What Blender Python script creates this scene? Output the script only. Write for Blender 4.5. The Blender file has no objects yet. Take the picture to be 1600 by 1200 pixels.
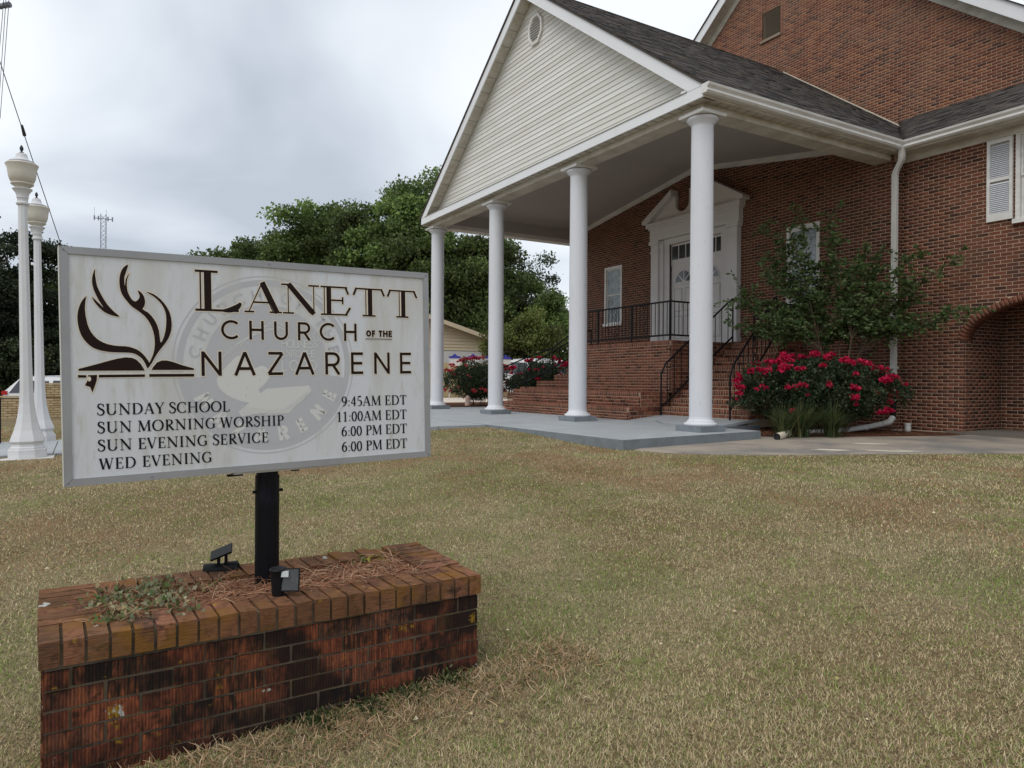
import bpy, bmesh, math, random
import numpy as np
from mathutils import Vector, Matrix
from mathutils.geometry import tessellate_polygon

random.seed(7); rng = np.random.default_rng(7)
scene = bpy.context.scene
col = scene.collection
R = math.radians

# ------------------------------------------------------------------ camera
CAM = np.array([8.624, -8.772, 0.8056])
FWD = np.array([-0.859276, 0.511499, -0.003634])
RGT = np.array([0.511475, 0.859277, 0.005962])
UPV = np.array([-0.006172, -0.003265, 0.999976])
cam_d = bpy.data.cameras.new('camera'); cam = bpy.data.objects.new('camera', cam_d); col.objects.link(cam)
cam_d.sensor_width = 36.0; cam_d.lens = 36.0 * 1121.96 / 1600.0; cam_d.clip_end = 3000; cam_d.clip_start = 0.05
cam.matrix_world = Matrix(((RGT[0], UPV[0], -FWD[0], CAM[0]), (RGT[1], UPV[1], -FWD[1], CAM[1]), (RGT[2], UPV[2], -FWD[2], CAM[2]), (0, 0, 0, 1)))
scene.camera = cam

# ------------------------------------------------------------------ world: overcast sky over the Nishita model
SUN_EL, SUN_AZ = R(55), R(158)
world = bpy.data.worlds.new('World'); scene.world = world; world.use_nodes = True
nt = world.node_tree; nt.nodes.clear()
def N(t, k, **kw):
    n = t.nodes.new(k)
    for a, b in kw.items(): setattr(n, a, b)
    return n
wo = N(nt, 'ShaderNodeOutputWorld'); bg = N(nt, 'ShaderNodeBackground'); bg2 = N(nt, 'ShaderNodeBackground'); mx = N(nt, 'ShaderNodeMixShader')
sky = N(nt, 'ShaderNodeTexSky', sky_type='NISHITA'); sky.sun_disc = False; sky.sun_elevation = SUN_EL; sky.sun_rotation = SUN_AZ
bg.inputs[1].default_value = 0.10; nt.links.new(sky.outputs[0], bg.inputs[0])
tc = N(nt, 'ShaderNodeTexCoord'); sep = N(nt, 'ShaderNodeSeparateXYZ'); nt.links.new(tc.outputs['Generated'], sep.inputs[0])
# project the view direction onto a cloud deck so that the clouds flatten towards the horizon
addz = N(nt, 'ShaderNodeMath', operation='ADD'); addz.inputs[1].default_value = 0.22; nt.links.new(sep.outputs[2], addz.inputs[0])
mxz = N(nt, 'ShaderNodeMath', operation='MAXIMUM'); mxz.inputs[1].default_value = 0.1; nt.links.new(addz.outputs[0], mxz.inputs[0])
dx = N(nt, 'ShaderNodeMath', operation='DIVIDE'); dy = N(nt, 'ShaderNodeMath', operation='DIVIDE')
nt.links.new(sep.outputs[0], dx.inputs[0]); nt.links.new(mxz.outputs[0], dx.inputs[1]); nt.links.new(sep.outputs[1], dy.inputs[0]); nt.links.new(mxz.outputs[0], dy.inputs[1])
cmb = N(nt, 'ShaderNodeCombineXYZ'); nt.links.new(dx.outputs[0], cmb.inputs[0]); nt.links.new(dy.outputs[0], cmb.inputs[1]); cmb.inputs[2].default_value = 3.7
n1 = N(nt, 'ShaderNodeTexNoise'); n1.inputs['Scale'].default_value = 0.85; n1.inputs['Detail'].default_value = 5; n1.inputs['Roughness'].default_value = 0.45; n1.inputs['Distortion'].default_value = 0.35
nt.links.new(cmb.outputs[0], n1.inputs['Vector'])
cr = N(nt, 'ShaderNodeValToRGB'); e = cr.color_ramp.elements
e[0].position = 0.38; e[0].color = (0.43, 0.475, 0.54, 1); e[1].position = 0.60; e[1].color = (0.80, 0.83, 0.87, 1)
m_ = e.new(0.50); m_.color = (0.63, 0.675, 0.73, 1)
nt.links.new(n1.outputs[0], cr.inputs[0]); nt.links.new(cr.outputs[0], bg2.inputs[0]); bg2.inputs[1].default_value = 0.94
mx.inputs[0].default_value = 0.93
nt.links.new(bg.outputs[0], mx.inputs[1]); nt.links.new(bg2.outputs[0], mx.inputs[2]); nt.links.new(mx.outputs[0], wo.inputs[0])
sun_d = bpy.data.lights.new('sun', 'SUN'); sun = bpy.data.objects.new('sun', sun_d); col.objects.link(sun)
sun_d.energy = 1.05; sun_d.angle = R(40); sun_d.color = (1, 0.96, 0.9)
sd = Vector((math.sin(SUN_AZ) * math.cos(SUN_EL), math.cos(SUN_AZ) * math.cos(SUN_EL), math.sin(SUN_EL)))
sun.rotation_euler = sd.to_track_quat('Z', 'Y').to_euler(); sun.location = (0, 0, 30)
scene.view_settings.view_transform = 'Standard'; scene.view_settings.look = 'None'; scene.view_settings.exposure = 0.45; scene.view_settings.gamma = 1
scene.view_settings.use_curve_mapping = False
scene.render.engine = 'CYCLES'; scene.cycles.max_bounces = 6; scene.cycles.diffuse_bounces = 3; scene.cycles.transparent_max_bounces = 8

# ------------------------------------------------------------------ materials
MATS = {}
def mat(name, color=(0.5, 0.5, 0.5), rough=0.7, metal=0.0, spec=0.25, noise=None, tint=False, colattr=False, bump=None, trans=0.0, emit=None):
    """noise = list of (scale(s), amount, colour, lo, hi, stretch) layers mixed over the base; tint = float attribute; colattr = colour attribute"""
    m = bpy.data.materials.new(name); m.use_nodes = True; t = m.node_tree; b = t.nodes['Principled BSDF']
    b.inputs['Roughness'].default_value = rough; b.inputs['Metallic'].default_value = metal; b.inputs['Specular IOR Level'].default_value = spec
    co = N(t, 'ShaderNodeTexCoord'); geo = N(t, 'ShaderNodeNewGeometry')
    cur = None
    rgb = N(t, 'ShaderNodeRGB'); rgb.outputs[0].default_value = (*color, 1); cur = rgb.outputs[0]
    if colattr:
        a = N(t, 'ShaderNodeAttribute', attribute_name='col'); cur = a.outputs['Color']
    if tint:
        a = N(t, 'ShaderNodeAttribute', attribute_name='tint')
        r = N(t, 'ShaderNodeValToRGB'); els = r.color_ramp.elements
        r.color_ramp.interpolation = 'LINEAR'
        while len(els) < len(tint): els.new(0.5)
        for i, c in enumerate(tint): els[i].position = i / (len(tint) - 1); els[i].color = (*c, 1)
        t.links.new(a.outputs['Fac'], r.inputs[0]); cur = r.outputs[0]
    for L in (noise or []):
        sc, amt, c, lo, hi = L[:5]; st = L[5] if len(L) > 5 else (1, 1, 1); det = L[6] if len(L) > 6 else 4
        mp = N(t, 'ShaderNodeMapping'); mp.inputs['Scale'].default_value = st; t.links.new(geo.outputs['Position'], mp.inputs[0])
        nn = N(t, 'ShaderNodeTexNoise'); nn.inputs['Scale'].default_value = sc; nn.inputs['Detail'].default_value = det; nn.inputs['Roughness'].default_value = 0.6
        t.links.new(mp.outputs[0], nn.inputs['Vector'])
        mr = N(t, 'ShaderNodeMapRange'); mr.inputs[1].default_value = lo; mr.inputs[2].default_value = hi; mr.inputs[3].default_value = 0; mr.inputs[4].default_value = amt
        t.links.new(nn.outputs[0], mr.inputs[0])
        mm = N(t, 'ShaderNodeMix', data_type='RGBA'); mm.inputs[7].default_value = (*c, 1)
        t.links.new(mr.outputs[0], mm.inputs[0]); t.links.new(cur, mm.inputs[6]); cur = mm.outputs[2]
    t.links.new(cur, b.inputs['Base Color'])
    if bump:
        sc, st, dist = bump[:3]; stv = bump[3] if len(bump) > 3 else (1, 1, 1)
        mp = N(t, 'ShaderNodeMapping'); mp.inputs['Scale'].default_value = stv; t.links.new(geo.outputs['Position'], mp.inputs[0])
        nn = N(t, 'ShaderNodeTexNoise'); nn.inputs['Scale'].default_value = sc; nn.inputs['Detail'].default_value = 4; t.links.new(mp.outputs[0], nn.inputs['Vector'])
        bp = N(t, 'ShaderNodeBump'); bp.inputs['Strength'].default_value = st; bp.inputs['Distance'].default_value = dist
        t.links.new(nn.outputs[0], bp.inputs['Height']); t.links.new(bp.outputs[0], b.inputs['Normal'])
    if trans:
        # thin leaves let light through
        tr = N(t, 'ShaderNodeBsdfTranslucent'); t.links.new(cur, tr.inputs[0]); ms = N(t, 'ShaderNodeMixShader'); ms.inputs[0].default_value = trans
        o = t.nodes['Material Output']; t.links.new(b.outputs[0], ms.inputs[1]); t.links.new(tr.outputs[0], ms.inputs[2]); t.links.new(ms.outputs[0], o.inputs[0])
    MATS[name] = m
    return m

DIRT = (0.28, 0.26, 0.21)
mat('white_paint', (0.66, 0.67, 0.70), 0.45, noise=[(1.5, 0.35, (0.54, 0.54, 0.55), 0.45, 0.75, (1, 1, .4)), (14, 0.3, (0.42, 0.41, 0.37), 0.60, 0.75, (1, 1, .3)), (30, 0.12, DIRT, 0.6, 0.8)])
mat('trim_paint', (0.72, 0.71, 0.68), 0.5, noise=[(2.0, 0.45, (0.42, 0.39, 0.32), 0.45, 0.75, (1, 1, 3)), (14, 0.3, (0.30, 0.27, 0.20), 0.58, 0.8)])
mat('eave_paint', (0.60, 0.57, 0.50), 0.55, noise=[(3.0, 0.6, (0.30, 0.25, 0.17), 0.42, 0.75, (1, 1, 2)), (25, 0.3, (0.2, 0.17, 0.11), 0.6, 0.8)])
mat('fascia_paint', (0.76, 0.77, 0.78), 0.5, noise=[(2.0, 0.2, (0.5, 0.48, 0.42), 0.5, 0.8)])
mat('vinyl_siding', (0.73, 0.73, 0.69), 0.5, tint=[(0.62, 0.61, 0.56), (0.76, 0.76, 0.73)], noise=[(1.2, 0.3, (0.55, 0.53, 0.44), 0.45, 0.75), (60, 0.28, (0.42, 0.38, 0.28), 0.60, 0.75), (9, 0.2, (0.5, 0.47, 0.38), 0.55, 0.8)])
mat('siding_shadow', (0.30, 0.28, 0.24), 0.8)  # shade in grooves and behind slats put into colour; flashing shares it
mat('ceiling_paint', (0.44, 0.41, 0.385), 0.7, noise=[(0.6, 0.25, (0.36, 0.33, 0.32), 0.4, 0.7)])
mat('shingle', (0.05, 0.05, 0.05), 0.95, spec=0.2, tint=[(0.018, 0.017, 0.017), (0.045, 0.040, 0.036), (0.095, 0.078, 0.064), (0.058, 0.056, 0.060)], noise=[(40, 0.5, (0.11, 0.10, 0.095), 0.5, 0.8), (0.8, 0.35, (0.02, 0.021, 0.02), 0.5, 0.75), (2.2, 0.2, (0.09, 0.085, 0.07), 0.55, 0.8)], bump=(90, 0.6, 0.01))
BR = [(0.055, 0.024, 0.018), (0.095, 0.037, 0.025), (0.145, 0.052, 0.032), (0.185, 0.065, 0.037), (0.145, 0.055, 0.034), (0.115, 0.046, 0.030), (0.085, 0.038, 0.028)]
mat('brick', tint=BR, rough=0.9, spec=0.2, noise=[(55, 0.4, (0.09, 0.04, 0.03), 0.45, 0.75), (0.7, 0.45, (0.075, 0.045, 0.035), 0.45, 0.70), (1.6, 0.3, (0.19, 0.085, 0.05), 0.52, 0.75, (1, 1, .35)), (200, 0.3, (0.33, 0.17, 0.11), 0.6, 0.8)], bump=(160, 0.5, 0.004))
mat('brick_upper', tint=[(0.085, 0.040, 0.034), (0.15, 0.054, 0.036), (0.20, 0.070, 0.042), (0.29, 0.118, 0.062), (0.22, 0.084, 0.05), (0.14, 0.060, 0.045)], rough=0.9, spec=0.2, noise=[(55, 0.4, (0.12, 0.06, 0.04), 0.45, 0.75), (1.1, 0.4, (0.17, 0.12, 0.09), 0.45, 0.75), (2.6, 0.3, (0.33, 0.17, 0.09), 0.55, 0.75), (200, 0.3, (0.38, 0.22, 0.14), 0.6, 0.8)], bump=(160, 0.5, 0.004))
mat('mortar', (0.47, 0.35, 0.25), 0.95, spec=0.1, noise=[(1.4, 0.35, (0.26, 0.19, 0.14), 0.45, 0.7), (120, 0.4, (0.24, 0.18, 0.13), 0.45, 0.75)])
mat('cream_brick', tint=[(0.50, 0.37, 0.20), (0.62, 0.48, 0.28), (0.68, 0.54, 0.34)], rough=0.9, noise=[(30, 0.3, (0.35, 0.25, 0.14), 0.5, 0.8)])
mat('cream_mortar', (0.24, 0.17, 0.10), 0.95)
mat('slab_paint', (0.345, 0.365, 0.38), 0.6, noise=[(1.5, 0.6, (0.43, 0.45, 0.46), 0.45, 0.7), (0.8, 0.4, (0.27, 0.28, 0.28), 0.5, 0.7, (1, 2, 1)), (7, 0.4, (0.24, 0.25, 0.26), 0.5, 0.75, (1, 2, 1)), (60, 0.25, (0.16, 0.17, 0.17), 0.6, 0.8)], bump=(40, 0.3, 0.01))
mat('slab_edge_paint', (0.20, 0.225, 0.245), 0.7, noise=[(5, 0.5, (0.13, 0.14, 0.14), 0.45, 0.7), (60, 0.4, (0.30, 0.29, 0.26), 0.6, 0.8)], bump=(30, 0.4, 0.01))
mat('path_concrete', (0.34, 0.29, 0.235), 0.9, noise=[(0.7, 0.75, (0.15, 0.145, 0.14), 0.44, 0.60), (3, 0.5, (0.42, 0.35, 0.28), 0.55, 0.75), (90, 0.5, (0.14, 0.125, 0.11), 0.55, 0.75)], bump=(70, 0.5, 0.012))
mat('pale_concrete', (0.62, 0.60, 0.56), 0.9, noise=[(3, 0.4, (0.42, 0.40, 0.36), 0.45, 0.7)])
mat('drive_concrete', (0.62, 0.53, 0.45), 0.9, noise=[(1, 0.3, (0.5, 0.42, 0.34), 0.45, 0.7)])
mat('worn_paint', (0.60, 0.55, 0.45), 0.8, noise=[(30, 0.5, (0.34, 0.3, 0.24), 0.5, 0.7)])
mat('lawn_soil', (0.30, 0.24, 0.14), 1.0, spec=0.1, noise=[(0.5, 0.8, (0.22, 0.145, 0.08), 0.45, 0.6), (1.7, 0.5, (0.105, 0.115, 0.042), 0.48, 0.7), (45, 0.7, (0.065, 0.05, 0.03), 0.45, 0.7), (12, 0.5, (0.27, 0.215, 0.125), 0.5, 0.8)], bump=(60, 1.0, 0.03))
mat('mulch', (0.10, 0.045, 0.028), 1.0, spec=0.1, noise=[(25, 0.7, (0.20, 0.10, 0.06), 0.45, 0.7), (70, 0.6, (0.05, 0.025, 0.016), 0.5, 0.7)], bump=(60, 1.0, 0.04))
mat('straw', colattr=True, rough=0.9, spec=0.15)
mat('grass_blade', colattr=True, rough=0.85, spec=0.15, trans=0.25)
mat('leaf', colattr=True, rough=0.55, spec=0.3, trans=0.4)
mat('petal', colattr=True, rough=0.6, spec=0.2, trans=0.3)
mat('bark', (0.13, 0.10, 0.075), 0.95, noise=[(12, 0.6, (0.06, 0.05, 0.04), 0.45, 0.7, (1, 1, 0.2))], bump=(30, 0.8, 0.03, (1, 1, 0.2)))
mat('smooth_bark', (0.13, 0.085, 0.055), 0.8, noise=[(10, 0.5, (0.07, 0.05, 0.035), 0.45, 0.7, (1, 1, 0.3))])
mat('black_metal', (0.008, 0.008, 0.010), 0.5, spec=0.2, noise=[(40, 0.3, (0.035, 0.03, 0.028), 0.6, 0.8)])
mat('black_plastic', (0.008, 0.008, 0.009), 0.5, spec=0.2)
mat('post_paint', (0.006, 0.006, 0.008), 0.4, spec=0.14, noise=[(9, 0.5, (0.03, 0.03, 0.06), 0.55, 0.7, (1, 1, 0.4)), (150, 0.6, (0.25, 0.24, 0.22), 0.74, 0.8)])
mat('solar_cell', (0.06, 0.065, 0.07), 0.35, spec=0.5, noise=[(60, 0.3, (0.2, 0.2, 0.2), 0.5, 0.8)])
mat('clear_plastic', (0.62, 0.66, 0.66), 0.3)
mat('glass_dark', (0.045, 0.05, 0.055), 0.08, spec=0.7, noise=[(3, 0.5, (0.10, 0.11, 0.10), 0.45, 0.7)])
mat('glass_curtain', (0.26, 0.30, 0.31), 0.15, spec=0.7, noise=[(9, 0.8, (0.10, 0.13, 0.14), 0.45, 0.62, (1, 1, 0.7)), (22, 0.6, (0.42, 0.46, 0.50), 0.52, 0.68), (4, 0.5, (0.16, 0.22, 0.17), 0.5, 0.7)])
mat('door_paint', (0.70, 0.68, 0.665), 0.5, noise=[(1.5, 0.25, (0.45, 0.43, 0.41), 0.45, 0.7)])
mat('panel_face', (0.64, 0.655, 0.675), 0.4, spec=0.4, noise=[(5, 0.65, (0.47, 0.445, 0.36), 0.48, 0.70, (1, 1, 0.22)), (1.6, 0.3, (0.57, 0.56, 0.51), 0.45, 0.7), (70, 0.4, (0.40, 0.37, 0.29), 0.62, 0.75, (1, 1, 0.5)), (26, 0.5, (0.44, 0.42, 0.34), 0.54, 0.72, (1, 1, 0.25)), (120, 0.5, (0.25, 0.23, 0.18), 0.70, 0.76)])
mat('sign_metal', (0.33, 0.33, 0.335), 0.45, metal=0.15, noise=[(6, 0.4, (0.24, 0.235, 0.24), 0.45, 0.7), (60, 0.35, (0.42, 0.40, 0.34), 0.6, 0.75)])
mat('sign_lip', (0.62, 0.61, 0.55), 0.5)
mat('ink_dark', (0.018, 0.010, 0.008), 0.6, spec=0.1)
mat('ink_text', (0.010, 0.011, 0.015), 0.6, spec=0.1)
mat('ink_cream', (0.70, 0.62, 0.50), 0.5)
mat('ink_seal', (0.485, 0.485, 0.50), 0.5, noise=[(5, 0.4, (0.53, 0.52, 0.50), 0.5, 0.72, (1, 1, 0.25)), (70, 0.4, (0.36, 0.34, 0.30), 0.62, 0.75, (1, 1, 0.5))])
mat('ink_seal_light', (0.655, 0.65, 0.62), 0.5, noise=[(70, 0.4, (0.40, 0.37, 0.29), 0.62, 0.75, (1, 1, 0.5))])
mat('lamp_body', (0.66, 0.665, 0.675), 0.5, noise=[(3, 0.25, (0.55, 0.53, 0.48), 0.45, 0.7), (25, 0.2, (0.4, 0.36, 0.28), 0.62, 0.8)])
mat('lamp_globe', (0.64, 0.61, 0.53), 0.35, noise=[(4, 0.4, (0.48, 0.42, 0.32), 0.45, 0.7)])
mat('dark_iron', (0.035, 0.04, 0.05), 0.5)
mat('pvc', (0.66, 0.66, 0.63), 0.4, noise=[(9, 0.35, (0.42, 0.4, 0.34), 0.5, 0.75)])
mat('downspout_paint', (0.58, 0.57, 0.54), 0.45, noise=[(4, 0.3, (0.42, 0.4, 0.35), 0.45, 0.7, (1, 1, 0.3))])
mat('car_white', (0.75, 0.76, 0.78), 0.2, spec=0.6)
mat('car_silver', (0.42, 0.44, 0.46), 0.25, spec=0.6)
mat('car_glass', (0.03, 0.035, 0.045), 0.08, spec=0.8)
mat('tail_red', (0.45, 0.02, 0.02), 0.3)
mat('tyre', (0.02, 0.02, 0.02), 0.8)
mat('blue_trim', (0.05, 0.05, 0.32), 0.5)
mat('house_siding', (0.60, 0.50, 0.35), 0.7)
mat('house_white', (0.62, 0.60, 0.58), 0.7)
mat('house_roof', (0.16, 0.13, 0.11), 0.9)
mat('steel', (0.20, 0.21, 0.24), 0.5, metal=0.3)
mat('wire', (0.05, 0.05, 0.055), 0.6)
mat('terracotta', (0.60, 0.42, 0.34), 0.7, noise=[(20, 0.5, (0.40, 0.16, 0.12), 0.5, 0.7)])
mat('asphalt', (0.055, 0.055, 0.055), 0.95, noise=[(3, 0.3, (0.08, 0.08, 0.078), 0.45, 0.7)])

def planter_brick_material(name, top=False):
    """combed (wire cut) clay with black mildew, moss and grey lichen"""
    m = bpy.data.materials.new(name); m.use_nodes = True; t = m.node_tree; b = t.nodes['Principled BSDF']
    b.inputs['Roughness'].default_value = 0.95; b.inputs['Specular IOR Level'].default_value = 0.2
    geo = N(t, 'ShaderNodeNewGeometry'); P = geo.outputs['Position']
    a = N(t, 'ShaderNodeAttribute', attribute_name='tint'); r = N(t, 'ShaderNodeValToRGB'); els = r.color_ramp.elements
    cs = [(0.030, 0.018, 0.014), (0.14, 0.042, 0.024), (0.23, 0.072, 0.038), (0.10, 0.055, 0.038)] if not top else [(0.10, 0.056, 0.038), (0.18, 0.088, 0.052), (0.25, 0.112, 0.070), (0.15, 0.092, 0.050)]
    while len(els) < 4: els.new(0.5)
    for i, c in enumerate(cs): els[i].position = i / 3; els[i].color = (*c, 1)
    t.links.new(a.outputs['Fac'], r.inputs[0]); cur = r.outputs[0]
    def layer(sc, amt, c, lo, hi, st=(1, 1, 1), det=4, zlo=None):
        nonlocal cur
        mp = N(t, 'ShaderNodeMapping'); mp.inputs['Scale'].default_value = st; t.links.new(P, mp.inputs[0])
        nn = N(t, 'ShaderNodeTexNoise'); nn.inputs['Scale'].default_value = sc; nn.inputs['Detail'].default_value = det; nn.inputs['Roughness'].default_value = 0.62; t.links.new(mp.outputs[0], nn.inputs['Vector'])
        mr = N(t, 'ShaderNodeMapRange'); mr.inputs[1].default_value = lo; mr.inputs[2].default_value = hi; mr.inputs[4].default_value = amt; t.links.new(nn.outputs[0], mr.inputs[0])
        mm = N(t, 'ShaderNodeMix', data_type='RGBA'); mm.inputs[7].default_value = (*c, 1); t.links.new(mr.outputs[0], mm.inputs[0]); t.links.new(cur, mm.inputs[6]); cur = mm.outputs[2]
        return nn
    comb = layer(1.0, 0.6 if not top else .35, (0.40, 0.125, 0.05), 0.45, 0.66, (60, 60, 9) if not top else (130, 18, 240), 2)
    layer(1.0, 0.6 if not top else .45, (0.026, 0.016, 0.012), 0.50, 0.66, (110, 110, 9) if not top else (100, 14, 200), 2)
    layer(3.4, 0.92, (0.014, 0.011, 0.010), 0.47 if not top else 0.52, 0.60 if not top else 0.70)
    layer(26, 0.8, (0.022, 0.015, 0.012), 0.50, 0.66)
    if top: layer(7, 0.85, (0.20, 0.095, 0.018), 0.50, 0.66); layer(1.6, 0.5, (0.15, 0.07, 0.025), 0.4, 0.6)
    else: layer(6, 0.5, (0.075, 0.05, 0.02), 0.56, 0.72)
    layer(11, 0.9, (0.34, 0.20, 0.02), 0.66, 0.72)
    layer(8, 0.9, (0.46, 0.48, 0.44), 0.69, 0.71)
    t.links.new(cur, b.inputs['Base Color'])
    bp = N(t, 'ShaderNodeBump'); bp.inputs['Strength'].default_value = 0.8; bp.inputs['Distance'].default_value = 0.004
    if top: t.links.new(comb.outputs[0], bp.inputs['Height'])
    else:
        wv = N(t, 'ShaderNodeTexWave', wave_type='BANDS', bands_direction='Y'); wv.inputs['Scale'].default_value = 30; wv.inputs['Distortion'].default_value = 2.2; wv.inputs['Detail'].default_value = 2; wv.inputs['Detail Scale'].default_value = 1.5
        t.links.new(P, wv.inputs['Vector']); mm = N(t, 'ShaderNodeMix', data_type='RGBA', blend_type='MULTIPLY'); mr = N(t, 'ShaderNodeMapRange'); mr.inputs[1].default_value = .1; mr.inputs[2].default_value = .7; mr.inputs[3].default_value = .38; mr.inputs[4].default_value = 0
        t.links.new(wv.outputs[0], mr.inputs[0]); t.links.new(mr.outputs[0], mm.inputs[0]); t.links.new(cur, mm.inputs[6]); mm.inputs[7].default_value = (.32, .26, .24, 1); cur = mm.outputs[2]; t.links.new(cur, b.inputs['Base Color']); t.links.new(wv.outputs[0], bp.inputs['Height'])
    t.links.new(bp.outputs[0], b.inputs['Normal'])
    MATS[name] = m
planter_brick_material('planter_brick'); planter_brick_material('cap_brick', True)
mat('planter_mortar', (0.17, 0.132, 0.095), 0.95, noise=[(5, 0.7, (0.035, 0.03, 0.02), 0.45, 0.6), (9, 0.6, (0.20, 0.14, 0.05), 0.5, 0.7), (40, 0.4, (0.25, 0.2, 0.15), 0.5, 0.8)])

# ------------------------------------------------------------------ object helpers
def base_of(parent):
    p = Vector((0, 0, 0))
    while parent is not None: p = p + parent.location; parent = parent.parent
    return p
def link(o, parent=None):
    col.objects.link(o)
    if parent is not None: o.parent = parent
    return o
def tag(o, label=None, cat=None, group=None, kind=None):
    if label: o['label'] = label
    if cat: o['category'] = cat
    if group: o['group'] = group
    if kind: o['kind'] = kind
    return o
def thing(name, label, cat, loc=(0, 0, 0), group=None):
    o = bpy.data.objects.new(name, None); o.empty_display_size = 0.2; col.objects.link(o); o.location = loc
    return tag(o, label, cat, group)
def grp(name, parent):
    o = bpy.data.objects.new(name, None); o.empty_display_size = 0.1; return link(o, parent)

class MB:
    def __init__(s): s.v = []; s.f = []; s.t = []; s.m = Matrix.Identity(4)
    def add(s, vs, fs, tint=0.5):
        k = len(s.v); s.v += [tuple(s.m @ Vector(p)) for p in vs]; s.f += [tuple(i + k for i in f) for f in fs]; s.t += [tint] * len(fs); return s
    def box(s, x0, x1, y0, y1, z0, z1, tint=0.5):
        return s.add([(x0, y0, z0), (x1, y0, z0), (x1, y1, z0), (x0, y1, z0), (x0, y0, z1), (x1, y0, z1), (x1, y1, z1), (x0, y1, z1)],
                     [(0, 3, 2, 1), (4, 5, 6, 7), (0, 1, 5, 4), (1, 2, 6, 5), (2, 3, 7, 6), (3, 0, 4, 7)], tint)
    def tube(s, pts, r, n=8, caps=True, tint=0.5):
        pts = [Vector(p) for p in pts]; rs = r if isinstance(r, (list, tuple)) else [r] * len(pts)
        up = None; rings = []
        for i, p in enumerate(pts):
            d = (pts[min(i + 1, len(pts) - 1)] - pts[max(i - 1, 0)]).normalized()
            if up is None: up = d.orthogonal().normalized()
            a = (up - d * up.dot(d)).normalized(); up = a; b = d.cross(a)
            rings.append([tuple(p + (a * math.cos(2 * math.pi * k / n) + b * math.sin(2 * math.pi * k / n)) * rs[i]) for k in range(n)])
        vs = [q for rg in rings for q in rg]; fs = []
        for i in range(len(pts) - 1):
            for k in range(n): fs.append((i * n + k, i * n + (k + 1) % n, (i + 1) * n + (k + 1) % n, (i + 1) * n + k))
        if caps: fs.append(tuple(reversed(range(n)))); fs.append(tuple(range((len(pts) - 1) * n, len(pts) * n)))
        return s.add(vs, fs, tint)
    def lathe(s, cx, cy, prof, n=32, tint=0.5):
        vs = []; fs = []
        for r, z in prof:
            for k in range(n): a = 2 * math.pi * k / n; vs.append((cx + r * math.cos(a), cy + r * math.sin(a), z))
        for i in range(len(prof) - 1):
            for k in range(n): fs.append((i * n + k, i * n + (k + 1) % n, (i + 1) * n + (k + 1) % n, (i + 1) * n + k))
        fs.append(tuple(reversed(range(n)))); fs.append(tuple(range((len(prof) - 1) * n, len(prof) * n)))
        return s.add(vs, fs, tint)
    def prism(s, poly, fn, d0, d1, tint=0.5):
        """poly (a,b) extruded between depths d0,d1; fn(a,b,d)->xyz"""
        n = len(poly); vs = [fn(a, b, d0) for a, b in poly] + [fn(a, b, d1) for a, b in poly]
        tri = tessellate_polygon([[Vector((a, b, 0)) for a, b in poly]])
        ar = sum(poly[i][0] * poly[(i + 1) % n][1] - poly[(i + 1) % n][0] * poly[i][1] for i in range(n))
        fs = [tuple(t) for t in tri] + [tuple(i + n for i in reversed(t)) for t in tri]
        for i in range(n): fs.append((i, (i + 1) % n, n + (i + 1) % n, n + i))
        return s.add(vs, fs, tint)
    def build(s, name, m, parent=None, smooth=False, kind=None, fix=True):
        off = base_of(parent) if parent is not None else Vector((0, 0, 0))
        me = bpy.data.meshes.new(name); me.from_pydata([(x - off.x, y - off.y, z - off.z) for x, y, z in s.v], [], s.f)
        if fix:
            bm = bmesh.new(); bm.from_mesh(me); bmesh.ops.recalc_face_normals(bm, faces=bm.faces); bm.to_mesh(me); bm.free()
        at = me.attributes.new('tint', 'FLOAT', 'FACE')
        if len(at.data) == len(s.t): at.data.foreach_set('value', s.t)
        if smooth:
            me.polygons.foreach_set('use_smooth', [True] * len(me.polygons))
            me.set_sharp_from_angle(angle=R(40))
        me.materials.append(MATS[m]); o = bpy.data.objects.new(name, me); link(o, parent)
        if kind: o['kind'] = kind
        return o

def npmesh(name, V, F, m, parent=None, col_face=None, tint=None, kind=None, smooth=False):
    """V (n,3), F (k,3|4)"""
    off = np.array(base_of(parent)) if parent is not None else np.zeros(3)
    V = np.asarray(V, np.float32) - off.astype(np.float32); F = np.asarray(F, np.int32)
    me = bpy.data.meshes.new(name); n = F.shape[1]
    me.vertices.add(len(V)); me.vertices.foreach_set('co', V.ravel())
    me.loops.add(F.size); me.loops.foreach_set('vertex_index', F.ravel())
    me.polygons.add(len(F)); me.polygons.foreach_set('loop_start', np.arange(0, F.size, n, dtype=np.int32))
    me.update(calc_edges=True)
    if col_face is not None:
        at = me.attributes.new('col', 'FLOAT_COLOR', 'FACE'); c = np.ones((len(F), 4), np.float32); c[:, :3] = col_face; at.data.foreach_set('color', c.ravel())
    if tint is not None:
        at = me.attributes.new('tint', 'FLOAT', 'FACE'); at.data.foreach_set('value', np.asarray(tint, np.float32))
    if smooth: me.polygons.foreach_set('use_smooth', np.ones(len(F), bool))
    me.materials.append(MATS[m]); o = bpy.data.objects.new(name, me); link(o, parent)
    if kind: o['kind'] = kind
    return o

def copy_tree(o, parent=None):
    c = o.copy(); col.objects.link(c); c.parent = parent
    for ch in list(o.children): copy_tree(ch, c)
    return c

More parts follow.
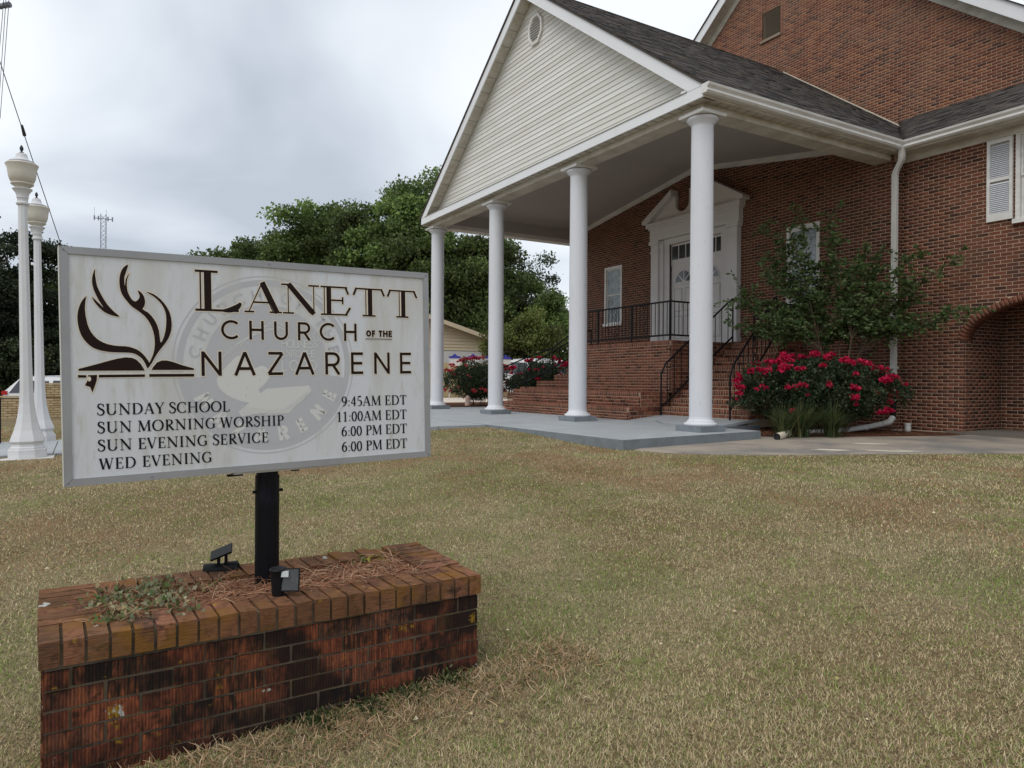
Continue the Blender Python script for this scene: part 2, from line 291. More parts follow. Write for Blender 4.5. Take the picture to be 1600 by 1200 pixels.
# pieces: many alike boxes; the nearest in view become objects, the rest one joined part
CUBE_F = np.array([(0, 3, 2, 1), (4, 5, 6, 7), (0, 1, 5, 4), (1, 2, 6, 5), (2, 3, 7, 6), (3, 0, 4, 7)])
CUBE_V = np.array([(-.5, -.5, -.5), (.5, -.5, -.5), (.5, .5, -.5), (-.5, .5, -.5), (-.5, -.5, .5), (.5, -.5, .5), (.5, .5, .5), (-.5, .5, .5)])
VARIANTS = {}
def variant(m, ti):
    k = (m, ti)
    if k not in VARIANTS:
        rr = random.Random(ti * 13 + 5); V = CUBE_V.copy()
        me = bpy.data.meshes.new('piece_shape')
        me.from_pydata([(x + rr.uniform(-.012, .012), y, z + rr.uniform(-.03, .03)) for x, y, z in V], [], [tuple(f) for f in CUBE_F])
        at = me.attributes.new('tint', 'FLOAT', 'FACE'); at.data.foreach_set('value', [ti / 15.0] * 6); me.materials.append(MATS[m]); VARIANTS[k] = me
    return VARIANTS[k]
def inview(c):
    d = np.array(c) - CAM; z = d @ FWD
    if z < 0.3: return None
    x = (d @ RGT) / z * 1121.96; y = (d @ UPV) / z * 1121.96
    return z if abs(x) < 815 and abs(y) < 615 else None
def pieces(root, name, recs, limit=300, joined=None):
    """recs: (parent, centre, yaw, (L,D,H), tint, material, tilt matrix or None, occluded)"""
    sc = []
    for i, r in enumerate(recs):
        z = inview(r[1]); sc.append((z / math.sqrt(r[3][0] * r[3][2]) if z is not None and not r[7] else 1e9, i))
    sc.sort(); chosen = set(i for s_, i in sc[:limit] if s_ < 1e9)
    if len(recs) - len(chosen) < 1: pass
    rest = {}
    for i, (par, c, yaw, sz, ti, m, tilt, oc) in enumerate(recs):
        tq = int(min(15, max(0, ti * 15)))
        M = Matrix.Translation(c) @ Matrix.Rotation(yaw, 4, 'Z') @ (tilt if tilt is not None else Matrix.Identity(4)) @ Matrix.Diagonal((*sz, 1))
        if i in chosen:
            o = bpy.data.objects.new(name, variant(m, tq)); link(o, par); o.matrix_local = Matrix.Translation(-base_of(par)) @ M
        else:
            rest.setdefault(m, []).append((np.array(M), tq / 15.0))
    for m, L in rest.items():
        A = np.array([a for a, _ in L]); n = len(A)
        V = np.einsum('nij,kj->nki', A[:, :3, :3], CUBE_V) + A[:, None, :3, 3]
        F = (CUBE_F[None] + (np.arange(n) * 8)[:, None, None]).reshape(-1, 4)
        npmesh(joined or name, V.reshape(-1, 3), F, m, root, tint=np.repeat([t_ for _, t_ in L], 6), kind='stuff')

def vnoise(x, y, s, seed=0):
    r = np.random.default_rng(seed); G = r.random((256, 256)); x = np.asarray(x) * s + 1000; y = np.asarray(y) * s + 1000
    xi = np.floor(x).astype(int); yi = np.floor(y).astype(int); fx = x - xi; fy = y - yi; fx = fx * fx * (3 - 2 * fx); fy = fy * fy * (3 - 2 * fy)
    g = lambda a, b: G[a % 256, b % 256]
    return (g(xi, yi) * (1 - fx) + g(xi + 1, yi) * fx) * (1 - fy) + (g(xi, yi + 1) * (1 - fx) + g(xi + 1, yi + 1) * fx) * fy
def sstep(x, a, b):
    t = np.clip((np.asarray(x, float) - a) / (b - a), 0, 1); return t * t * (3 - 2 * t)
def ground_z(x, y):
    sx = sstep(x, -4, 9); sy = sstep(-np.asarray(y, float), 2.2, 9.0)
    z = -0.145 - 0.10 * sy - 0.32 * sx * sy + 0.14 * sstep(-np.asarray(x, float), 8, 12) * sstep(y, -3, -0.5)
    z = z + 0.095 * sstep(-np.asarray(x, float), -0.6, 2.6) * sstep(y, -5.5, -2.5) * (1 - sstep(-np.asarray(x, float), 8, 12))
    z = z - 0.25 * sstep(-np.asarray(x, float), 12.5, 22) * sstep(-np.asarray(y, float), -2, 6)
    return z + 0.02 * (vnoise(x, y, 0.6, 3) - .5) * sstep(-np.asarray(y, float), 2.0, 3.0)
# ------------------------------------------------------------------ setting: terrain, slab, walkway, path, mulch
def axis(lo, hi, c, fine, n):
    a = np.linspace(-1, 1, n); a = np.sign(a) * (np.abs(a) ** 3.2); return np.where(a < 0, c + a * (c - lo), c + a * (hi - c))
gx = np.unique(np.concatenate([axis(-420, 200, 0, 0, 60), np.arange(-24, 14, 0.4)])); gy = np.unique(np.concatenate([axis(-200, 420, -4, 0, 60), np.arange(-14, 9, 0.4)]))
GX, GY = np.meshgrid(gx, gy); GZ = ground_z(GX, GY)
nx, ny = len(gx), len(gy); idx = np.arange(nx * ny).reshape(ny, nx)
F = np.stack([idx[:-1, :-1], idx[:-1, 1:], idx[1:, 1:], idx[1:, :-1]], -1).reshape(-1, 4)
npmesh('ground', np.stack([GX, GY, GZ], -1).reshape(-1, 3), F, 'lawn_soil', kind='structure', smooth=True)

def sheet(name, poly, zf, m, thick=0.15, kind='structure', edge=None):
    b = MB(); b.prism(poly, lambda x, y, d: (x, y, (float(ground_z(x, y)) + d) if zf is None else zf(x, y) + d), 0.0, -thick)
    o = b.build(name, m, kind=kind)
    if edge:
        o.data.materials.append(MATS[edge])
        for p in o.data.polygons:
            if abs(p.normal.z) < 0.5: p.material_index = 1
    return o
SLAB = [(0.85, -2.35), (0.42, 0.97), (-0.72, 1.05), (-0.72, 2.3), (-11.3, 2.3), (-11.3, -2.35)]
sheet('portico_slab', SLAB, lambda x, y: 0.0, 'slab_paint', 0.3, edge='slab_edge_paint')
for pts in ([(-3.5, -2.33), (-3.48, -.5), (-3.52, 1.1)], [(-7.2, -2.33), (-7.22, 0), (-7.19, 1.6)], [(.30, -.2), (-.6, .25), (-1.9, .9), (-2.6, 1.35)], [(.05, .97), (-.9, .8), (-2.2, 1.0)]):
    b = MB(); n = len(pts); vs = [(x, y - .006, .0012 + (0 if y < 1.15 else .004 + .1 * (y - 1.15))) for x, y in pts] + [(x + .012, y + .006, .0012 + (0 if y < 1.15 else .004 + .1 * (y - 1.15))) for x, y in pts]; b.add(vs, [(i, i + 1, n + i + 1, n + i) for i in range(n - 1)]); b.build('slab_joint', 'slab_edge_paint', kind='structure', fix=False)
b = MB(); b.prism([(-0.74, 1.15), (-0.74, 2.28), (-8.4, 2.28), (-8.4, 1.15)], lambda x, y, d: (x, y, 0.004 + 0.1 * max(0, (y - 1.15)) / 1.0 + d), 0, -0.05)
b.build('slab_ramp', 'slab_paint', kind='structure')
WX0, WX1 = -5.55, -3.08
wv = []; ys = list(np.linspace(-2.36, -14, 13))
b = MB()
for y0, y1 in zip(ys[:-1], ys[1:]):
    zz = lambda y: 0.0 + (float(ground_z(-4, y)) + 0.02) * float(sstep(-y, 2.4, 7)) - 0.002
    b.add([(WX0, y0, zz(y0)), (WX1, y0, zz(y0)), (WX1, y1 + .012, zz(y1)), (WX0, y1 + .012, zz(y1)), (WX0, y0, -.6), (WX1, y0, -.6), (WX1, y1 + .012, -.6), (WX0, y1 + .012, -.6)],
          [(0, 1, 2, 3), (0, 3, 7, 4), (1, 5, 6, 2), (3, 2, 6, 7), (0, 4, 5, 1)])
b.build('walkway', 'slab_paint', kind='structure')
PATH = [(0.55, -1.6), (0.95, -2.22), (1.45, -2.13), (1.85, -1.75), (2.21, -1.22), (2.62, -0.35), (3.0, 0.6), (3.4, 1.45), (3.8, 2.3), (4.4, 3.4), (5.2, 4.4), (6.5, 5.1), (6.5, 6.3), (1.55, 6.3), (1.5, 4.7), (1.18, 3.75), (0.8, 2.75), (0.45, 2.0), (0.2, 1.5), (0.0, 1.0)]
from mathutils.geometry import delaunay_2d_cdt
def draped(name, poly, dz, m, step=0.5, jitter=0.0):
    xs = [p[0] for p in poly]; ysx = [p[1] for p in poly]; pts = [Vector(p) for p in poly]
    n = len(poly); inner = []
    def inside(x, y):
        c = False
        for i in range(n):
            a, b_ = poly[i], poly[(i + 1) % n]
            if (a[1] > y) != (b_[1] > y) and x < (b_[0] - a[0]) * (y - a[1]) / (b_[1] - a[1]) + a[0]: c = not c
        return c
    x = min(xs)
    while x < max(xs):
        y = min(ysx)
        while y < max(ysx):
            if inside(x, y): inner.append(Vector((x + random.uniform(-.05, .05), y)))
            y += step
        x += step
    vs, es, fs, *_ = delaunay_2d_cdt(pts + inner, [(i, (i + 1) % n) for i in range(n)], [], 1, 1e-4)
    b = MB(); V = [(v.x, v.y, float(ground_z(v.x, v.y)) + dz + random.uniform(-jitter, jitter)) for v in vs]; b.add(V, [tuple(f) for f in fs])
    k = len(b.v); b.v += [(v[0], v[1], v[2] - 0.12) for v in V[:n]]
    for i in range(n): b.f.append((i, (i + 1) % n, k + (i + 1) % n, k + i)); b.t.append(.5)
    return b.build(name, m, kind='structure')
draped('path', PATH, 0.012, 'path_concrete')
for i, (cx, cy, L, Wd, an) in enumerate([(2.26, 0.24, 0.50, 0.24, 0.86), (2.70, 0.80, 0.72, 0.20, 0.62), (1.90, 1.70, 0.52, 0.24, 0.86), (2.86, 1.10, 0.36, 0.12, 0.5)]):
    pts = []
    for k in range(14):
        a = 2 * math.pi * k / 14; rr = 1 + random.uniform(-.25, .25); px, py = L / 2 * rr * math.cos(a), Wd / 2 * rr * math.sin(a)
        pts.append((cx + px * math.cos(an) - py * math.sin(an), cy + px * math.sin(an) + py * math.cos(an)))
    b = MB(); b.add([(x, y, float(ground_z(x, y)) + 0.017) for x, y in pts], [tuple(range(14))]); b.build('pavement_paint', 'worn_paint', kind='structure')
MULCH = [(-1.6, 1.06), (0.0, 1.02), (0.2, 1.5), (0.45, 2.0), (0.8, 2.75), (1.18, 3.75), (1.5, 4.7), (1.5, 5.3), (0.2, 5.3), (0.2, 5.0), (-1.6, 5.0)]
draped('mulch_bed', MULCH, 0.018, 'mulch', 0.22, 0.02)
draped('mulch_bed_left', [(-15.0, 0.6), (-11.35, -1.4), (-11.35, 2.3), (-8.9, 2.32), (-8.9, 6), (-15.0, 6)], 0.02, 'mulch', 0.3, 0.02).name = 'planting_bed'
draped('driveway', [(-15.2, -3.0), (-15.2, 14), (-22, 14), (-22, -3.0)], 0.02, 'drive_concrete', 1.5)
draped('street', [(-24, -60), (-24, 60), (-31, 60), (-31, -60)], 0.03, 'asphalt', 8)

# ------------------------------------------------------------------ the church
XC, HW = -5.12, 5.54          # portico centre and half width at the eaves
RZ, EZ = 9.71, 5.55           # ridge and eave heights
SL = (RZ - EZ) / HW
YF, DW, VW, NW = -0.40, 4.96, 5.28, 7.95
church = thing('church_building', 'red brick church with a white columned gable portico, dark shingle roofs and white double doors', 'church', (0, 4.96, 0))
BRK = []    # all bricks of the church
BL, BH, MJ = 0.198, 0.0664, 0.0115
def lay(parent, spans, z0, z1, to3, yaw, m='brick', L=BL, H=BH, D=0.05, phase=0.0, store=None, occl=None, stagger=0.5):
    """running bond; spans(z)->list of (u0,u1); to3(u,z)->xyz of the brick centre"""
    store = BRK if store is None else store
    n = int(round((z1 - z0) / H))
    for r in range(n):
        zc = z0 + (r + .5) * H
        for (a, b_) in spans(zc):
            off = (phase + (L * stagger if r % 2 else 0)); k0 = math.floor((a - off) / L)
            u = off + k0 * L
            while u < b_ - 0.02:
                s, e_ = max(u, a), min(u + L, b_)
                if e_ - s > 0.016:
                    ta, tb_ = (0 if s <= a + 1e-6 else MJ / 2), (0 if e_ >= b_ - 1e-6 else MJ / 2); c = to3((s + ta + e_ - tb_) / 2, zc); j = max(-.0015, min(.001, random.gauss(0, .0009)))
                    c = (c[0], c[1] + (j if abs(math.cos(yaw)) > .5 else 0), c[2])
                    store.append((parent, c, yaw, (e_ - s - ta - tb_, D, H - MJ), min(1, max(0, random.gauss(.5, .26))), m, None, bool(occl and occl(c))))
                u += L
def minus(a, b_, holes):
    out = [(a, b_)]
    for h0, h1 in holes:
        nx_ = []
        for s, e_ in out:
            if h1 <= s or h0 >= e_: nx_.append((s, e_))
            else:
                if h0 > s: nx_.append((s, h0))
                if h1 < e_: nx_.append((h1, e_))
        out = nx_
    return out
CE = lambda x: 6.45 - 0.155 * abs(x - XC)      # vaulted portico ceiling
# door wall
door_wall = grp('door_wall', church)
WIN = [(-8.91, -8.08, 2.55, 4.30), (-2.25, -1.40, 2.58, 4.33)]
DOOR = (-6.60, -3.62, -0.1, 5.2)
DX0, DX1 = -10.2, 0.24
def dspans(z):
    a, b_ = DX0, DX1
    hw = (6.45 - z) / 0.155 + 0
    a = max(a, XC - hw); b_ = min(b_, XC + hw)
    if b_ - a < .1: return []
    return minus(a, b_, [(w[0], w[1]) for w in WIN + [DOOR] if w[2] < z < w[3]])
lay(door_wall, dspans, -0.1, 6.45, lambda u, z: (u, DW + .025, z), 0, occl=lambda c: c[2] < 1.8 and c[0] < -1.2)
b = MB()
def wallplane(b, x0, x1, z0, z1, y, holes, th=0.2, top=None):
    xs = sorted(set([x0, x1] + [h[0] for h in holes] + [h[1] for h in holes])); zs = sorted(set([z0, z1] + [h[2] for h in holes] + [h[3] for h in holes]))
    for i in range(len(xs) - 1):
        for j in range(len(zs) - 1):
            cx, cz = (xs[i] + xs[i + 1]) / 2, (zs[j] + zs[j + 1]) / 2
            if any(h[0] < cx < h[1] and h[2] < cz < h[3] for h in holes): continue
            b.box(xs[i], xs[i + 1], y, y + th, zs[j], zs[j + 1])
wallplane(b, DX0 + .004, DX1 - .004, -0.12, 5.55, DW + .003, [(w[0], w[1], w[2], w[3]) for w in WIN] + [(-6.05, -4.15, -0.0, 4.56)])
b.prism([(DX0 + .004, 5.551), (-.18, 5.551), (-.18, 5.75), (XC, 6.5), (DX0 + .004, 5.72)], lambda x, z, d: (x, DW + .003 + d, z), 0, .2)
b.build('mortar', 'mortar', door_wall)
# left end wall and right return strip
end_wall = grp('end_wall', church)
lay(end_wall, lambda z: [(DW + .06, NW)], -0.1, 5.6, lambda u, z: (DX0 + .025, u, z), R(90), occl=lambda c: True)
lay(end_wall, lambda z: [(DW + .055, VW + .05)], -0.1, 5.2, lambda u, z: (DX1 - .025, u, z), R(90))
MB().box(DX0 + .003, DX0 + .2, DW + .21, NW, -0.12, 5.7).box(DX1 - .2, DX1 - .003, DW + .21, VW + .3, -0.12, 5.2).build('mortar', 'mortar', end_wall)
mat('shade_toned_ceiling', (0.16, 0.14, 0.13), 0.9); mat('shade_toned_floor', (0.15, 0.13, 0.11), 0.95)  # passage colours darkened to stand in for shade inside the arch
# wing wall with the arch
wing_wall = grp('wing_wall', church)
AX, AHW, AB, AZ = 3.42, 1.98, 0.76, 1.62
WW = (2.29, 3.31, 3.68, 5.24)
def arch_z(x, r=0): q = 1 - ((x - AX) / (AHW + r)) ** 2; return AZ + (AB + r) * math.sqrt(max(0, q))
def wspans(z):
    h = []
    if z < AZ: h.append((AX - AHW, AX + AHW))
    elif z < AZ + AB + .115:
        k = AHW + .115; h.append((AX - k * math.sqrt(max(0, 1 - ((z - AZ) / (AB + .115)) ** 2)), AX + k * math.sqrt(max(0, 1 - ((z - AZ) / (AB + .115)) ** 2))))
    if WW[2] - .09 < z < WW[3]: h.append((WW[0], WW[1]))
    return minus(DX1 + .002, 6.6, h)
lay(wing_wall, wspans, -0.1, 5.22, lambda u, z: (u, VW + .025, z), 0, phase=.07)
tt = np.linspace(math.pi, 0, 2001); ex, ez = AX + (AHW + .057) * np.cos(tt), AZ + (AB + .057) * np.sin(tt); al = np.concatenate([[0], np.cumsum(np.hypot(np.diff(ex), np.diff(ez)))]); NV = int(al[-1] / .072)
for k in range(NV):       # rowlock ring, laid at equal distances along the arch
    i = int(np.searchsorted(al, (k + .5) * al[-1] / NV)); a = tt[i]; nxv, nzv = math.cos(a) / (AHW + .057), math.sin(a) / (AB + .057)
    BRK.append((wing_wall, (float(ex[i]), VW + .150, float(ez[i])), 0, (.112, .31, .061), random.uniform(.2, .8), 'brick', Matrix.Rotation(-math.atan2(nzv, nxv), 4, 'Y'), False))
for k in range(14):       # rowlock sill under the window
    BRK.append((wing_wall, (WW[0] - .02 + .077 * (k + .5), VW - .005, WW[2] - .045), 0, (.068, .11, .085), random.uniform(.3, .8), 'brick', None, False))
lay(wing_wall, lambda z: [(VW + .055, VW + .30)], -0.1, AZ, lambda u, z: (AX - AHW - .025, u, z), R(90))
b = MB(); b.box(DX1 - .005, AX - AHW - .003, VW + .003, VW + .3, -.12, AZ); b.box(AX + AHW + .003, 6.6, VW + .003, VW + .3, -.12, AZ)
seg = 60; aw = AHW + .006
for k in range(seg):
    t0, t1_ = math.pi - math.pi * k / seg, math.pi - math.pi * (k + 1) / seg; xa, xb = AX + aw * math.cos(t0), AX + aw * math.cos(t1_); za, zb = AZ + (AB + .006) * math.sin(t0), AZ + (AB + .006) * math.sin(t1_)
    b.add([(xa, VW + .003, za), (xb, VW + .003, zb), (xb, VW + .003, 2.6), (xa, VW + .003, 2.6), (xa, VW + .3, za), (xb, VW + .3, zb), (xb, VW + .3, 2.6), (xa, VW + .3, 2.6)], [(0, 1, 2, 3), (0, 4, 5, 1), (7, 6, 5, 4)])
b.box(DX1 - .005, AX - aw, VW + .003, VW + .3, AZ, 2.6); b.box(AX + aw, 6.6, VW + .003, VW + .3, AZ, 2.6)
wallplane(b, DX1 - .005, 6.6, 2.6, 5.22, VW + .003, [WW], .29)
b.build('mortar', 'mortar', wing_wall)
back = grp('passage_wall', church)
lay(back, lambda z: [(VW + .305, 6.7)], -0.1, 2.6, lambda u, z: (AX - AHW - .040, u, z), R(90))
MB().box(AX - AHW - .3, AX - AHW - .018, VW + .305, 6.7, -.12, 2.62).build('mortar', 'mortar', back)
lay(back, lambda z: [(AX - AHW - .01, 6.6)], -0.1, 2.7, lambda u, z: (u, 6.70 + .025, z), 0, phase=.03)
MB().box(AX - AHW - .4, 6.6, 6.703, 6.9, -.12, 2.75).build('mortar', 'mortar', back)
MB().box(AX - AHW - .45, 6.6, VW + .31, 6.7, 2.62, 2.7).box(6.6, 6.7, VW + .3, 6.9, -.1, 5.2).build('passage_ceiling', 'shade_toned_ceiling', church)
MB().box(AX - AHW - .3, 6.6, VW - .02, 6.7, -.3, -.075).build('passage_floor', 'shade_toned_floor', church)
# nave gable wall
nave = grp('nave_wall', church)
NZ, NS = 13.45, 0.80
VENT = (-5.51, -4.89, 10.62, 11.42)
def nspans(z):
    hw = (NZ - z) / NS; a, b_ = XC - hw, XC + hw
    # behind the portico roof nothing shows
    rw = (RZ - .25 - z) / SL
    h = []
    if rw > 0: h.append((XC - rw, XC + rw))
    if VENT[2] < z < VENT[3]: h.append((VENT[0], VENT[1]))
    return minus(max(a, -13.2), min(b_, 3.2), h)
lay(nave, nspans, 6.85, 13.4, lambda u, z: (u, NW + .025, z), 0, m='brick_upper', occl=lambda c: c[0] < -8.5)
b = MB(); fn = lambda x, z, d: (x, NW + .003 + d, z)
b.prism([(-13.2, 0), (3.2, 0), (3.2, NZ - NS * (3.2 - XC)), (VENT[1], NZ - NS * (VENT[1] - XC)), (VENT[1], VENT[2]), (VENT[0], VENT[2]), (VENT[0], NZ - NS * (XC - VENT[0])), (-13.2, NZ - NS * (XC + 13.2))], fn, 0, .2)
b.prism([(VENT[0], VENT[3]), (VENT[1], VENT[3]), (VENT[1], NZ - NS * (VENT[1] - XC)), (XC, NZ), (VENT[0], NZ - NS * (XC - VENT[0]))], fn, 0, .2)
b.box(-13.2, -13.0, NW + .2, NW + 16, 0, 7); b.box(3.0, 3.2, NW + .2, NW + 16, 0, 7); b.box(-13.2, 3.2, NW + 16, NW + 16.2, 0, 7)
b.build('mortar', 'mortar', nave)
mat('brown_paint', (0.24, 0.19, 0.14), 0.7)
gv = grp('gable_vent', church)
MB().box(VENT[0], VENT[1], NW + .12, NW + .16, VENT[2], VENT[3]).build('backing', 'siding_shadow', gv)
MB().box(VENT[0] - .04, VENT[1] + .04, NW - .05, NW + .1, VENT[2] - .07, VENT[2]).build('frame', 'brown_paint', gv)
for k in range(11):
    z = VENT[2] + .04 + k * .069; b = MB(); b.add([(VENT[0] + .03, NW + .02, z), (VENT[1] - .03, NW + .02, z), (VENT[1] - .03, NW + .09, z + .05), (VENT[0] + .03, NW + .09, z + .05), (VENT[0] + .03, NW + .02, z + .012), (VENT[1] - .03, NW + .02, z + .012), (VENT[1] - .03, NW + .09, z + .062), (VENT[0] + .03, NW + .09, z + .062)], [(0, 1, 2, 3), (4, 7, 6, 5), (0, 4, 5, 1), (3, 2, 6, 7)])
    b.build('slat', 'brown_paint', gv)
# nave rakes: board, soffit and roof
for sgn in (-1, 1):
    f2 = lambda a, d, y: (XC + sgn * a, y, NZ - NS * a + d)     # a = distance from the centre, d = vertical offset
    b = MB(); A1 = 8.7
    b.add([f2(0, -.10, NW - .36), f2(A1, -.10, NW - .36), f2(A1, .22, NW - .36), f2(0, .22, NW - .36), f2(0, -.10, NW - .33), f2(A1, -.10, NW - .33), f2(A1, .22, NW - .33), f2(0, .22, NW - .33)], [(0, 1, 2, 3), (4, 7, 6, 5), (0, 4, 5, 1), (3, 2, 6, 7), (1, 5, 6, 2)])
    b.build('rake_board', 'fascia_paint', church)
    b = MB(); b.add([f2(0, -.06, NW - .33), f2(A1, -.06, NW - .33), f2(A1, -.06, NW), f2(0, -.06, NW), f2(0, -.03, NW - .33), f2(A1, -.03, NW - .33), f2(A1, -.03, NW), f2(0, -.03, NW)], [(0, 1, 2, 3), (4, 7, 6, 5), (1, 5, 6, 2)])
    b.add([f2(0, -.30, NW - .02), f2(A1, -.30, NW - .02), f2(A1, -.062, NW - .02), f2(0, -.062, NW - .02), f2(0, -.30, NW + .0), f2(A1, -.30, NW), f2(A1, -.062, NW), f2(0, -.062, NW)], [(0, 1, 2, 3), (0, 4, 5, 1)])
    b.build('rake_soffit', 'eave_paint', church)
    b = MB(); b.add([f2(0, .225, NW - .40), f2(A1, .225, NW - .40), f2(A1, .225, NW + 16.4), f2(0, .225, NW + 16.4), f2(0, .25, NW - .40), f2(A1, .25, NW - .40), f2(A1, .25, NW + 16.4), f2(0, .25, NW + 16.4)], [(0, 3, 2, 1), (4, 5, 6, 7), (0, 1, 5, 4), (1, 2, 6, 5)])
    b.build('nave_roof', 'shingle', church)

# portico roof
SHG = []
cs, sn = 1 / math.hypot(1, SL), SL / math.hypot(1, SL)
EXP = 0.145
def roof_deck(b, poly, th=.05):
    n = len(poly); b.add([p for p in poly] + [(p[0], p[1], p[2] - th) for p in poly], [tuple(range(n)), tuple(reversed(range(n, 2 * n)))] + [(i, n + i, n + (i + 1) % n, (i + 1) % n) for i in range(n)])
VX = lambda y: 0.50 - (y - 4.9) * (1.92 / 3.05)      # valley x at y
deck = MB()
zr = lambda x: RZ - SL * abs(x - XC)
roof_deck(deck, [(XC, YF - .03, RZ), (XC + HW + .05, YF - .03, zr(XC + HW + .05)), (XC + HW + .05, 4.9, zr(XC + HW + .05)), (VX(NW), NW, zr(VX(NW))), (XC, NW, RZ)])
roof_deck(deck, [(XC - HW - .05, YF - .03, zr(XC - HW - .05)), (XC, YF - .03, RZ), (XC, NW, RZ), (XC - HW - .05, NW, zr(XC - HW - .05))])
deck.build('portico_roof', 'shingle', church)
rt = MB(); roof_deck(rt, [(0.47, 4.88, 5.515), (6.9, 4.88, 5.515), (6.9, NW, 7.08), (VX(NW), NW, 7.08)]); rt.build('wing_roof', 'shingle', church)
Lslope = math.hypot(HW + .07, SL * (HW + .07))
nrow = int(Lslope / EXP)
T1 = Matrix(((0, -cs, sn, 0), (1, 0, 0, 0), (0, sn, cs, 0), (0, 0, 0, 1))) @ Matrix.Rotation(R(-1.2), 4, 'X')
for r_ in range(nrow):
    d = (r_ + .5) * EXP; x = XC + HW + .06 - d * cs; z = zr(x)
    ymax = NW if x < VX(NW) else 4.9 + (0.5 - x) * (3.05 / 1.92) if x < .5 else 4.9
    y = YF - .03 - random.uniform(0, .3)
    while y < ymax:
        w = random.choice([.18, .24, .30, .36]); s, e_ = max(y, YF - .04), min(y + w, ymax)
        if e_ - s > .03:
            th = random.choice([.006, .006, .012])
            SHG.append((church, (x + sn * (th / 2 + .004), (s + e_) / 2, z + cs * (th / 2 + .004)), 0, (e_ - s - .006, EXP + .02, th), random.random(), 'shingle', T1, False))
        y += w
ws = (7.08 - 5.515) / (NW - 4.88); wc, wsn = 1 / math.hypot(1, ws), ws / math.hypot(1, ws)
T2 = Matrix.Rotation(math.atan(ws) - R(1.2), 4, 'X')
for r_ in range(int((NW - 4.88) / wc / EXP)):
    d = (r_ + .5) * EXP; y = 4.87 + d * wc; z = 5.515 + d * wsn; xmin = VX(y) if y > 4.9 else .5
    x = xmin - random.uniform(0, .3)
    while x < 6.9:
        w = random.choice([.18, .24, .30, .36]); s, e_ = max(x, xmin), min(x + w, 6.9)
        if e_ - s > .03:
            th = random.choice([.006, .006, .012]); SHG.append((church, ((s + e_) / 2, y, z + .006 + th / 2), 0, (e_ - s - .006, EXP + .02, th), random.random(), 'shingle', T2, False))
        x += w
for k in range(30):      # ridge caps
    y = YF + .1 + k * .28
    for sg_ in (1, -1):
        A = Matrix.Rotation(sg_ * math.atan(SL), 4, 'Y')
        SHG.append((church, (XC + sg_ * .06, y, RZ + .012 - .06 * SL + .012), 0, (.15, .30, .012), random.random(), 'shingle', A, False))
pieces(church, 'shingle', SHG, 300, 'shingles')
# flashing where the roofs meet the nave wall
b = MB(); x0, x1 = VX(NW) + .05, XC + .35
b.add([(x0, NW - .010, zr(x0) + .02), (x1, NW - .010, zr(x1) + .02), (x1, NW - .010, zr(x1) + .045), (x0, NW - .010, zr(x0) + .050), (x0, NW + .004, zr(x0) + .02), (x1, NW + .004, zr(x1) + .02), (x1, NW + .004, zr(x1) + .05), (x0, NW + .004, zr(x0) + .055)], [(0, 1, 2, 3), (3, 2, 6, 7), (0, 3, 7, 4)])
b.build('flashing', 'worn_paint', church)

# pediment: siding planks, rake boards, vent
SY = -0.10
PED0 = 5.52
apexin = RZ - .30
k = 0; z = PED0; EX = 0.1045
while z < apexin - .05:
    z1 = min(z + EX, apexin - .001); h0, h1 = (apexin - z) / SL + .12, (apexin - z1) / SL + .12
    b = MB(); b.m = Matrix.Identity(4)
    b.add([(XC - h0, SY - .016, z), (XC + h0, SY - .016, z), (XC + h1, SY - .003, z1), (XC - h1, SY - .003, z1), (XC - h0, SY + .01, z), (XC + h0, SY + .01, z), (XC + h1, SY + .01, z1), (XC - h1, SY + .01, z1)],
          [(0, 1, 2, 3), (0, 4, 5, 1), (4, 7, 6, 5), (1, 5, 6, 2), (0, 3, 7, 4)], (k * 7 % 10) / 10)
    b.build('siding_plank', 'vinyl_siding', church); z = z1; k += 1
MB().prism([(XC - HW + .1, PED0 - .03), (XC + HW - .1, PED0 - .03), (XC, RZ - .2)], lambda x, z, d: (x, SY + .012 + d, z), 0, .08).build('pediment_backing', 'siding_shadow', church)
for sgn in (-1, 1):
    f2 = lambda a, d, y: (XC + sgn * a, y, RZ - .055 - SL * a + d)
    A1 = HW - .02; ab, at_ = (RZ - .055 - .25 - 5.503) / SL, (RZ - .055 - 5.503) / SL
    b = MB(); b.prism([(0, RZ - .305), (ab, 5.503), (min(at_, HW), 5.503), (0, RZ - .055)], lambda a, z, d: (XC + sgn * a, YF - .004 + d, z), 0, .03)
    b.build('rake_board', 'fascia_paint', church)
    b = MB(); b.add([f2(0, -.22, YF + .03), f2(A1, -.22, YF + .03), f2(A1, -.22, SY - .02), f2(0, -.22, SY - .02), f2(0, -.19, YF + .03), f2(A1, -.19, YF + .03), f2(A1, -.19, SY - .02), f2(0, -.19, SY - .02)], [(0, 1, 2, 3), (4, 7, 6, 5), (2, 6, 7, 3)])
    b.build('rake_soffit', 'eave_paint', church)
    for q in range(16):     # soffit panel joints, their shade put in as dark strips
        a0 = .3 + q * .33; b = MB(); b.add([f2(a0, -.224, YF + .04), f2(a0 + .012, -.224, YF + .04), f2(a0 + .012, -.224, SY - .025), f2(a0, -.224, SY - .025), f2(a0, -.218, YF + .04), f2(a0 + .012, -.218, YF + .04), f2(a0 + .012, -.218, SY - .025), f2(a0, -.218, SY - .025)], [(0, 1, 2, 3), (4, 7, 6, 5), (0, 4, 5, 1), (3, 2, 6, 7), (1, 5, 6, 2), (0, 3, 7, 4)])
        b.build('soffit_groove_shade', 'siding_shadow', church)
ov = grp('octagon_vent', church); ocx, ocz = -4.95, 8.68
def octo(rx, rz): return [(ocx + rx * math.cos(R(22.5 + 45 * i)), ocz + rz * math.sin(R(22.5 + 45 * i))) for i in range(8)]
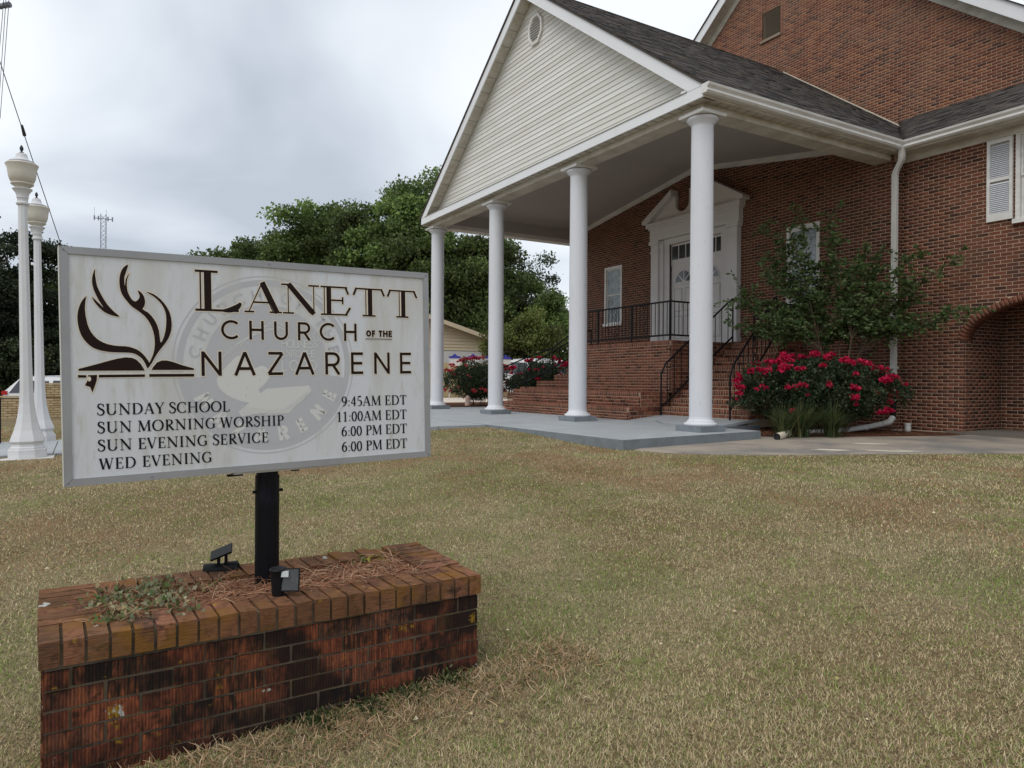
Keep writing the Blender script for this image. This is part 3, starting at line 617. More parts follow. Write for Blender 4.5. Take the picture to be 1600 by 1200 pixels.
b = MB(); o1, o2 = octo(.30, .36), octo(.235, .29)
for i in range(8):
    j = (i + 1) % 8; q = [o1[i], o1[j], o2[j], o2[i]]; b.add([(x, SY - .06, z) for x, z in q] + [(x, SY - .01, z) for x, z in q], [(0, 1, 2, 3), (0, 4, 5, 1), (3, 2, 6, 7)])
b.build('frame', 'trim_paint', ov)
MB().prism(octo(.24, .295), lambda x, z, d: (x, SY - .02 + d, z), 0, .004).build('backing', 'siding_shadow', ov)
for q in range(9):
    z = ocz - .25 + q * .058; hw = min(.215, .235 - max(0, abs(z - ocz) - .11) * .72)
    b = MB(); b.add([(ocx - hw, SY - .052, z), (ocx + hw, SY - .052, z), (ocx + hw, SY - .022, z + .036), (ocx - hw, SY - .022, z + .036), (ocx - hw, SY - .052, z + .008), (ocx + hw, SY - .052, z + .008), (ocx + hw, SY - .022, z + .044), (ocx - hw, SY - .022, z + .044)], [(0, 1, 2, 3), (4, 7, 6, 5), (0, 4, 5, 1)]); b.build('slat', 'trim_paint', ov)

# fascia, soffits, beams, ceiling
X0, X1 = XC - HW + .02, XC + HW - .02
b = MB(); b.box(X0, X1, YF, YF + .03, 5.325, 5.50).box(X1 - .5, X1, YF + .004, YF + .03, 5.503, 5.56); b.build('front_fascia', 'fascia_paint', church)
b = MB(); b.box(X0 + .25, X1 - .35, YF - .012, YF + .28, 5.501, 5.515); b.build('fascia_flashing', 'siding_shadow', church)
for bb in ((X1 - .03, X1, YF + .032, 4.92), (X0, X0 + .03, YF + .032, NW), (X1 - .03, 6.9, 4.93, 4.96)): MB().box(*bb, 5.325, 5.50).build('side_fascia', 'eave_paint', church)
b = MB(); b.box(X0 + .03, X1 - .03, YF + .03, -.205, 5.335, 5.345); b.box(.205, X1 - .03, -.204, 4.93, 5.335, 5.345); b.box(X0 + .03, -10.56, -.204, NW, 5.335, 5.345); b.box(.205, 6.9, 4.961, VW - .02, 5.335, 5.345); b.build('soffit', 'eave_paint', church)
for q in range(50):
    x = X0 + .1 + q * .215
    if x < X1 - .05: MB().box(x, x + .012, YF + .035, -.21, 5.329, 5.334).build('soffit_groove_shade', 'siding_shadow', church)  # dark strips painting the shade of the front soffit joints
for q in range(24):
    y = -.15 + q * .215; MB().box(.21, X1 - .035, y, y + .012, 5.329, 5.334).build('soffit_groove_shade', 'siding_shadow', church)  # same painted joint shade along the side soffit
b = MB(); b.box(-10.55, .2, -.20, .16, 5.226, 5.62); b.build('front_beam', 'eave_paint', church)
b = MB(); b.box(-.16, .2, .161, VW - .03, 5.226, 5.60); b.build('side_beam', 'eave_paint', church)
b = MB(); b.box(-10.55, -10.2, .161, DW + .5, 5.226, 5.60); b.build('side_beam', 'trim_paint', church)
b = MB(); b.box(.16, 6.9, VW - .025, VW - .001, 5.20, 5.334); b.build('wing_frieze', 'eave_paint', church)
b = MB(); n = 24
xs = [-10.2 + (10.2 - .16) * i / n for i in range(n + 1)]
vs = [(x, y, CE(x) - (.0)) for x in xs for y in (.161, DW)]
b.add(vs + [(x, y, z + .04) for x, y, z in vs], [(2 * i, 2 * i + 1, 2 * i + 3, 2 * i + 2) for i in range(n)])
b.add([(-10.195, .161, 5.34), (-10.195, DW, 5.34), (-10.195, DW, CE(-10.2)), (-10.195, .161, CE(-10.2))], [(0, 1, 2, 3)])
b.add([(-.165, .161, 5.34), (-.165, DW, 5.34), (-.165, DW, CE(-.16)), (-.165, .161, CE(-.16))], [(0, 1, 2, 3)])
b.add([(-10.2, .165, 5.34), (-.16, .165, 5.34), (-.16, .165, CE(-.16)), (XC, .165, 6.45), (-10.2, .165, CE(-10.2))], [(0, 1, 2, 3, 4)])
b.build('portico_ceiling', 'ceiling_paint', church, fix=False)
b = MB()
for s_ in (-1, 1):
    xa, xb = XC, (-10.19 if s_ < 0 else -.17); b.add([(xa, DW - .05, CE(xa) - .11), (xb, DW - .05, CE(xb) - .11), (xb, DW - .05, CE(xb) - .005), (xa, DW - .05, CE(xa) - .005), (xa, DW - .003, CE(xa) - .13), (xb, DW - .003, CE(xb) - .13), (xb, DW - .003, CE(xb)), (xa, DW - .003, CE(xa))], [(0, 1, 2, 3), (0, 4, 5, 1), (1, 5, 6, 2)])
b.build('crown_moulding', 'trim_paint', church)
# gutters and downspout
def gutter(b, pts, out):
    prof = [(0, 0), (.10, 0), (.13, .03), (.115, .075), (.155, .11), (.165, .145), (.15, .15), (.0, .145)]
    rings = []
    for (x, y), (ox, oy) in zip(pts, out): rings.append([(x + ox * a, y + oy * a, 5.355 + c) for a, c in prof])
    n = len(prof); vs = [q for rg in rings for q in rg]; fs = []
    for i in range(len(pts) - 1):
        for k in range(n): fs.append((i * n + k, i * n + (k + 1) % n, (i + 1) * n + (k + 1) % n, (i + 1) * n + k))
    fs.append(tuple(range(n))); fs.append(tuple(range((len(pts) - 1) * n, len(pts) * n)))
    b.add(vs, fs)
b = MB(); gutter(b, [(X1 + .003, YF - .04), (X1 + .003, 4.927), (6.9, 4.927)], [(1, 0), (1, -1), (0, -1)]); b.build('gutter', 'trim_paint', church)
ds = grp('downspout', church)
b = MB()
def rect_tube(b, pts, w, d_):
    rings = []
    for i, p in enumerate(pts): x, y, z = p; rings.append([(x - w / 2, y - d_ / 2, z), (x + w / 2, y - d_ / 2, z), (x + w / 2, y + d_ / 2, z), (x - w / 2, y + d_ / 2, z)])
    vs = [q for r_ in rings for q in r_]; fs = [(0, 1, 2, 3), tuple(range(len(vs) - 4, len(vs)))]
    for i in range(len(pts) - 1):
        for k in range(4): fs.append((i * 4 + k, i * 4 + (k + 1) % 4, i * 4 + 4 + (k + 1) % 4, i * 4 + 4 + k))
    b.add(vs, fs)
rect_tube(b, [(.50, 4.83, 5.40), (.50, 4.83, 5.20), (.485, 4.84, 5.14), (.36, 4.88, 4.98), (.33, 4.89, 4.90), (.33, 4.89, .82)], .10, .075)
b.build('pipe', 'downspout_paint', ds)
b = MB()
for i in range(3): b.tube([(.295 + i * .035, 4.848, 4.88), (.295 + i * .035, 4.848, .83)], .006, 5)
b.build('rib', 'downspout_paint', ds)
MB().box(.26, .40, 4.84, 4.95, 3.0, 3.04).box(.26, .40, 4.84, 4.95, 1.1, 1.14).build('strap', 'downspout_paint', ds)
MB().tube([(.33, 4.89, .83), (.33, 4.89, .10)], .055, 12).build('lower_pipe', 'black_plastic', ds)

# columns
RC = 0.186
def column(cx, cy):
    c = grp('column', church); c.location = Vector((cx, cy, 0)) - base_of(church)
    MB().box(cx - .284, cx + .284, cy - .284, cy + .284, 0.003, .095).build('plinth', 'slab_edge_paint', c)
    pr = [(.0, .096), (.262, .096), (.272, .108), (.272, .128), (.262, .142), (.232, .148), (.222, .160), (.222, .172), (.20, .185), (RC + .004, .205), (RC, .24)]
    MB().lathe(cx, cy, pr, 40).build('base', 'white_paint', c, smooth=True)
    MB().lathe(cx, cy, [(RC, .238), (RC + .001, 2.0), (RC - .002, 3.6), (RC - .007, 5.03)], 40).build('shaft', 'white_paint', c, smooth=True)
    MB().lathe(cx, cy, [(RC - .007, 5.02), (RC + .0, 5.06), (RC + .05, 5.105), (RC + .07, 5.135), (RC + .07, 5.15), (RC + .055, 5.165), (.0, 5.165)], 40).build('capital', 'white_paint', c, smooth=True)
    MB().box(cx - .272, cx + .272, cy - .272, cy + .272, 5.172, 5.2255).build('abacus', 'trim_paint', c)
for i in range(4): column(-3.4537 * i, 0.0)

# windows in the door wall
def window(x0, x1, z0, z1, Y, glass, mid=True):
    w = grp('window', church); d0 = Y - .0
    b = MB(); fw = .07
    b.box(x0, x0 + fw, d0 - .01, d0 + .10, z0, z1).box(x1 - fw, x1, d0 - .01, d0 + .10, z0, z1).box(x0 + fw, x1 - fw, d0 - .01, d0 + .10, z1 - fw, z1).build('frame', 'trim_paint', w)
    MB().box(x0 - .03, x1 + .03, d0 - .06, d0 + .10, z0 - .05, z0 + .03).build('sill', 'trim_paint', w)
    zm = (z0 + z1) / 2; a0, a1 = x0 + fw + .002, x1 - fw - .002
    for zz0, zz1, yy in ((zm, z1 - fw - .002, d0 + .03), (z0 + .032, zm + .03, d0 + .055)):
        s = MB(); t_ = .035
        s.box(a0, a0 + t_, yy, yy + .022, zz0, zz1).box(a1 - t_, a1, yy, yy + .022, zz0, zz1).box(a0 + t_, a1 - t_, yy, yy + .022, zz0, zz0 + t_).box(a0 + t_, a1 - t_, yy, yy + .022, zz1 - t_, zz1)
        s.build('sash', 'trim_paint', w)
        MB().box(a0 + t_, a1 - t_, yy + .008, yy + .014, zz0 + t_, zz1 - t_).build('pane', glass, w)
    return w
for (a, b_, c_, d_) in WIN: window(a, b_, c_, d_, DW, 'glass_curtain')
window(*WW, VW - .01, 'glass_curtain')
def shutter(x0, x1, z0, z1, Y):
    s = grp('shutter', church); zm = (z0 + z1) / 2
    MB().box(x0, x0 + .05, Y - .04, Y, z0, z1).box(x1 - .05, x1, Y - .04, Y, z0, z1).box(x0 + .05, x1 - .05, Y - .038, Y, z1 - .07, z1).box(x0 + .05, x1 - .05, Y - .038, Y, zm - .02, zm + .04).box(x0 + .05, x1 - .05, Y - .038, Y, z0, z0 + .13).build('shutter_frame', 'trim_paint', s)
    MB().box(x0 + .05, x1 - .05, Y - .008, Y - .002, z0 + .1, z1 - .05).build('backing', 'siding_shadow', s)
    me = None
    for (a, b_) in ((z0 + .135, zm - .03), (zm + .05, z1 - .075)):
        n = int((b_ - a) / .034)
        for k in range(n):
            z = a + k * .034
            if me is None:
                q = MB(); q.add([(x0 + .051, Y - .034, 0), (x1 - .051, Y - .034, 0), (x1 - .051, Y - .010, .026), (x0 + .051, Y - .010, .026), (x0 + .051, Y - .034, .007), (x1 - .051, Y - .034, .007), (x1 - .051, Y - .010, .033), (x0 + .051, Y - .010, .033)], [(0, 1, 2, 3), (4, 7, 6, 5), (0, 4, 5, 1), (3, 2, 6, 7)])
                o = q.build('slat', 'white_paint', s); me = o; zb = o.location.z; o.location.z = z
            else:
                o = me.copy(); col.objects.link(o); o.location.z = z
shutter(1.83, 2.25, 3.73, 5.19, VW - .003); shutter(3.35, 3.77, 3.73, 5.19, VW - .003)

# entrance: surround, pediment, transom, doors
en = grp('entrance', church)
DP = 'door_paint'
OX0, OX1 = -6.05, -4.15; ZF = 1.80
b = MB()
for s_ in (-1, 1):
    b = MB(); m_ = lambda x: XC + s_ * (x - XC) if s_ > 0 else 2 * XC - x
    def bx(xa, xb, y0, y1, z0, z1):
        p, q = m_(xa), m_(xb); b.box(min(p, q), max(p, q), y0, y1, z0, z1)
    # pilaster, its base, neck and cap; inner casing (all mirrored)
    bx(-3.86, -3.58, DW - .14, DW, ZF + .1, 4.62); bx(-3.90, -3.54, DW - .17, DW, ZF, ZF + .1); bx(-3.88, -3.56, DW - .16, DW, 4.40, 4.43); bx(-3.91, -3.53, DW - .18, DW, 4.62, 4.72)
    bx(-4.00, -3.862, DW - .08, DW + .05, ZF, 4.70); bx(-4.19, -4.002, DW - .03, DW + .045, ZF, 4.56)
    b.build('pilaster', DP, en)
b = MB(); b.box(-6.70, -3.52, DW - .15, DW, 4.722, 5.05); b.box(-6.74, -3.48, DW - .18, DW, 5.05, 5.10); b.box(-6.72, -3.50, DW - .165, DW, 4.83, 4.85); b.box(-6.80, -3.44, DW - .22, DW, 5.10, 5.22)
b.box(-6.26, -3.98, DW - .033, DW + .1, 4.562, 4.72)
b.build('entablature', DP, en)
MB().box(-6.05, -4.15, DW + .05, DW + .12, 4.0, 4.56).build('transom_rail', DP, en)
tr_ = [(XC - 1.62, 5.22), (XC - .62, 5.83), (XC - .62, 5.62)]
for q in range(9): a = math.pi + math.pi * q / 8; tr_.append((XC - .37 + .25 * math.cos(a), 5.58 + .22 * math.sin(a)))
tr_ += [(XC - .12, 5.90), (XC + .12, 5.90)]
for q in range(9): a = math.pi + math.pi * q / 8; tr_.append((XC + .37 + .25 * math.cos(a), 5.58 + .22 * math.sin(a)))
tr_ += [(XC + .62, 5.62), (XC + .62, 5.83), (XC + 1.62, 5.22)]
MB().prism(tr_, lambda x, z, d: (x, DW - .10 + d, z), 0, .1).build('tympanum', DP, en)
for s_ in (-1, 1):
    f3 = lambda a, z: (XC + s_ * a, z)
    sl = (5.97 - 5.30) / (1.78 - .66)
    poly = [(1.80, 5.225), (1.80, 5.31), (.64, 5.97), (.64, 5.80), (1.60, 5.225)]
    pp = [(XC + s_ * a, z) for a, z in poly]
    MB().prism(pp, lambda x, z, d: (x, DW - .26 + d, z), 0, .26).build('raking_cornice', DP, en)
# transom panes
for k in range(7):
    x = -6.02 + k * .2657; MB().box(x + .012, x + .235, DW + .042, DW + .049, 4.14, 4.50).build('pane', 'glass_dark', en)
def door_leaf(x0, x1):
    d = grp('door', church); Y = DW + .06
    MB().box(x0 + .004, x1 - .004, Y, Y + .045, ZF, 4.03).build('door_slab', DP, d)
    cx = (x0 + x1) / 2; b = MB()
    fr = .30
    # fan light panes
    for k in range(4):
        a0, a1 = math.pi * k / 4 + .06, math.pi * (k + 1) / 4 - .06
        pts = [(cx + .05 * math.cos((a0 + a1) / 2), 3.50 + .05 * math.sin((a0 + a1) / 2))] + [(cx + fr * math.cos(a0 + (a1 - a0) * q / 5), 3.49 + fr * 1.05 * math.sin(a0 + (a1 - a0) * q / 5)) for q in range(6)]
        b.prism(pts, lambda x, z, dd: (x, Y - .004 + dd, z), 0, .003)
    b.build('fan_light', 'glass_dark', d)
    ring = []
    b = MB()
    for q in range(16):
        a0, a1 = math.pi * q / 16, math.pi * (q + 1) / 16
        P_ = lambda r_, a: (cx + r_ * math.cos(a), Y - .014, 3.49 + r_ * 1.05 * math.sin(a)); Q_ = lambda r_, a: (cx + r_ * math.cos(a), Y + .0, 3.49 + r_ * 1.05 * math.sin(a))
        b.add([P_(fr, a0), P_(fr + .03, a0), P_(fr + .03, a1), P_(fr, a1), Q_(fr, a0), Q_(fr + .03, a0), Q_(fr + .03, a1), Q_(fr, a1)], [(0, 1, 2, 3), (0, 3, 7, 4), (1, 5, 6, 2)])
    b.box(cx - fr - .03, cx + fr + .03, Y - .014, Y, 3.45, 3.485); b.build('fan_frame', DP, d)
    for (za, zb) in ((2.72, 3.34), (1.98, 2.60)):
        for (xa, xb) in ((x0 + .12, cx - .05), (cx + .05, x1 - .12)):
            q = MB(); q.box(xa, xb, Y - .003, Y, za, za + .012).box(xa, xb, Y - .003, Y, zb - .012, zb).box(xa, xa + .012, Y - .003, Y, za + .012, zb - .012).box(xb - .012, xb, Y - .003, Y, za + .012, zb - .012).build('panel_groove_shade', 'siding_shadow', d)  # raised dark strips, painting the shade around each door panel
            MB().box(xa + .03, xb - .03, Y - .012, Y, za + .03, zb - .03).build('panel', DP, d)
    return d
door_leaf(-6.045, -5.105); door_leaf(-5.095, -4.155)
MB().box(-6.055, -6.04, DW + .055, DW + .12, ZF, 4.0).build('hinge', 'black_metal', en)
b = MB()
for z in (2.1, 3.0, 3.85): b.box(-6.062, -6.035, DW + .045, DW + .065, z, z + .1)
b.build('hinge', 'black_metal', en)
# small ceiling camera/lamp hook
MB().tube([(-4.3, 1.6, 6.33), (-4.3, 1.6, 6.24), (-4.25, 1.55, 6.18), (-4.33, 1.5, 6.13)], .018, 6).build('ceiling_hook', 'black_metal', church)
pieces(church, 'brick', BRK, 300, 'bricks')
# ------------------------------------------------------------------ entrance steps
steps = thing('entrance_steps', 'brown brick entrance stairs with a raised landing in front of the white double doors', 'stairs', (-5.1, 2.3, 0))
SB = []
fillm = MB()
def riser(par, x0, x1, y, z0, z1, top='rowlock'):
    """brick face looking to -Y between z0 and z1: rowlock course on top, stretchers below"""
    zt = z1
    if top:
        rh = .108 if z1 - z0 > .12 else z1 - z0
        n = max(1, int((x1 - x0) / .0672)); w = (x1 - x0) / n
        for k in range(n): SB.append((par, (x0 + (k + .5) * w, y + .03, z1 - rh / 2), 0, (w - .014, .06, rh - .012), min(1, max(0, random.gauss(.6, .25))), 'step_brick', None, False))
        zt = z1 - rh
    n = max(0, int(round((zt - z0) / BH)))
    if n:
        h = (zt - z0) / n
        lay(par, lambda z: [(x0, x1)], z0, zt, lambda u, z: (u, y + .025, z), 0, m='step_brick', H=h, store=SB, phase=.04)
def side(par, x, y0, y1, z0, z1, right=True):
    n = max(1, int(round((z1 - z0) / .088))); h = (z1 - z0) / n
    lay(par, lambda z: [(y0, y1)], z0, z1, lambda u, z: (x + (-.025 if right else .025), u, z), R(90), m='step_brick', H=h, store=SB, phase=.1)
mat('step_brick', tint=[(0.075, 0.030, 0.022), (0.14, 0.050, 0.032), (0.19, 0.066, 0.040), (0.25, 0.095, 0.058), (0.17, 0.070, 0.048), (0.11, 0.048, 0.034)], rough=0.9, spec=0.2, noise=[(60, 0.4, (0.14, 0.06, 0.04), 0.45, 0.75), (1.5, 0.3, (0.14, 0.08, 0.06), 0.5, 0.75)], bump=(160, 0.5, 0.004))
LX0, LX1 = -7.05, -3.2
lv = [(-8.45, LX1, 1.10, -.01, .277), (-8.45, LX1, 1.42, .277, .60)]
for (a, b_, y, z0, z1) in lv:
    riser(steps, a, b_, y, z0, z1); side(steps, b_, y + .06, 2.3, z0, z1)
    fillm.box(a + .01, b_ - .004, y + .004, 2.4, z0 - .1, z1 - .012)
    MB().box(a + .02, b_ - .02, y + .03, 2.34, z1 - .011, z1 - .002).build('tread_brick', 'step_brick', steps)
riser(steps, LX0, LX1, 2.30, .60, 1.74); side(steps, LX1, 2.36, 4.95, 0.1, 1.74)
fillm.box(LX0 + .009, LX1 - .004, 2.304, 4.94, 0, 1.73)
MB().box(LX0 + .02, LX1 - .02, 2.35, 4.94, 1.731, 1.742).build('landing', 'step_brick', steps)
RK = 9; rz = (1.74 - .10) / RK
for k in range(RK):      # right flight
    x1 = -.78 - .13 * k; y = 2.05 + .27 * k; z0, z1 = .1 + rz * k, .1 + rz * (k + 1)
    riser(steps, LX1 + .002, x1, y, z0, z1); side(steps, x1, y + .06, 4.95, z0, z1)
    fillm.box(LX1, x1 - .004, y + .004, 4.94, z0 - .15, z1 - .01)
MB().box(LX1 + .002, -1.86, 2.05 + .27 * 8 + .1, 4.94, 1.731, 1.742).build('landing', 'step_brick', steps)
lx = [-8.6, -10.3, -10.0, -9.5, -8.95, -8.7, -8.5, -8.3, -8.2]
for k in range(RK):      # left flight, each lower step wider
    y = 2.05 + .27 * k; z0, z1 = .1 + rz * k, .1 + rz * (k + 1)
    riser(steps, lx[k], LX0 - .002, y, z0, z1); fillm.box(lx[k] + .009, LX0, y + .004, 4.94, z0 - .15, z1 - .01)
    MB().box(lx[k] + .012, LX0 - .01, y + .03, y + .30, z1 - .009, z1 - .001).build('tread_brick', 'step_brick', steps)
fillm.build('mortar', 'mortar', steps)
pieces(steps, 'brick', SB, 300, 'bricks')

# ------------------------------------------------------------------ railings
def railing(label, paths, posts, balusters, group='black iron railings of the entrance steps', scrolls=()):
    p0 = paths[0][0]; t = thing('iron_railing', label, 'railing', (p0[0], p0[1], p0[2] - 1), group)
    for p in paths:
        b = MB(); b.tube(p, .021, 7); b.build('rail', 'black_metal', t)
    for p in posts: MB().tube(p, .019, 6).build('post', 'black_metal', t)
    for p in balusters: MB().tube(p, .009, 4).build('baluster', 'black_metal', t)
    for (c, ax, h0, h1) in scrolls:
        b = MB(); ax = Vector(ax)
        hh = h1 - h0
        for (zc, rz_, rx) in ((h0 + .10 * hh, .10 * hh, .045), (h0 + .30 * hh, .09 * hh, .03), (h0 + .5 * hh, .10 * hh, .05), (h0 + .7 * hh, .09 * hh, .03), (h0 + .9 * hh, .10 * hh, .045)):
            b.tube([Vector(c) + ax * rx * math.cos(a) + Vector((0, 0, zc + rz_ * math.sin(a) - c[2])) for a in np.linspace(0, 2 * math.pi, 13)], .008, 4, False)
        b.build('scroll', 'black_metal', t)
    return t
ZL = 1.74
# along the landing front
bl = [((x, 2.40, ZL + .12), (x, 2.40, ZL + .86)) for x in np.arange(-6.9, -3.25, .13) if not any(abs(x - s_) < .09 for s_ in (-6.35, -5.2, -4.15))]
bl += [((-3.28, y, ZL + .12), (-3.28, y, ZL + .86)) for y in np.arange(2.52, 3.0, .13)]
railing('black iron railing with scrolled panels along the front of the brick landing', [[(-7.0, 2.40, ZL + .87), (-3.28, 2.40, ZL + .87), (-3.28, 3.1, ZL + .87)], [(-7.0, 2.40, ZL + .12), (-3.28, 2.40, ZL + .12), (-3.28, 3.1, ZL + .12)]],
        [((x, 2.40, ZL), (x, 2.40, ZL + .89)) for x in (-6.98, -5.9, -4.6, -3.3)] + [((-3.28, 3.1, ZL), (-3.28, 3.1, ZL + .89))], bl,
        scrolls=[((x, 2.40, 0), (1, 0, 0), ZL + .13, ZL + .86) for x in (-6.35, -5.2, -4.15)])
def sloped(label, x, y0, z0, y1, z1, h=.95, x1=None, n=10):
    x1 = x if x1 is None else x1
    f = lambda s, dz: (x + (x1 - x) * s, y0 + (y1 - y0) * s, z0 + (z1 - z0) * s + dz)
    railing(label, [[f(0, h - .12), f(.06, h), f(.94, h + .02), f(1, h)], [f(.02, .16), f(1, .14)]], [(f(0, -.02), f(0, h - .1)), (f(1, 0), f(1, h))], [(f(s, .15), f(s, h - .01)) for s in np.linspace(.08, .93, n)],
            scrolls=[(f(.5, 0), (0, 1, 0), f(.5, .16)[2], f(.5, h)[2])])
sloped('black iron handrail climbing the right stairs beside the brick landing', -3.13, 2.0, .10, 4.2, ZL, 1.02)
sloped('black iron handrail climbing the right stairs next to the red rose bush', -1.12, 1.92, .10, 4.2, ZL, .95, x1=-1.9)
sloped('black iron handrail climbing the left stairs nearer to the landing', -9.5, 2.5, .62, 4.3, ZL, .62, x1=-8.7, n=7)
railing('black iron handrail on the far outer edge of the left stairs', [[(-10.45, 1.5, .78), (-10.3, 2.1, 1.2), (-10.25, 3.2, 1.62), (-10.2, 3.9, 1.86), (-9.7, 4.6, 2.5)], [(-10.3, 2.1, .5), (-10.2, 3.9, 1.15)]], [((-10.3, 2.1, .28), (-10.3, 2.1, 1.2)), ((-10.2, 3.9, .9), (-10.2, 3.9, 1.86))],
        [((-10.3 + .02 * k, 2.1 + .2 * k, .5 + .07 * k), (-10.3 + .02 * k, 2.1 + .2 * k, 1.18 + .075 * k)) for k in range(1, 9)])
railing('black iron railing standing at the top right end of the landing beside the brick wall', [[(-2.55, 4.25, ZL + .80), (-1.90, 4.25, ZL + .80), (-1.90, 4.9, ZL + .80)], [(-2.55, 4.25, ZL + .1), (-1.90, 4.25, ZL + .1), (-1.90, 4.9, ZL + .1)]], [((-1.90, 4.25, ZL - .1), (-1.90, 4.25, ZL + .84)), ((-2.55, 4.25, ZL), (-2.55, 4.25, ZL + .8))],
        [((x, 4.25, ZL + .1), (x, 4.25, ZL + .79)) for x in np.arange(-2.45, -1.95, .1)] + [((-1.9, y, ZL + .1), (-1.9, y, ZL + .79)) for y in np.arange(4.35, 4.85, .1)])

# drain pipes
t = thing('drain_pipe', 'white corrugated drain pipe lying on the mulch from the downspout to behind the rose bush', 'pipe', (-.2, 4.7, 0))
b = MB(); P0 = [(.33, 4.87, .13), (.34, 4.74, .05), (.33, 4.5, .02), (.28, 4.1, -.03), (.22, 3.6, -.07), (.16, 3.0, -.09), (.05, 2.4, -.10)]
b.tube(P0, [.062, .058, .052, .05, .05, .05, .05], 14); b.build('pipe', 'pvc', t, smooth=True)
b = MB()
for k in range(3): p = P0[k + 2]; b.tube([(p[0], p[1], p[2]), (p[0] + .01, p[1] - .03, p[2] - .003)], .056, 14)
b.build('collar', 'pvc', t)
t = thing('drain_outlet', 'tan pipe end with a dark open mouth beside the corner of the grey slab', 'pipe', (.62, 1.15, -.1))
b = MB(); ax0 = Vector((.70, 1.02, -.085)); ax1 = Vector((.35, 1.75, -.07)); b.tube([ax0, ax1], .062, 18, False); b.build('pipe', 'ink_cream', t, smooth=True)
b = MB(); b.tube([ax0 + (ax1 - ax0) * .03, ax1], .052, 18); b.build('bore_shade_plug', 'tyre', t)  # black plug painting the darkness inside the pipe mouth
t = thing('cleanout_pipe', 'short white plastic cleanout pipe standing at the foot of the brick pier', 'pipe', (.53, 5.05, -.12))
MB().tube([(.53, 5.05, -.16), (.53, 5.05, .02)], .055, 18).build('pipe', 'pvc', t, smooth=True); MB().tube([(.53, 5.05, .0), (.53, 5.05, .035)], .062, 18).build('cap', 'pvc', t, smooth=False)
tag(MB().box(.25, .42, 4.98, 5.06, -.125, -.105).build('stone_chip', 'pale_concrete'), 'pale flat stone chip lying on the mulch beside the white cleanout pipe', 'stone')

# ------------------------------------------------------------------ brick planter
PA = -0.039 * 1.0     # yaw of the planter
PFR = Vector((5.841, -7.262)); PL_, PW = 1.64, 0.674
ya = 0.039; pa = Vector((-math.sin(ya), math.cos(ya))); pn = Vector((-math.cos(ya), -math.sin(ya)))   # along (towards +Y), back (towards -X)
PZ = -0.045
def pp(u, w, z): q = PFR + pa * u + pn * w; return (q.x, q.y, z)   # u<=0 from the right end, w>=0 to the back
planter = thing('brick_planter', 'weathered red brick planter with moss and black stains around the church sign post', 'planter', pp(-PL_ / 2, PW / 2, -.5))
PB = []
yaw_al = math.atan2(pa.y, pa.x); yaw_ac = math.atan2(pn.y, pn.x)
CH = .083; ztop = PZ; zc = ztop - CH / 2; OVH = .012
nfr = 24; w_ = PL_ / nfr
for k in range(nfr):
    PB.append((planter, pp(-(k + .5) * w_, .100, zc + .006 * (k / nfr)), yaw_ac, (.196, w_ - random.uniform(.007, .012), CH), random.random(), 'cap_brick', Matrix.Rotation(random.gauss(0, .006), 4, 'X'), False))
for k in range(3, nfr - 3):
    PB.append((planter, pp(-(k + .5) * w_, PW - .098, zc + .012 + random.gauss(0, .002)), yaw_ac, (.190, w_ - random.uniform(.007, .012), CH), random.random(), 'cap_brick', None, False))
for e_ in (0, 1):
    n = 7; wd = (PW - .205) / n
    for k in range(n):
        u = -.098 if e_ == 0 else -(PL_ - .098)
        PB.append((planter, pp(u, .203 + (k + .5) * wd, zc + .006 + .010 * k / n), yaw_al, (.192, wd - .007, CH), random.uniform(.4, 1) if e_ == 0 else random.uniform(0, .5), 'cap_brick', None, False))
BHP = .0675; nc = 8
for r in range(nc):
    z = ztop - CH - .004 - (r + .5) * BHP
    off = 0 if r % 2 else .10
    u = -off
    edges = [0.0] + [off + .205 * i for i in range(0 if off else 1, 12)]
    edges = [e for e in edges if 0 <= e < PL_ - OVH * 2 - .03] + [PL_ - OVH * 2]
    for face in (0, 1):
        for a, b_ in zip(edges[:-1], edges[1:]):
            if b_ - a < .03: continue
            j = random.gauss(0, .0015)
            PB.append((planter, pp(-OVH - (a + b_) / 2, (OVH + .045 + j) if face == 0 else PW - OVH - .045, z), yaw_al, (b_ - a - .009, .09, BHP - .010), min(1, max(0, random.gauss(.5, .3))), 'planter_brick', Matrix.Rotation(random.gauss(0, .004), 4, 'Y'), face == 1))
    for e_ in (0, 1):
        u = -OVH - .045 if e_ == 0 else -(PL_ - OVH - .045); n = 3; s = (PW - 2 * OVH - .20) / n
        for k in range(n): PB.append((planter, pp(u, OVH + .10 + (k + .5) * s, z), yaw_al, (.09, s - .009, BHP - .010), random.random(), 'planter_brick', None, e_ == 1))
pieces(planter, 'brick', PB, 300, 'bricks')
b = MB()
def pbox(b, u0, u1, w0, w1, z0, z1, tint=.5):
    c = [pp(u0, w0, 0), pp(u1, w0, 0), pp(u1, w1, 0), pp(u0, w1, 0)]; b.add([(x, y, z0) for x, y, _ in c] + [(x, y, z1) for x, y, _ in c], [(0, 3, 2, 1), (4, 5, 6, 7), (0, 1, 5, 4), (1, 2, 6, 5), (2, 3, 7, 6), (3, 0, 4, 7)], tint)
zt = ztop - .008
pbox(b, -.010, -PL_ + .010, .012, .19, ztop - CH + .002, zt); pbox(b, -.010, -PL_ + .010, PW - .185, PW - .010, ztop - CH + .002, zt + .004)
pbox(b, -.012, -.185, .19, PW - .185, ztop - CH + .002, zt); pbox(b, -PL_ + .012, -PL_ + .185, .19, PW - .185, ztop - CH + .002, zt)
lo, hi = -1.0, ztop - CH
pbox(b, -OVH - .008, -PL_ + OVH + .008, OVH + .008, .12, lo, hi); pbox(b, -OVH - .008, -PL_ + OVH + .008, PW - .12, PW - OVH - .008, lo, hi)
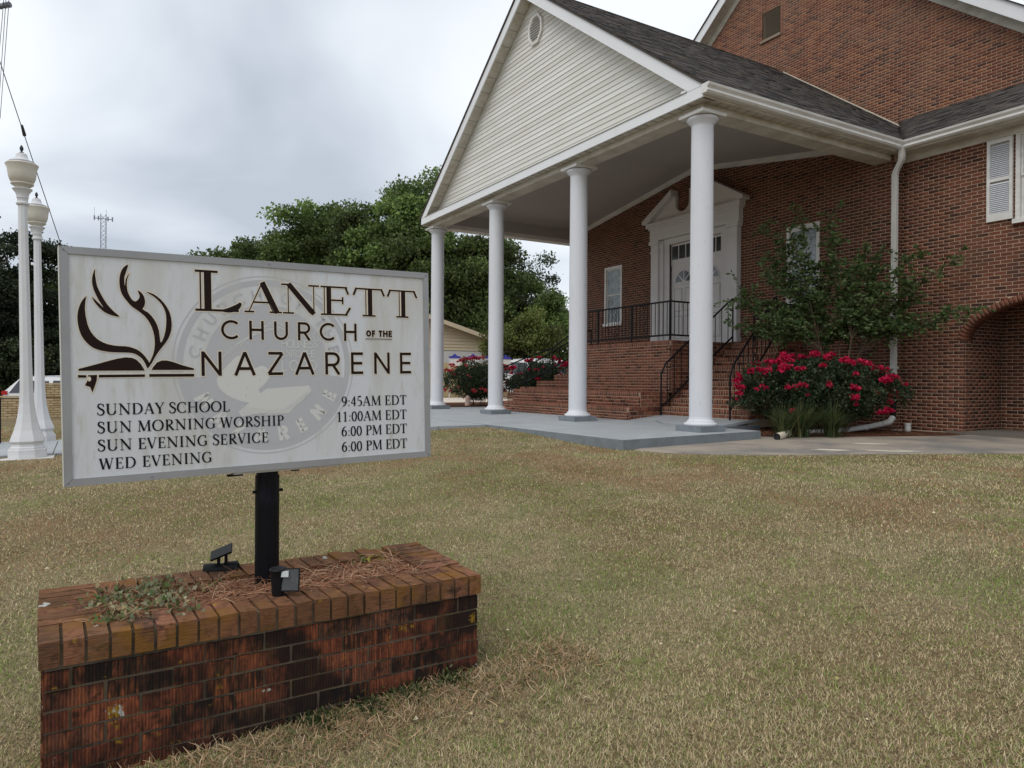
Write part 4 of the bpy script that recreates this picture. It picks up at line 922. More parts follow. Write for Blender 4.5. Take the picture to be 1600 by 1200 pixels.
pbox(b, -OVH - .008, -.12, .12, PW - .12, lo, hi); pbox(b, -PL_ + .12, -PL_ + OVH + .008, .12, PW - .12, lo, hi)
b.build('mortar', 'planter_mortar', planter)
SZ = PZ - .035      # soil level
b = MB(); n1, n2 = 24, 10; vs = []; fs = []
for i in range(n1 + 1):
    for j in range(n2 + 1):
        u, w = -.16 - (PL_ - .32) * i / n1, .17 + (PW - .34) * j / n2; x, y, _ = pp(u, w, 0); vs.append((x, y, SZ + random.uniform(-.008, .012) + .01 * math.sin(i * .7)))
for i in range(n1):
    for j in range(n2): a = i * (n2 + 1) + j; fs.append((a, a + 1, a + n2 + 2, a + n2 + 1))
b.add(vs, fs); b.build('soil', 'mulch', planter)

def strands(n, sample, length, width, cols, up=0.1, curve=.3, tri=False, dirs=None):
    """flat curved strands; returns V,F,C (2 quads each)"""
    P = sample(n); n = len(P); a = rng.uniform(0, 2 * np.pi, n) if dirs is None else dirs(n)
    L = length[0] + (length[1] - length[0]) * rng.random(n); W = width * (0.7 + .6 * rng.random(n))
    el = rng.normal(up, .12, n)
    d = np.stack([np.cos(a) * np.cos(el), np.sin(a) * np.cos(el), np.sin(el)], 1); s = np.stack([-np.sin(a), np.cos(a), rng.normal(0, .5, n)], 1); s /= np.linalg.norm(s, axis=1)[:, None]
    cv_ = rng.normal(0, curve, n)[:, None] * L[:, None]
    m = P + d * L[:, None] * .5 + s * cv_ * .25; e_ = P + d * L[:, None] + s * cv_ * .0
    w = s * W[:, None] * .5
    V = np.stack([P - w, P + w, m - w, m + w, e_ - w * .4, e_ + w * .4], 1).reshape(-1, 3)
    k = (np.arange(n) * 6)[:, None]; F = np.concatenate([k + np.array([[0, 1, 3, 2]]), k + np.array([[2, 3, 5, 4]])], 1).reshape(-1, 4)
    c = np.array(cols)[rng.integers(0, len(cols), n)] * (0.7 + .6 * rng.random((n, 1)))
    return V, F, np.repeat(c, 2, 0)
STRAW = [(0.33, 0.155, 0.085), (0.26, 0.11, 0.06), (0.40, 0.22, 0.13), (0.18, 0.075, 0.045), (0.45, 0.30, 0.19)]
def samp(n):
    u = -.165 - (PL_ - .34) * rng.random(n); w = .17 + (PW - .35) * rng.random(n); q = np.array([PFR.x, PFR.y]) + np.outer(u, pa) + np.outer(w, pn)
    return np.c_[q, SZ + rng.random(n) * .035]
V, F, C = strands(9500, samp, (.05, .16), .0026, STRAW, .06, .5)
tag(npmesh('pine_straw', V, F, 'straw', col_face=C), 'reddish brown pine straw mulch lying inside the brick planter', 'mulch', kind='stuff')

# ------------------------------------------------------------------ the sign
SC = Vector((5.5673, -8.1111, .8645)); sa = Vector((-.05377, .99831, .02205)); sb = Vector((.00119, -.02202, .99976)); sn_ = Vector((.99855, .05379, 0))
SWd, SHt = 1.4647, .8611
def sp(u, v, d=0.0): q = SC + sa * u + sb * v + sn_ * d; return (q.x, q.y, q.z)
sign = thing('church_sign', 'white church sign board in a grey metal frame on a thick black post', 'sign', (5.467, -8.102, -.08))
def sbox(b, u0, u1, v0, v1, d0, d1):
    b.add([sp(u0, v0, d0), sp(u1, v0, d0), sp(u1, v1, d0), sp(u0, v1, d0), sp(u0, v0, d1), sp(u1, v0, d1), sp(u1, v1, d1), sp(u0, v1, d1)], [(0, 3, 2, 1), (4, 5, 6, 7), (0, 1, 5, 4), (1, 2, 6, 5), (2, 3, 7, 6), (3, 0, 4, 7)])
hw, hh, fw = SWd / 2, SHt / 2, .0265
b = MB(); sbox(b, -hw + .004, hw - .004, -hh + .004, hh - .004, -.20, -.010); b.build('cabinet', 'sign_metal', sign)
b = MB(); sbox(b, -hw + fw - .004, hw - fw + .004, -hh + fw - .004, hh - fw + .004, -.0095, -.006); b.build('panel', 'panel_face', sign)
def member(poly): 
    b = MB(); n = len(poly); b.prism(poly, lambda u, v, d: sp(u, v, d), -.0094, .0); b.build('frame_bar', 'sign_metal', sign)
g_ = .0007
member([(-hw, hh - g_), (-hw, -hh + g_), (-hw + fw, -hh + fw + g_), (-hw + fw, hh - fw - g_)])
member([(hw, hh - g_), (hw - fw, hh - fw - g_), (hw - fw, -hh + fw + g_), (hw, -hh + g_)])
member([(-hw + g_, hh), (-hw + fw + g_, hh - fw), (hw - fw - g_, hh - fw), (hw - g_, hh)])
member([(-hw + g_, -hh), (hw - g_, -hh), (hw - fw - g_, -hh + fw), (-hw + fw + g_, -hh + fw)])
b = MB(); sbox(b, -hw - .003, -hw - .0003, -hh, hh, -.06, .001); b.build('edge_strip', 'sign_lip', sign)
for (u, v) in [(-hw + .012, hh - .012), (hw - .012, hh - .012), (-hw + .012, -hh + .012), (hw - .012, -hh + .012), (0, hh - .012), (-.45, -hh + .012)]:
    b = MB(); b.tube([sp(u, v, 0), sp(u, v, .002)], .003, 8); b.build('screw', 'steel', sign)
# saddle under the cabinet and the post
PX, PY = 5.467, -8.102
b = MB(); b.tube([(PX, PY, -.10), (PX, PY, .345)], .0495, 28); b.build('post', 'post_paint', sign, smooth=True)
b = MB(); b.tube([(PX, PY, .345), (PX, PY, .40)], .0495, 28, False); b.build('post_collar', 'post_paint', sign, smooth=True)
b = MB(); b.tube([(PX, PY, .30), (PX, PY, .50)], .0445, 28); b.build('inner_post', 'post_paint', sign, smooth=True)
b = MB(); b.tube([(PX + .003, PY - .060, .333), (PX + .003, PY + .063, .335)], .0065, 8); b.build('bolt', 'post_paint', sign)
b = MB(); sbox(b, -.15, .30, -hh - .010, -hh + .002, -.13, -.02); b.build('saddle_plate', 'pvc', sign)
b = MB(); sbox(b, -.17, -.11, -hh - .018, -hh - .011, -.06, -.03); b.build('clip', 'black_metal', sign)
b = MB(); sbox(b, .09, .12, -hh - .017, -hh - .011, -.06, -.03); b.build('clip', 'black_metal', sign)

# --- flat print: a small stroke font (serif and sans)
def ribbon(b, pts, ws, d):
    pts = [Vector(p) for p in pts]; n = len(pts); L = []; Rr = []
    for i, p in enumerate(pts):
        t_ = (pts[min(i + 1, n - 1)] - pts[max(i - 1, 0)]).normalized(); nn = Vector((-t_.y, t_.x)); w = ws[i] if isinstance(ws, list) else ws
        L.append(p + nn * w / 2); Rr.append(p - nn * w / 2)
    vs = [sp(q.x, q.y, d) for q in L] + [sp(q.x, q.y, d) for q in Rr]; b.add(vs, [(i, i + 1, n + i + 1, n + i) for i in range(n - 1)])
def arc(cx, cy, rx, ry, a0, a1, n=18): return [(cx + rx * math.cos(R(a0 + (a1 - a0) * i / n)), cy + ry * math.sin(R(a0 + (a1 - a0) * i / n))) for i in range(n + 1)]
TK, TN = .165, .062
def modw(pts, tk, tn, mode='v'):
    out = []
    for i in range(len(pts)):
        a, b_ = pts[max(0, i - 1)], pts[min(len(pts) - 1, i + 1)]; dx_, dy_ = b_[0] - a[0], b_[1] - a[1]; l = math.hypot(dx_, dy_) or 1; k = abs(dy_) / l if mode == 'v' else abs(dx_) / l
        out.append(tn + (tk - tn) * k ** 1.5)
    return out
def serif_glyph(ch, tk=TK, tn=TN):
    S = []; A = S.append
    st = lambda x, y0=0, y1=1, w=tk: A(([(x, y0), (x, y1)], w))
    sf = lambda x, y, l=.13, r_=.13: A(([(x - l, y + (tn * .5 if y < .5 else -tn * .5)), (x + r_, y + (tn * .5 if y < .5 else -tn * .5))], tn))
    cu = lambda pts, tk_=tk, tn_=tn: A((pts, modw(pts, tk_, tn_)))
    tick = lambda x, y0, y1: A(([(x, y0), (x, y1)], tn * 1.2))
    W = .6
    if ch == 'I': st(.18); sf(.18, 0); sf(.18, 1); W = .36
    elif ch == 'H': st(.17); st(.70); [sf(x, y) for x in (.17, .70) for y in (0, 1)]; A(([(.17, .52), (.70, .52)], tn)); W = .87
    elif ch == 'U': A(([(.17, 1), (.17, .34)], tk)); cu([(.17, .36)] + arc(.42, .33, .25, .31, 180, 360), tk, tn); A(([(.67, .33), (.67, 1)], tn)); sf(.17, 1); sf(.67, 1, .1, .1); W = .84
    elif ch == 'N': st(.16, 0, .97, tn); A(([(.13, .97), (.73, .03)], tk)); st(.73, .0, 1, tn); sf(.16, 0, .12, .12); sf(.14, 1, .12, .04); sf(.73, 1, .12, .12); W = .88
    elif ch == 'D': st(.17); sf(.17, 0, .12, .06); sf(.17, 1, .12, .06); cu([(.17, 1 - tn / 2), (.34, 1 - tn / 2)] + arc(.36, .5, .36, .5 - tn / 2, 90, -90) + [(.17, tn / 2)]); W = .83
    elif ch == 'A': A(([(.07, 0), (.36, .98)], tn)); A(([(.36, .98), (.64, 0)], tk)); A(([(.17, .36), (.54, .36)], tn)); sf(.07, 0, .08, .12); sf(.63, 0, .13, .11); W = .73
    elif ch == 'Y': A(([(.08, .98), (.36, .45)], tk)); A(([(.62, .98), (.36, .45)], tn)); st(.36, 0, .47); sf(.36, 0); sf(.08, 1, .08, .14); sf(.62, 1, .12, .08); W = .68
    elif ch == 'S':
        p = [(.43, .76), (.42, .86), (.36, .95), (.26, .985), (.15, .96), (.085, .86), (.09, .74), (.16, .63), (.28, .53), (.40, .44), (.455, .32), (.44, .16), (.36, .05), (.25, .015), (.14, .04), (.07, .13), (.05, .26)]
        p = smooth_pts(p); n = len(p); A((p, [tn + (tk - tn) * math.sin(math.pi * i / (n - 1)) ** 2 for i in range(n)])); tick(.44, .72, .96); tick(.05, .05, .27); W = .52
    elif ch == 'C': cu(arc(.42, .5, .35, .48, 48, 312, 26)); tick(.655, .70, .97); tick(.655, .03, .22); W = .74
    elif ch == 'G': cu(arc(.42, .5, .35, .48, 48, 325, 26)); tick(.655, .70, .97); st(.66, .06, .42); sf(.66, .40, .13, .09); W = .80
    elif ch == 'O': cu(arc(.43, .5, .36, .48, 0, 360, 36)); W = .86
    elif ch == 'L': st(.17); sf(.17, 1); sf(.17, 0, .12, .05); A(([(.17, tn / 2), (.55, tn / 2)], tn)); A(([(.545, 0), (.565, .24)], tn)); W = .58
    elif ch == 'M': A(([(.12, 0), (.16, 1)], tn)); A(([(.17, .98), (.46, .04)], tk)); A(([(.78, .98), (.46, .04)], tn)); A(([(.83, 0), (.80, 1)], tk)); sf(.12, 0, .1, .1); sf(.83, 0); sf(.16, 1, .12, .02); sf(.80, 1, .02, .13); W = .97
    elif ch in 'RPB': 
        st(.17); sf(.17, 0); sf(.17, 1, .12, .04); cu([(.17, 1 - tn / 2), (.30, 1 - tn / 2)] + arc(.32, .74, .21, .26 - tn / 2, 90, -90) + [(.17, .48 + tn / 2)]); W = .58
        if ch == 'R': A(([(.30, .49), (.62, .02)], tk)); sf(.63, 0, .10, .08); W = .68
    elif ch == 'W': A(([(.06, 1), (.27, .02)], tk)); A(([(.27, .02), (.48, .96)], tn)); A(([(.46, .98), (.68, .02)], tk)); A(([(.68, .02), (.90, 1)], tn)); sf(.06, 1, .08, .12); sf(.46, 1, .1, .1); sf(.90, 1, .1, .08); W = .98
    elif ch == 'V': A(([(.07, 1), (.35, .02)], tk)); A(([(.35, .02), (.62, 1)], tn)); sf(.07, 1, .08, .13); sf(.62, 1, .12, .08); W = .68
    elif ch == 'E': st(.17); sf(.17, 0, .12, .05); sf(.17, 1, .12, .05); A(([(.17, 1 - tn / 2), (.52, 1 - tn / 2)], tn)); A(([(.17, .52), (.44, .52)], tn)); A(([(.17, tn / 2), (.54, tn / 2)], tn)); A(([(.51, 1), (.525, .78)], tn * 1.2)); A(([(.435, .62), (.435, .42)], tn)); A(([(.535, 0), (.56, .24)], tn * 1.2)); W = .60
    elif ch == 'T': st(.32); sf(.32, 0); A(([(.03, 1 - tn / 2), (.61, 1 - tn / 2)], tn)); A(([(.035, 1), (.02, .76)], tn * 1.2)); A(([(.605, 1), (.62, .76)], tn * 1.2)); W = .64
    elif ch == '9': cu(arc(.25, .68, .18, .28, 0, 360, 30), tk * .9); cu(arc(.05, .62, .40, .60, 8, -82, 16), tk * .9); W = .52
    elif ch == '6': cu(arc(.25, .32, .18, .28, 0, 360, 30), tk * .9); cu(arc(.46, .38, .40, .60, 188, 98, 16), tk * .9); W = .52
    elif ch == '0': cu(arc(.25, .49, .19, .47, 0, 360, 34), tk * .9); W = .52
    elif ch == '1': st(.25, 0, .98, tk * .9); sf(.25, 0, .13, .13); A(([(.09, .84), (.25, .95)], tn * 1.2)); W = .50
    elif ch == '4': st(.34, 0, .97, tk * .85); A(([(.03, .30), (.47, .30)], tn * 1.4)); A(([(.04, .32), (.34, .96)], tn * 1.2)); W = .52
    elif ch == '5': A(([(.13, .96), (.40, .96)], tk * .8)); A(([(.12, .97), (.09, .56)], tn * 1.2)); cu(arc(.18, .31, .24, .28, 112, -110, 20), tk * .95); W = .50
    elif ch == ':': A(([(.12, .04), (.12, .15)], .11)); A(([(.12, .48), (.12, .59)], .11)); W = .24
    elif ch == ' ': W = .26
    return S, W
def smooth_pts(p, k=3):
    out = []
    for i in range(len(p) - 1):
        p0, p1, p2, p3 = p[max(i - 1, 0)], p[i], p[i + 1], p[min(i + 2, len(p) - 1)]
        for j in range(k):
            t_ = j / k; out.append(tuple(.5 * (2 * p1[c] + (p2[c] - p0[c]) * t_ + (2 * p0[c] - 5 * p1[c] + 4 * p2[c] - p3[c]) * t_ * t_ + (3 * p1[c] - p0[c] - 3 * p2[c] + p3[c]) * t_ ** 3) for c in (0, 1)))
    out.append(p[-1]); return out
def sans_glyph(ch, w=.125):
    S = []; A = lambda pts: S.append((pts, w)); h = w / 2; W = .7
    if ch == 'N': A([(h, 0), (h, 1)]); A([(h, 1 - h * .6), (.72, h * .6)]); A([(.72, 0), (.72, 1)]); W = .72 + h
    elif ch == 'A': A([(.02, 0), (.40, .98)]); A([(.40, .98), (.78, 0)]); A([(.15, .29), (.65, .29)]); W = .80
    elif ch == 'Z': A([(.04, 1 - h), (.64, 1 - h)]); A([(.64, 1 - h), (.05, h)]); A([(.04, h), (.66, h)]); W = .68
    elif ch == 'R': A([(h, 0), (h, 1)]); A([(h, 1 - h), (.34, 1 - h)] + arc(.36, .68, .26, .32 - h, 90, -90, 12) + [(h, .36 + h)]); A([(.36, .42), (.64, 0)]); W = .68
    elif ch == 'E': A([(h, 0), (h, 1)]); [A([(h, y), (.58, y)]) for y in (1 - h, h)]; A([(h, .5), (.54, .5)]); W = .60
    elif ch == 'C': A(arc(.50, .5, .44, .5 - h, 46, 314, 26)); W = .86
    elif ch == 'H': A([(h, 0), (h, 1)]); A([(.68, 0), (.68, 1)]); A([(h, .52), (.68, .52)]); W = .68 + h
    elif ch == 'U': A([(h, 1), (h, .36)] + arc(.37, .36, .37 - h, .36 - h, 180, 360, 14) + [(.74 - h, 1)]); W = .74
    elif ch == 'O': A(arc(.42, .5, .42 - h, .5 - h, 0, 360, 30)); W = .84
    elif ch == 'F': A([(h, 0), (h, 1)]); A([(h, 1 - h), (.55, 1 - h)]); A([(h, .5), (.50, .5)]); W = .56
    elif ch == 'T': A([(.30, 0), (.30, 1)]); A([(0, 1 - h), (.60, 1 - h)]); W = .60
    elif ch == 'L': A([(h, 0), (h, 1)]); A([(h, h), (.52, h)]); W = .54
    elif ch == 'I': A([(h, 0), (h, 1)]); W = w
    elif ch == 'S': A(smooth_pts([(.52, .84), (.40, .95), (.28, .96), (.12, .90), (.07, .74), (.16, .60), (.30, .52), (.46, .42), (.54, .27), (.46, .10), (.30, .04), (.16, .06), (.05, .17)])); W = .58
    elif ch == 'D': A([(h, 0), (h, 1)]); A([(h, 1 - h), (.3, 1 - h)] + arc(.3, .5, .38, .5 - h, 90, -90, 14) + [(h, h)]); W = .72
    elif ch == ' ': W = .34
    return S, W
def place(glyph, text, u0, v0, h, length, d, mt, name, slope=0.0, halo=None, xs=1.0, hh_=None, **kw):
    G = [glyph(c, **kw) for c in text]; tw = sum(w * xs for _, w in G) * h; gap = (length - tw) / max(1, len(text) - 1)
    if hh_ is not None: pass
    def run(dd, extra, mm, nm):
        b = MB(); u = u0
        for S, w in G:
            for q, (pts, ws) in enumerate(S):
                P_ = [(u + x * h * xs, v0 + y * h + slope * (u - u0)) for x, y in pts]
                if extra:     # lengthen open strokes so that the halo wraps their ends
                    a, c = Vector(P_[0]), Vector(P_[1]); e1 = (a - c).normalized() * extra / 2; y_, z_ = Vector(P_[-1]), Vector(P_[-2]); e2 = (y_ - z_).normalized() * extra / 2
                    P_ = [tuple(a + e1)] + P_[1:-1] + [tuple(y_ + e2)]
                W_ = [k * h + extra for k in ws] if isinstance(ws, list) else ws * h + extra
                ribbon(b, P_, W_, dd + .00001 * q)
            u += w * h * xs + gap
        return b.build(nm, mm, sign, fix=False)
    if halo: run(d - .0006, halo, 'ink_cream', name + '_outline')
    return run(d, 0, mt, name)
D1 = -.0045
# the seal printed pale behind the lettering
cxs, cys = -.007, .003
def ring(b, r0, r1, d, a0=0, a1=360, n=96):
    vs = [];
    for i in range(n + 1): a = R(a0 + (a1 - a0) * i / n); vs += [sp(cxs + r0 * math.cos(a), cys + r0 * math.sin(a), d), sp(cxs + r1 * math.cos(a), cys + r1 * math.sin(a), d)]
    b.add(vs, [(2 * i, 2 * i + 1, 2 * i + 3, 2 * i + 2) for i in range(n)])
b = MB(); ring(b, .361, .366, -.0057); ring(b, .326, .350, -.0057); ring(b, .001, .248, -.0057); ring(b, .248, .327, -.0057, 190, 350); b.build('seal', 'ink_seal', sign, fix=False)
def ring_text(text, glyph, rad, h, a_mid, span, mt, top=True, w=.2, d=-.0054):
    b = MB(); G = [glyph(c, w=w) for c in text]; tot = sum(g_[1] for g_ in G) * h; gap = (R(span) * rad - tot) / (len(text) - 1); s = 0
    for S, W in G:
        mid = s + W * h / 2; ang = (R(a_mid) + (R(span) / 2 - mid / rad)) if top else (R(a_mid) - R(span) / 2 + mid / rad)
        for pts, ws in S:
            P_ = []
            for x, y in pts:
                lx = (x - W / 2) * h; ly = y * h
                if top: r_ = rad + ly; a = ang - lx / rad
                else: r_ = rad - ly; a = ang + lx / rad
                P_.append((cxs + r_ * math.cos(a), cys + r_ * math.sin(a)))
            ribbon(b, P_, (ws if not isinstance(ws, list) else max(ws)) * h, d)
        s += W * h + gap
    b.build('seal_lettering', mt, sign, fix=False)
ring_text('CHURCH OF THE', sans_glyph, .262, .048, 92, 164, 'ink_seal', True)
ring_text('NAZARENE', sans_glyph, .318, .060, 270, 132, 'ink_seal_light', False, w=.26)
def spoly(pts, d, mt, name, offset=(0, 0)):
    b = MB(); tri = tessellate_polygon([[Vector((x, y, 0)) for x, y in pts]]); b.add([sp(x, y, d) for x, y in pts], [tuple(t_) for t_ in tri]); return b.build(name, mt, sign, fix=False)
dove = smooth_pts([(-.19, -.02), (-.13, .04), (-.10, .02), (-.07, -.01), (-.03, .0), (.0, -.03), (-.02, -.07), (-.05, -.10), (-.03, -.13), (-.08, -.15), (-.15, -.13), (-.20, -.09), (-.21, -.05)] + [(-.19, -.02)], 3)[:-1]
spoly(dove, -.0055, 'ink_seal_light', 'seal_dove')
spoly([(-.13, -.185), (-.02, -.095), (.16, -.085), (.17, -.11), (.07, -.20), (-.05, -.195), (-.12, -.205)], -.0052, 'ink_seal_light', 'seal_book')
b = MB()
for q in range(5): ribbon(b, smooth_pts([(-.12, -.165 - .007 * q), (-.06, -.172 - .006 * q), (.05, -.180 - .005 * q), (.165, -.095 - .006 * q)]), .0022, -.0048 + .00002 * q)
for q in range(5): ribbon(b, smooth_pts([(-.20 + .04 * q, .02 + .03 * q), (-.13 + .03 * q, .09 + .02 * q), (-.05 + .02 * q, .13 + .012 * q), (.0 + .02 * q, .15)]), .003, -.0050 + .00002 * q)
for q in range(4): ribbon(b, smooth_pts([(.20 + .015 * q, .10), (.18 + .02 * q, .13), (.215 + .01 * q, .16)]), .003, -.0048 + .00002 * q)
b.build('seal_flame_lines', 'ink_seal_light', sign, fix=False)
for txt, u, v, h, L in (('HOLINESS', .045, .075, .034, .155), ('UNTO THE', .045, .035, .030, .145), ('LORD', .045, -.022, .045, .15)):
    place(sans_glyph, txt, u, v, h, L, -.0049, 'ink_seal_light', 'seal_lettering', w=.10)
LOGO = {
'A':[(-0.651,0.257),(-0.665,0.239),(-0.676,0.212),(-0.681,0.182),(-0.679,0.148),(-0.67,0.113),(-0.654,0.087),(-0.633,0.068),(-0.607,0.058),(-0.576,0.053),(-0.545,0.052),(-0.517,0.051),(-0.497,0.046),(-0.477,0.031),(-0.464,0.009),(-0.457,-0.009),(-0.451,0.013),(-0.459,0.028),(-0.469,0.043),(-0.485,0.059),(-0.505,0.069),(-0.528,0.075),(-0.556,0.076),(-0.587,0.082),(-0.613,0.095),(-0.632,0.114),(-0.646,0.14),(-0.653,0.17),(-0.657,0.205),(-0.655,0.235)],
'B':[(-0.457,-0.009),(-0.451,0.013),(-0.444,0.028),(-0.436,0.05),(-0.431,0.081),(-0.432,0.113),(-0.439,0.145),(-0.451,0.172),(-0.466,0.192),(-0.486,0.209),(-0.506,0.224),(-0.523,0.245),(-0.537,0.267),(-0.544,0.293),(-0.545,0.32),(-0.541,0.346),(-0.531,0.367),(-0.515,0.38),(-0.521,0.357),(-0.528,0.334),(-0.529,0.312),(-0.527,0.299),(-0.524,0.325),(-0.511,0.349),(-0.519,0.326),(-0.521,0.303),(-0.519,0.281),(-0.513,0.264),(-0.505,0.25),(-0.494,0.243),(-0.483,0.252),(-0.479,0.265),(-0.485,0.285),(-0.473,0.277),(-0.464,0.262),(-0.461,0.241),(-0.465,0.225),(-0.47,0.215),(-0.454,0.205),(-0.438,0.188),(-0.424,0.163),(-0.416,0.136),(-0.413,0.109),(-0.41,0.09),(-0.4,0.109),(-0.393,0.137),(-0.39,0.164),(-0.39,0.196),(-0.398,0.224),(-0.412,0.246),(-0.432,0.265),(-0.457,0.281),(-0.432,0.274),(-0.408,0.255),(-0.388,0.229),(-0.376,0.202),(-0.371,0.17),(-0.373,0.137),(-0.384,0.105),(-0.399,0.082),(-0.416,0.059),(-0.43,0.036),(-0.443,0.011)],
'C':[(-0.622,0.356),(-0.623,0.341),(-0.621,0.319),(-0.617,0.293),(-0.606,0.266),(-0.592,0.238),(-0.577,0.216),(-0.561,0.199),(-0.547,0.184),(-0.573,0.189),(-0.596,0.2),(-0.615,0.219),(-0.628,0.238),(-0.634,0.254),(-0.618,0.237),(-0.605,0.223),(-0.598,0.216),(-0.609,0.235),(-0.62,0.258),(-0.629,0.284),(-0.633,0.31),(-0.63,0.336)],
'P1':[(-0.681,-0.008),(-0.66,-0.002),(-0.623,0.009),(-0.588,0.02),(-0.557,0.029),(-0.529,0.034),(-0.509,0.032),(-0.494,0.025),(-0.48,0.009),(-0.47,-0.009),(-0.467,-0.016),(-0.681,-0.015)],
'P2':[(-0.444,-0.014),(-0.437,-0.001),(-0.425,0.014),(-0.408,0.022),(-0.391,0.022),(-0.37,0.017),(-0.337,0.004),(-0.311,-0.004),(-0.294,-0.009),(-0.295,-0.015)],
'L1':[(-0.683,-0.03),(-0.657,-0.031),(-0.657,-0.04),(-0.683,-0.04)],
'L2':[(-0.618,-0.03),(-0.466,-0.03),(-0.467,-0.04),(-0.618,-0.04)],
'L3':[(-0.452,-0.029),(-0.294,-0.03),(-0.294,-0.041),(-0.452,-0.04)],
'M':[(-0.651,-0.031),(-0.623,-0.03),(-0.625,-0.052),(-0.631,-0.071),(-0.639,-0.094),(-0.646,-0.074),(-0.662,-0.068),(-0.654,-0.051)],
}
def outline(b, pts, w, d):
    n = len(pts)
    for i in range(n):
        a, c = Vector(pts[i]), Vector(pts[(i + 1) % n]); t_ = (c - a)
        if t_.length < 1e-5: continue
        t_ = t_.normalized(); ribbon(b, [tuple(a - t_ * w * .35), tuple(c + t_ * w * .35)], w, d + .00001 * (i % 7))
bo = MB()
for k_, pts in LOGO.items():
    P_ = smooth_pts(pts + [pts[0]], 2)[:-1] if k_ in 'ABC' else pts
    outline(bo, P_, .0075, -.0049)
bo.build('emblem_outline', 'ink_cream', sign, fix=False)
for k_, pts in LOGO.items():
    P_ = smooth_pts(pts + [pts[0]], 2)[:-1] if k_ in 'ABC' else pts
    spoly(P_, D1 + .0004, 'ink_dark', 'emblem')
b = MB(); b.add([sp(-.648 + .006 * math.cos(a), -.045 + .009 * math.sin(a), D1 + .0008) for a in np.linspace(0, 2 * math.pi, 10)[:-1]], [tuple(range(9))]); b.build('emblem_drop', 'ink_cream', sign, fix=False)
# LANETT with an inline stem
def inline_glyph(ch):
    S = []; A = S.append; t1, t2, tn = .165, .034, .055; W = .7
    def st(x, y0=0, y1=1): A(([(x + .035, y0), (x + .035, y1)], t1)); A(([(x - .095, y0), (x - .095, y1)], t2))
    def sf(x, y, l=.17, r_=.17): yy = y + (tn / 2 if y < .5 else -tn / 2); A(([(x - l, yy), (x + r_, yy)], tn))
    if ch == 'L': st(.20); sf(.20, 0, .19, .1); sf(.20, 1, .19, .22); A(([(.20, tn / 2), (.80, tn / 2)], tn)); A((arc(.50, .28, .34, .255, 270, 350, 10), [tn + .09 * math.sin(math.pi * i / 10) for i in range(11)])); W = .80
    elif ch == 'A': A(([(.10, 0), (.47, 1)], .035)); A(([(.47, 1.0), (.86, 0)], t1)); A(([(.42, .93), (.76, 0)], t2)); A(([(.22, .34), (.66, .34)], tn)); sf(.10, 0, .10, .15); sf(.82, 0, .17, .16); W = .93
    elif ch == 'N': A(([(.17, 0), (.17, 1)], .035)); A(([(.18, 1), (.88, .02)], t1)); A(([(.12, .98), (.78, 0.03)], t2)); A(([(.88, 0), (.88, 1)], .035)); sf(.17, 0, .15, .15); sf(.88, 1, .15, .15); sf(.14, 1, .16, .12); W = 1.0
    elif ch == 'E': st(.22); sf(.22, 0, .20, .08); sf(.22, 1, .20, .08); A(([(.22, 1 - tn / 2), (.80, 1 - tn / 2)], tn)); A(([(.22, .52), (.66, .52)], tn)); A(([(.22, tn / 2), (.80, tn / 2)], tn)); A(([(.74, 1), (.83, .74)], .07)); A(([(.66, .64), (.66, .40)], tn)); A(([(.74, 0), (.88, .28)], .075)); W = .90
    elif ch == 'T': st(.50); sf(.50, 0, .20, .20); A(([(.08, 1 - tn / 2), (.92, 1 - tn / 2)], tn)); A(([(.12, 1), (.03, .74)], .075)); A(([(.88, 1), (.98, .74)], .075)); W = 1.0
    return S, W
place(inline_glyph, 'L', -.287, .2165, .161, .161 * .8, D1, 'ink_dark', 'lettering', halo=.008, xs=1.28)
place(inline_glyph, 'ANETT', -.100, .2175, .1255, .775, D1, 'ink_dark', 'lettering', halo=.008, xs=1.22)
place(sans_glyph, 'CHURCH', -.191, .1065, .0775, .567, D1, 'ink_dark', 'lettering', halo=.007, w=.135)
place(sans_glyph, 'NAZARENE', -.267, -.039, .0965, .908, D1, 'ink_dark', 'lettering', halo=.008, w=.125)
place(sans_glyph, 'OF THE', .4205, .1275, .029, .125, D1, 'ink_dark', 'lettering', halo=.004, w=.27)
b = MB(); ribbon(b, [(.418, .1175), (.545, .1175)], .0035, D1); b.build('underline', 'ink_dark', sign, fix=False)
b = MB(); ribbon(b, [(.418, .1145), (.547, .1145)], .0035, D1 - .0003); b.build('underline', 'ink_cream', sign, fix=False)
for txt, u, v, h, L, sl in (('SUNDAY SCHOOL', -.626, -.1785, .042, .461, -.009), ('SUN MORNING WORSHIP', -.626, -.2445, .042, .675, -.007), ('SUN EVENING SERVICE', -.626, -.3105, .042, .612, -.009), ('WED EVENING', -.622, -.3790, .042, .388, -.004),
                        ('9:45AM EDT', .302, -.180, .044, .310, -.006), ('11:00AM EDT', .279, -.2465, .044, .333, -.006), ('6:00 PM EDT', .300, -.3115, .044, .312, -.006), ('6:00 PM EDT', .300, -.3790, .044, .312, -.010)):
    place(serif_glyph, txt, u, v, h, L, D1, 'ink_text', 'lettering', slope=sl, xs=1.12)
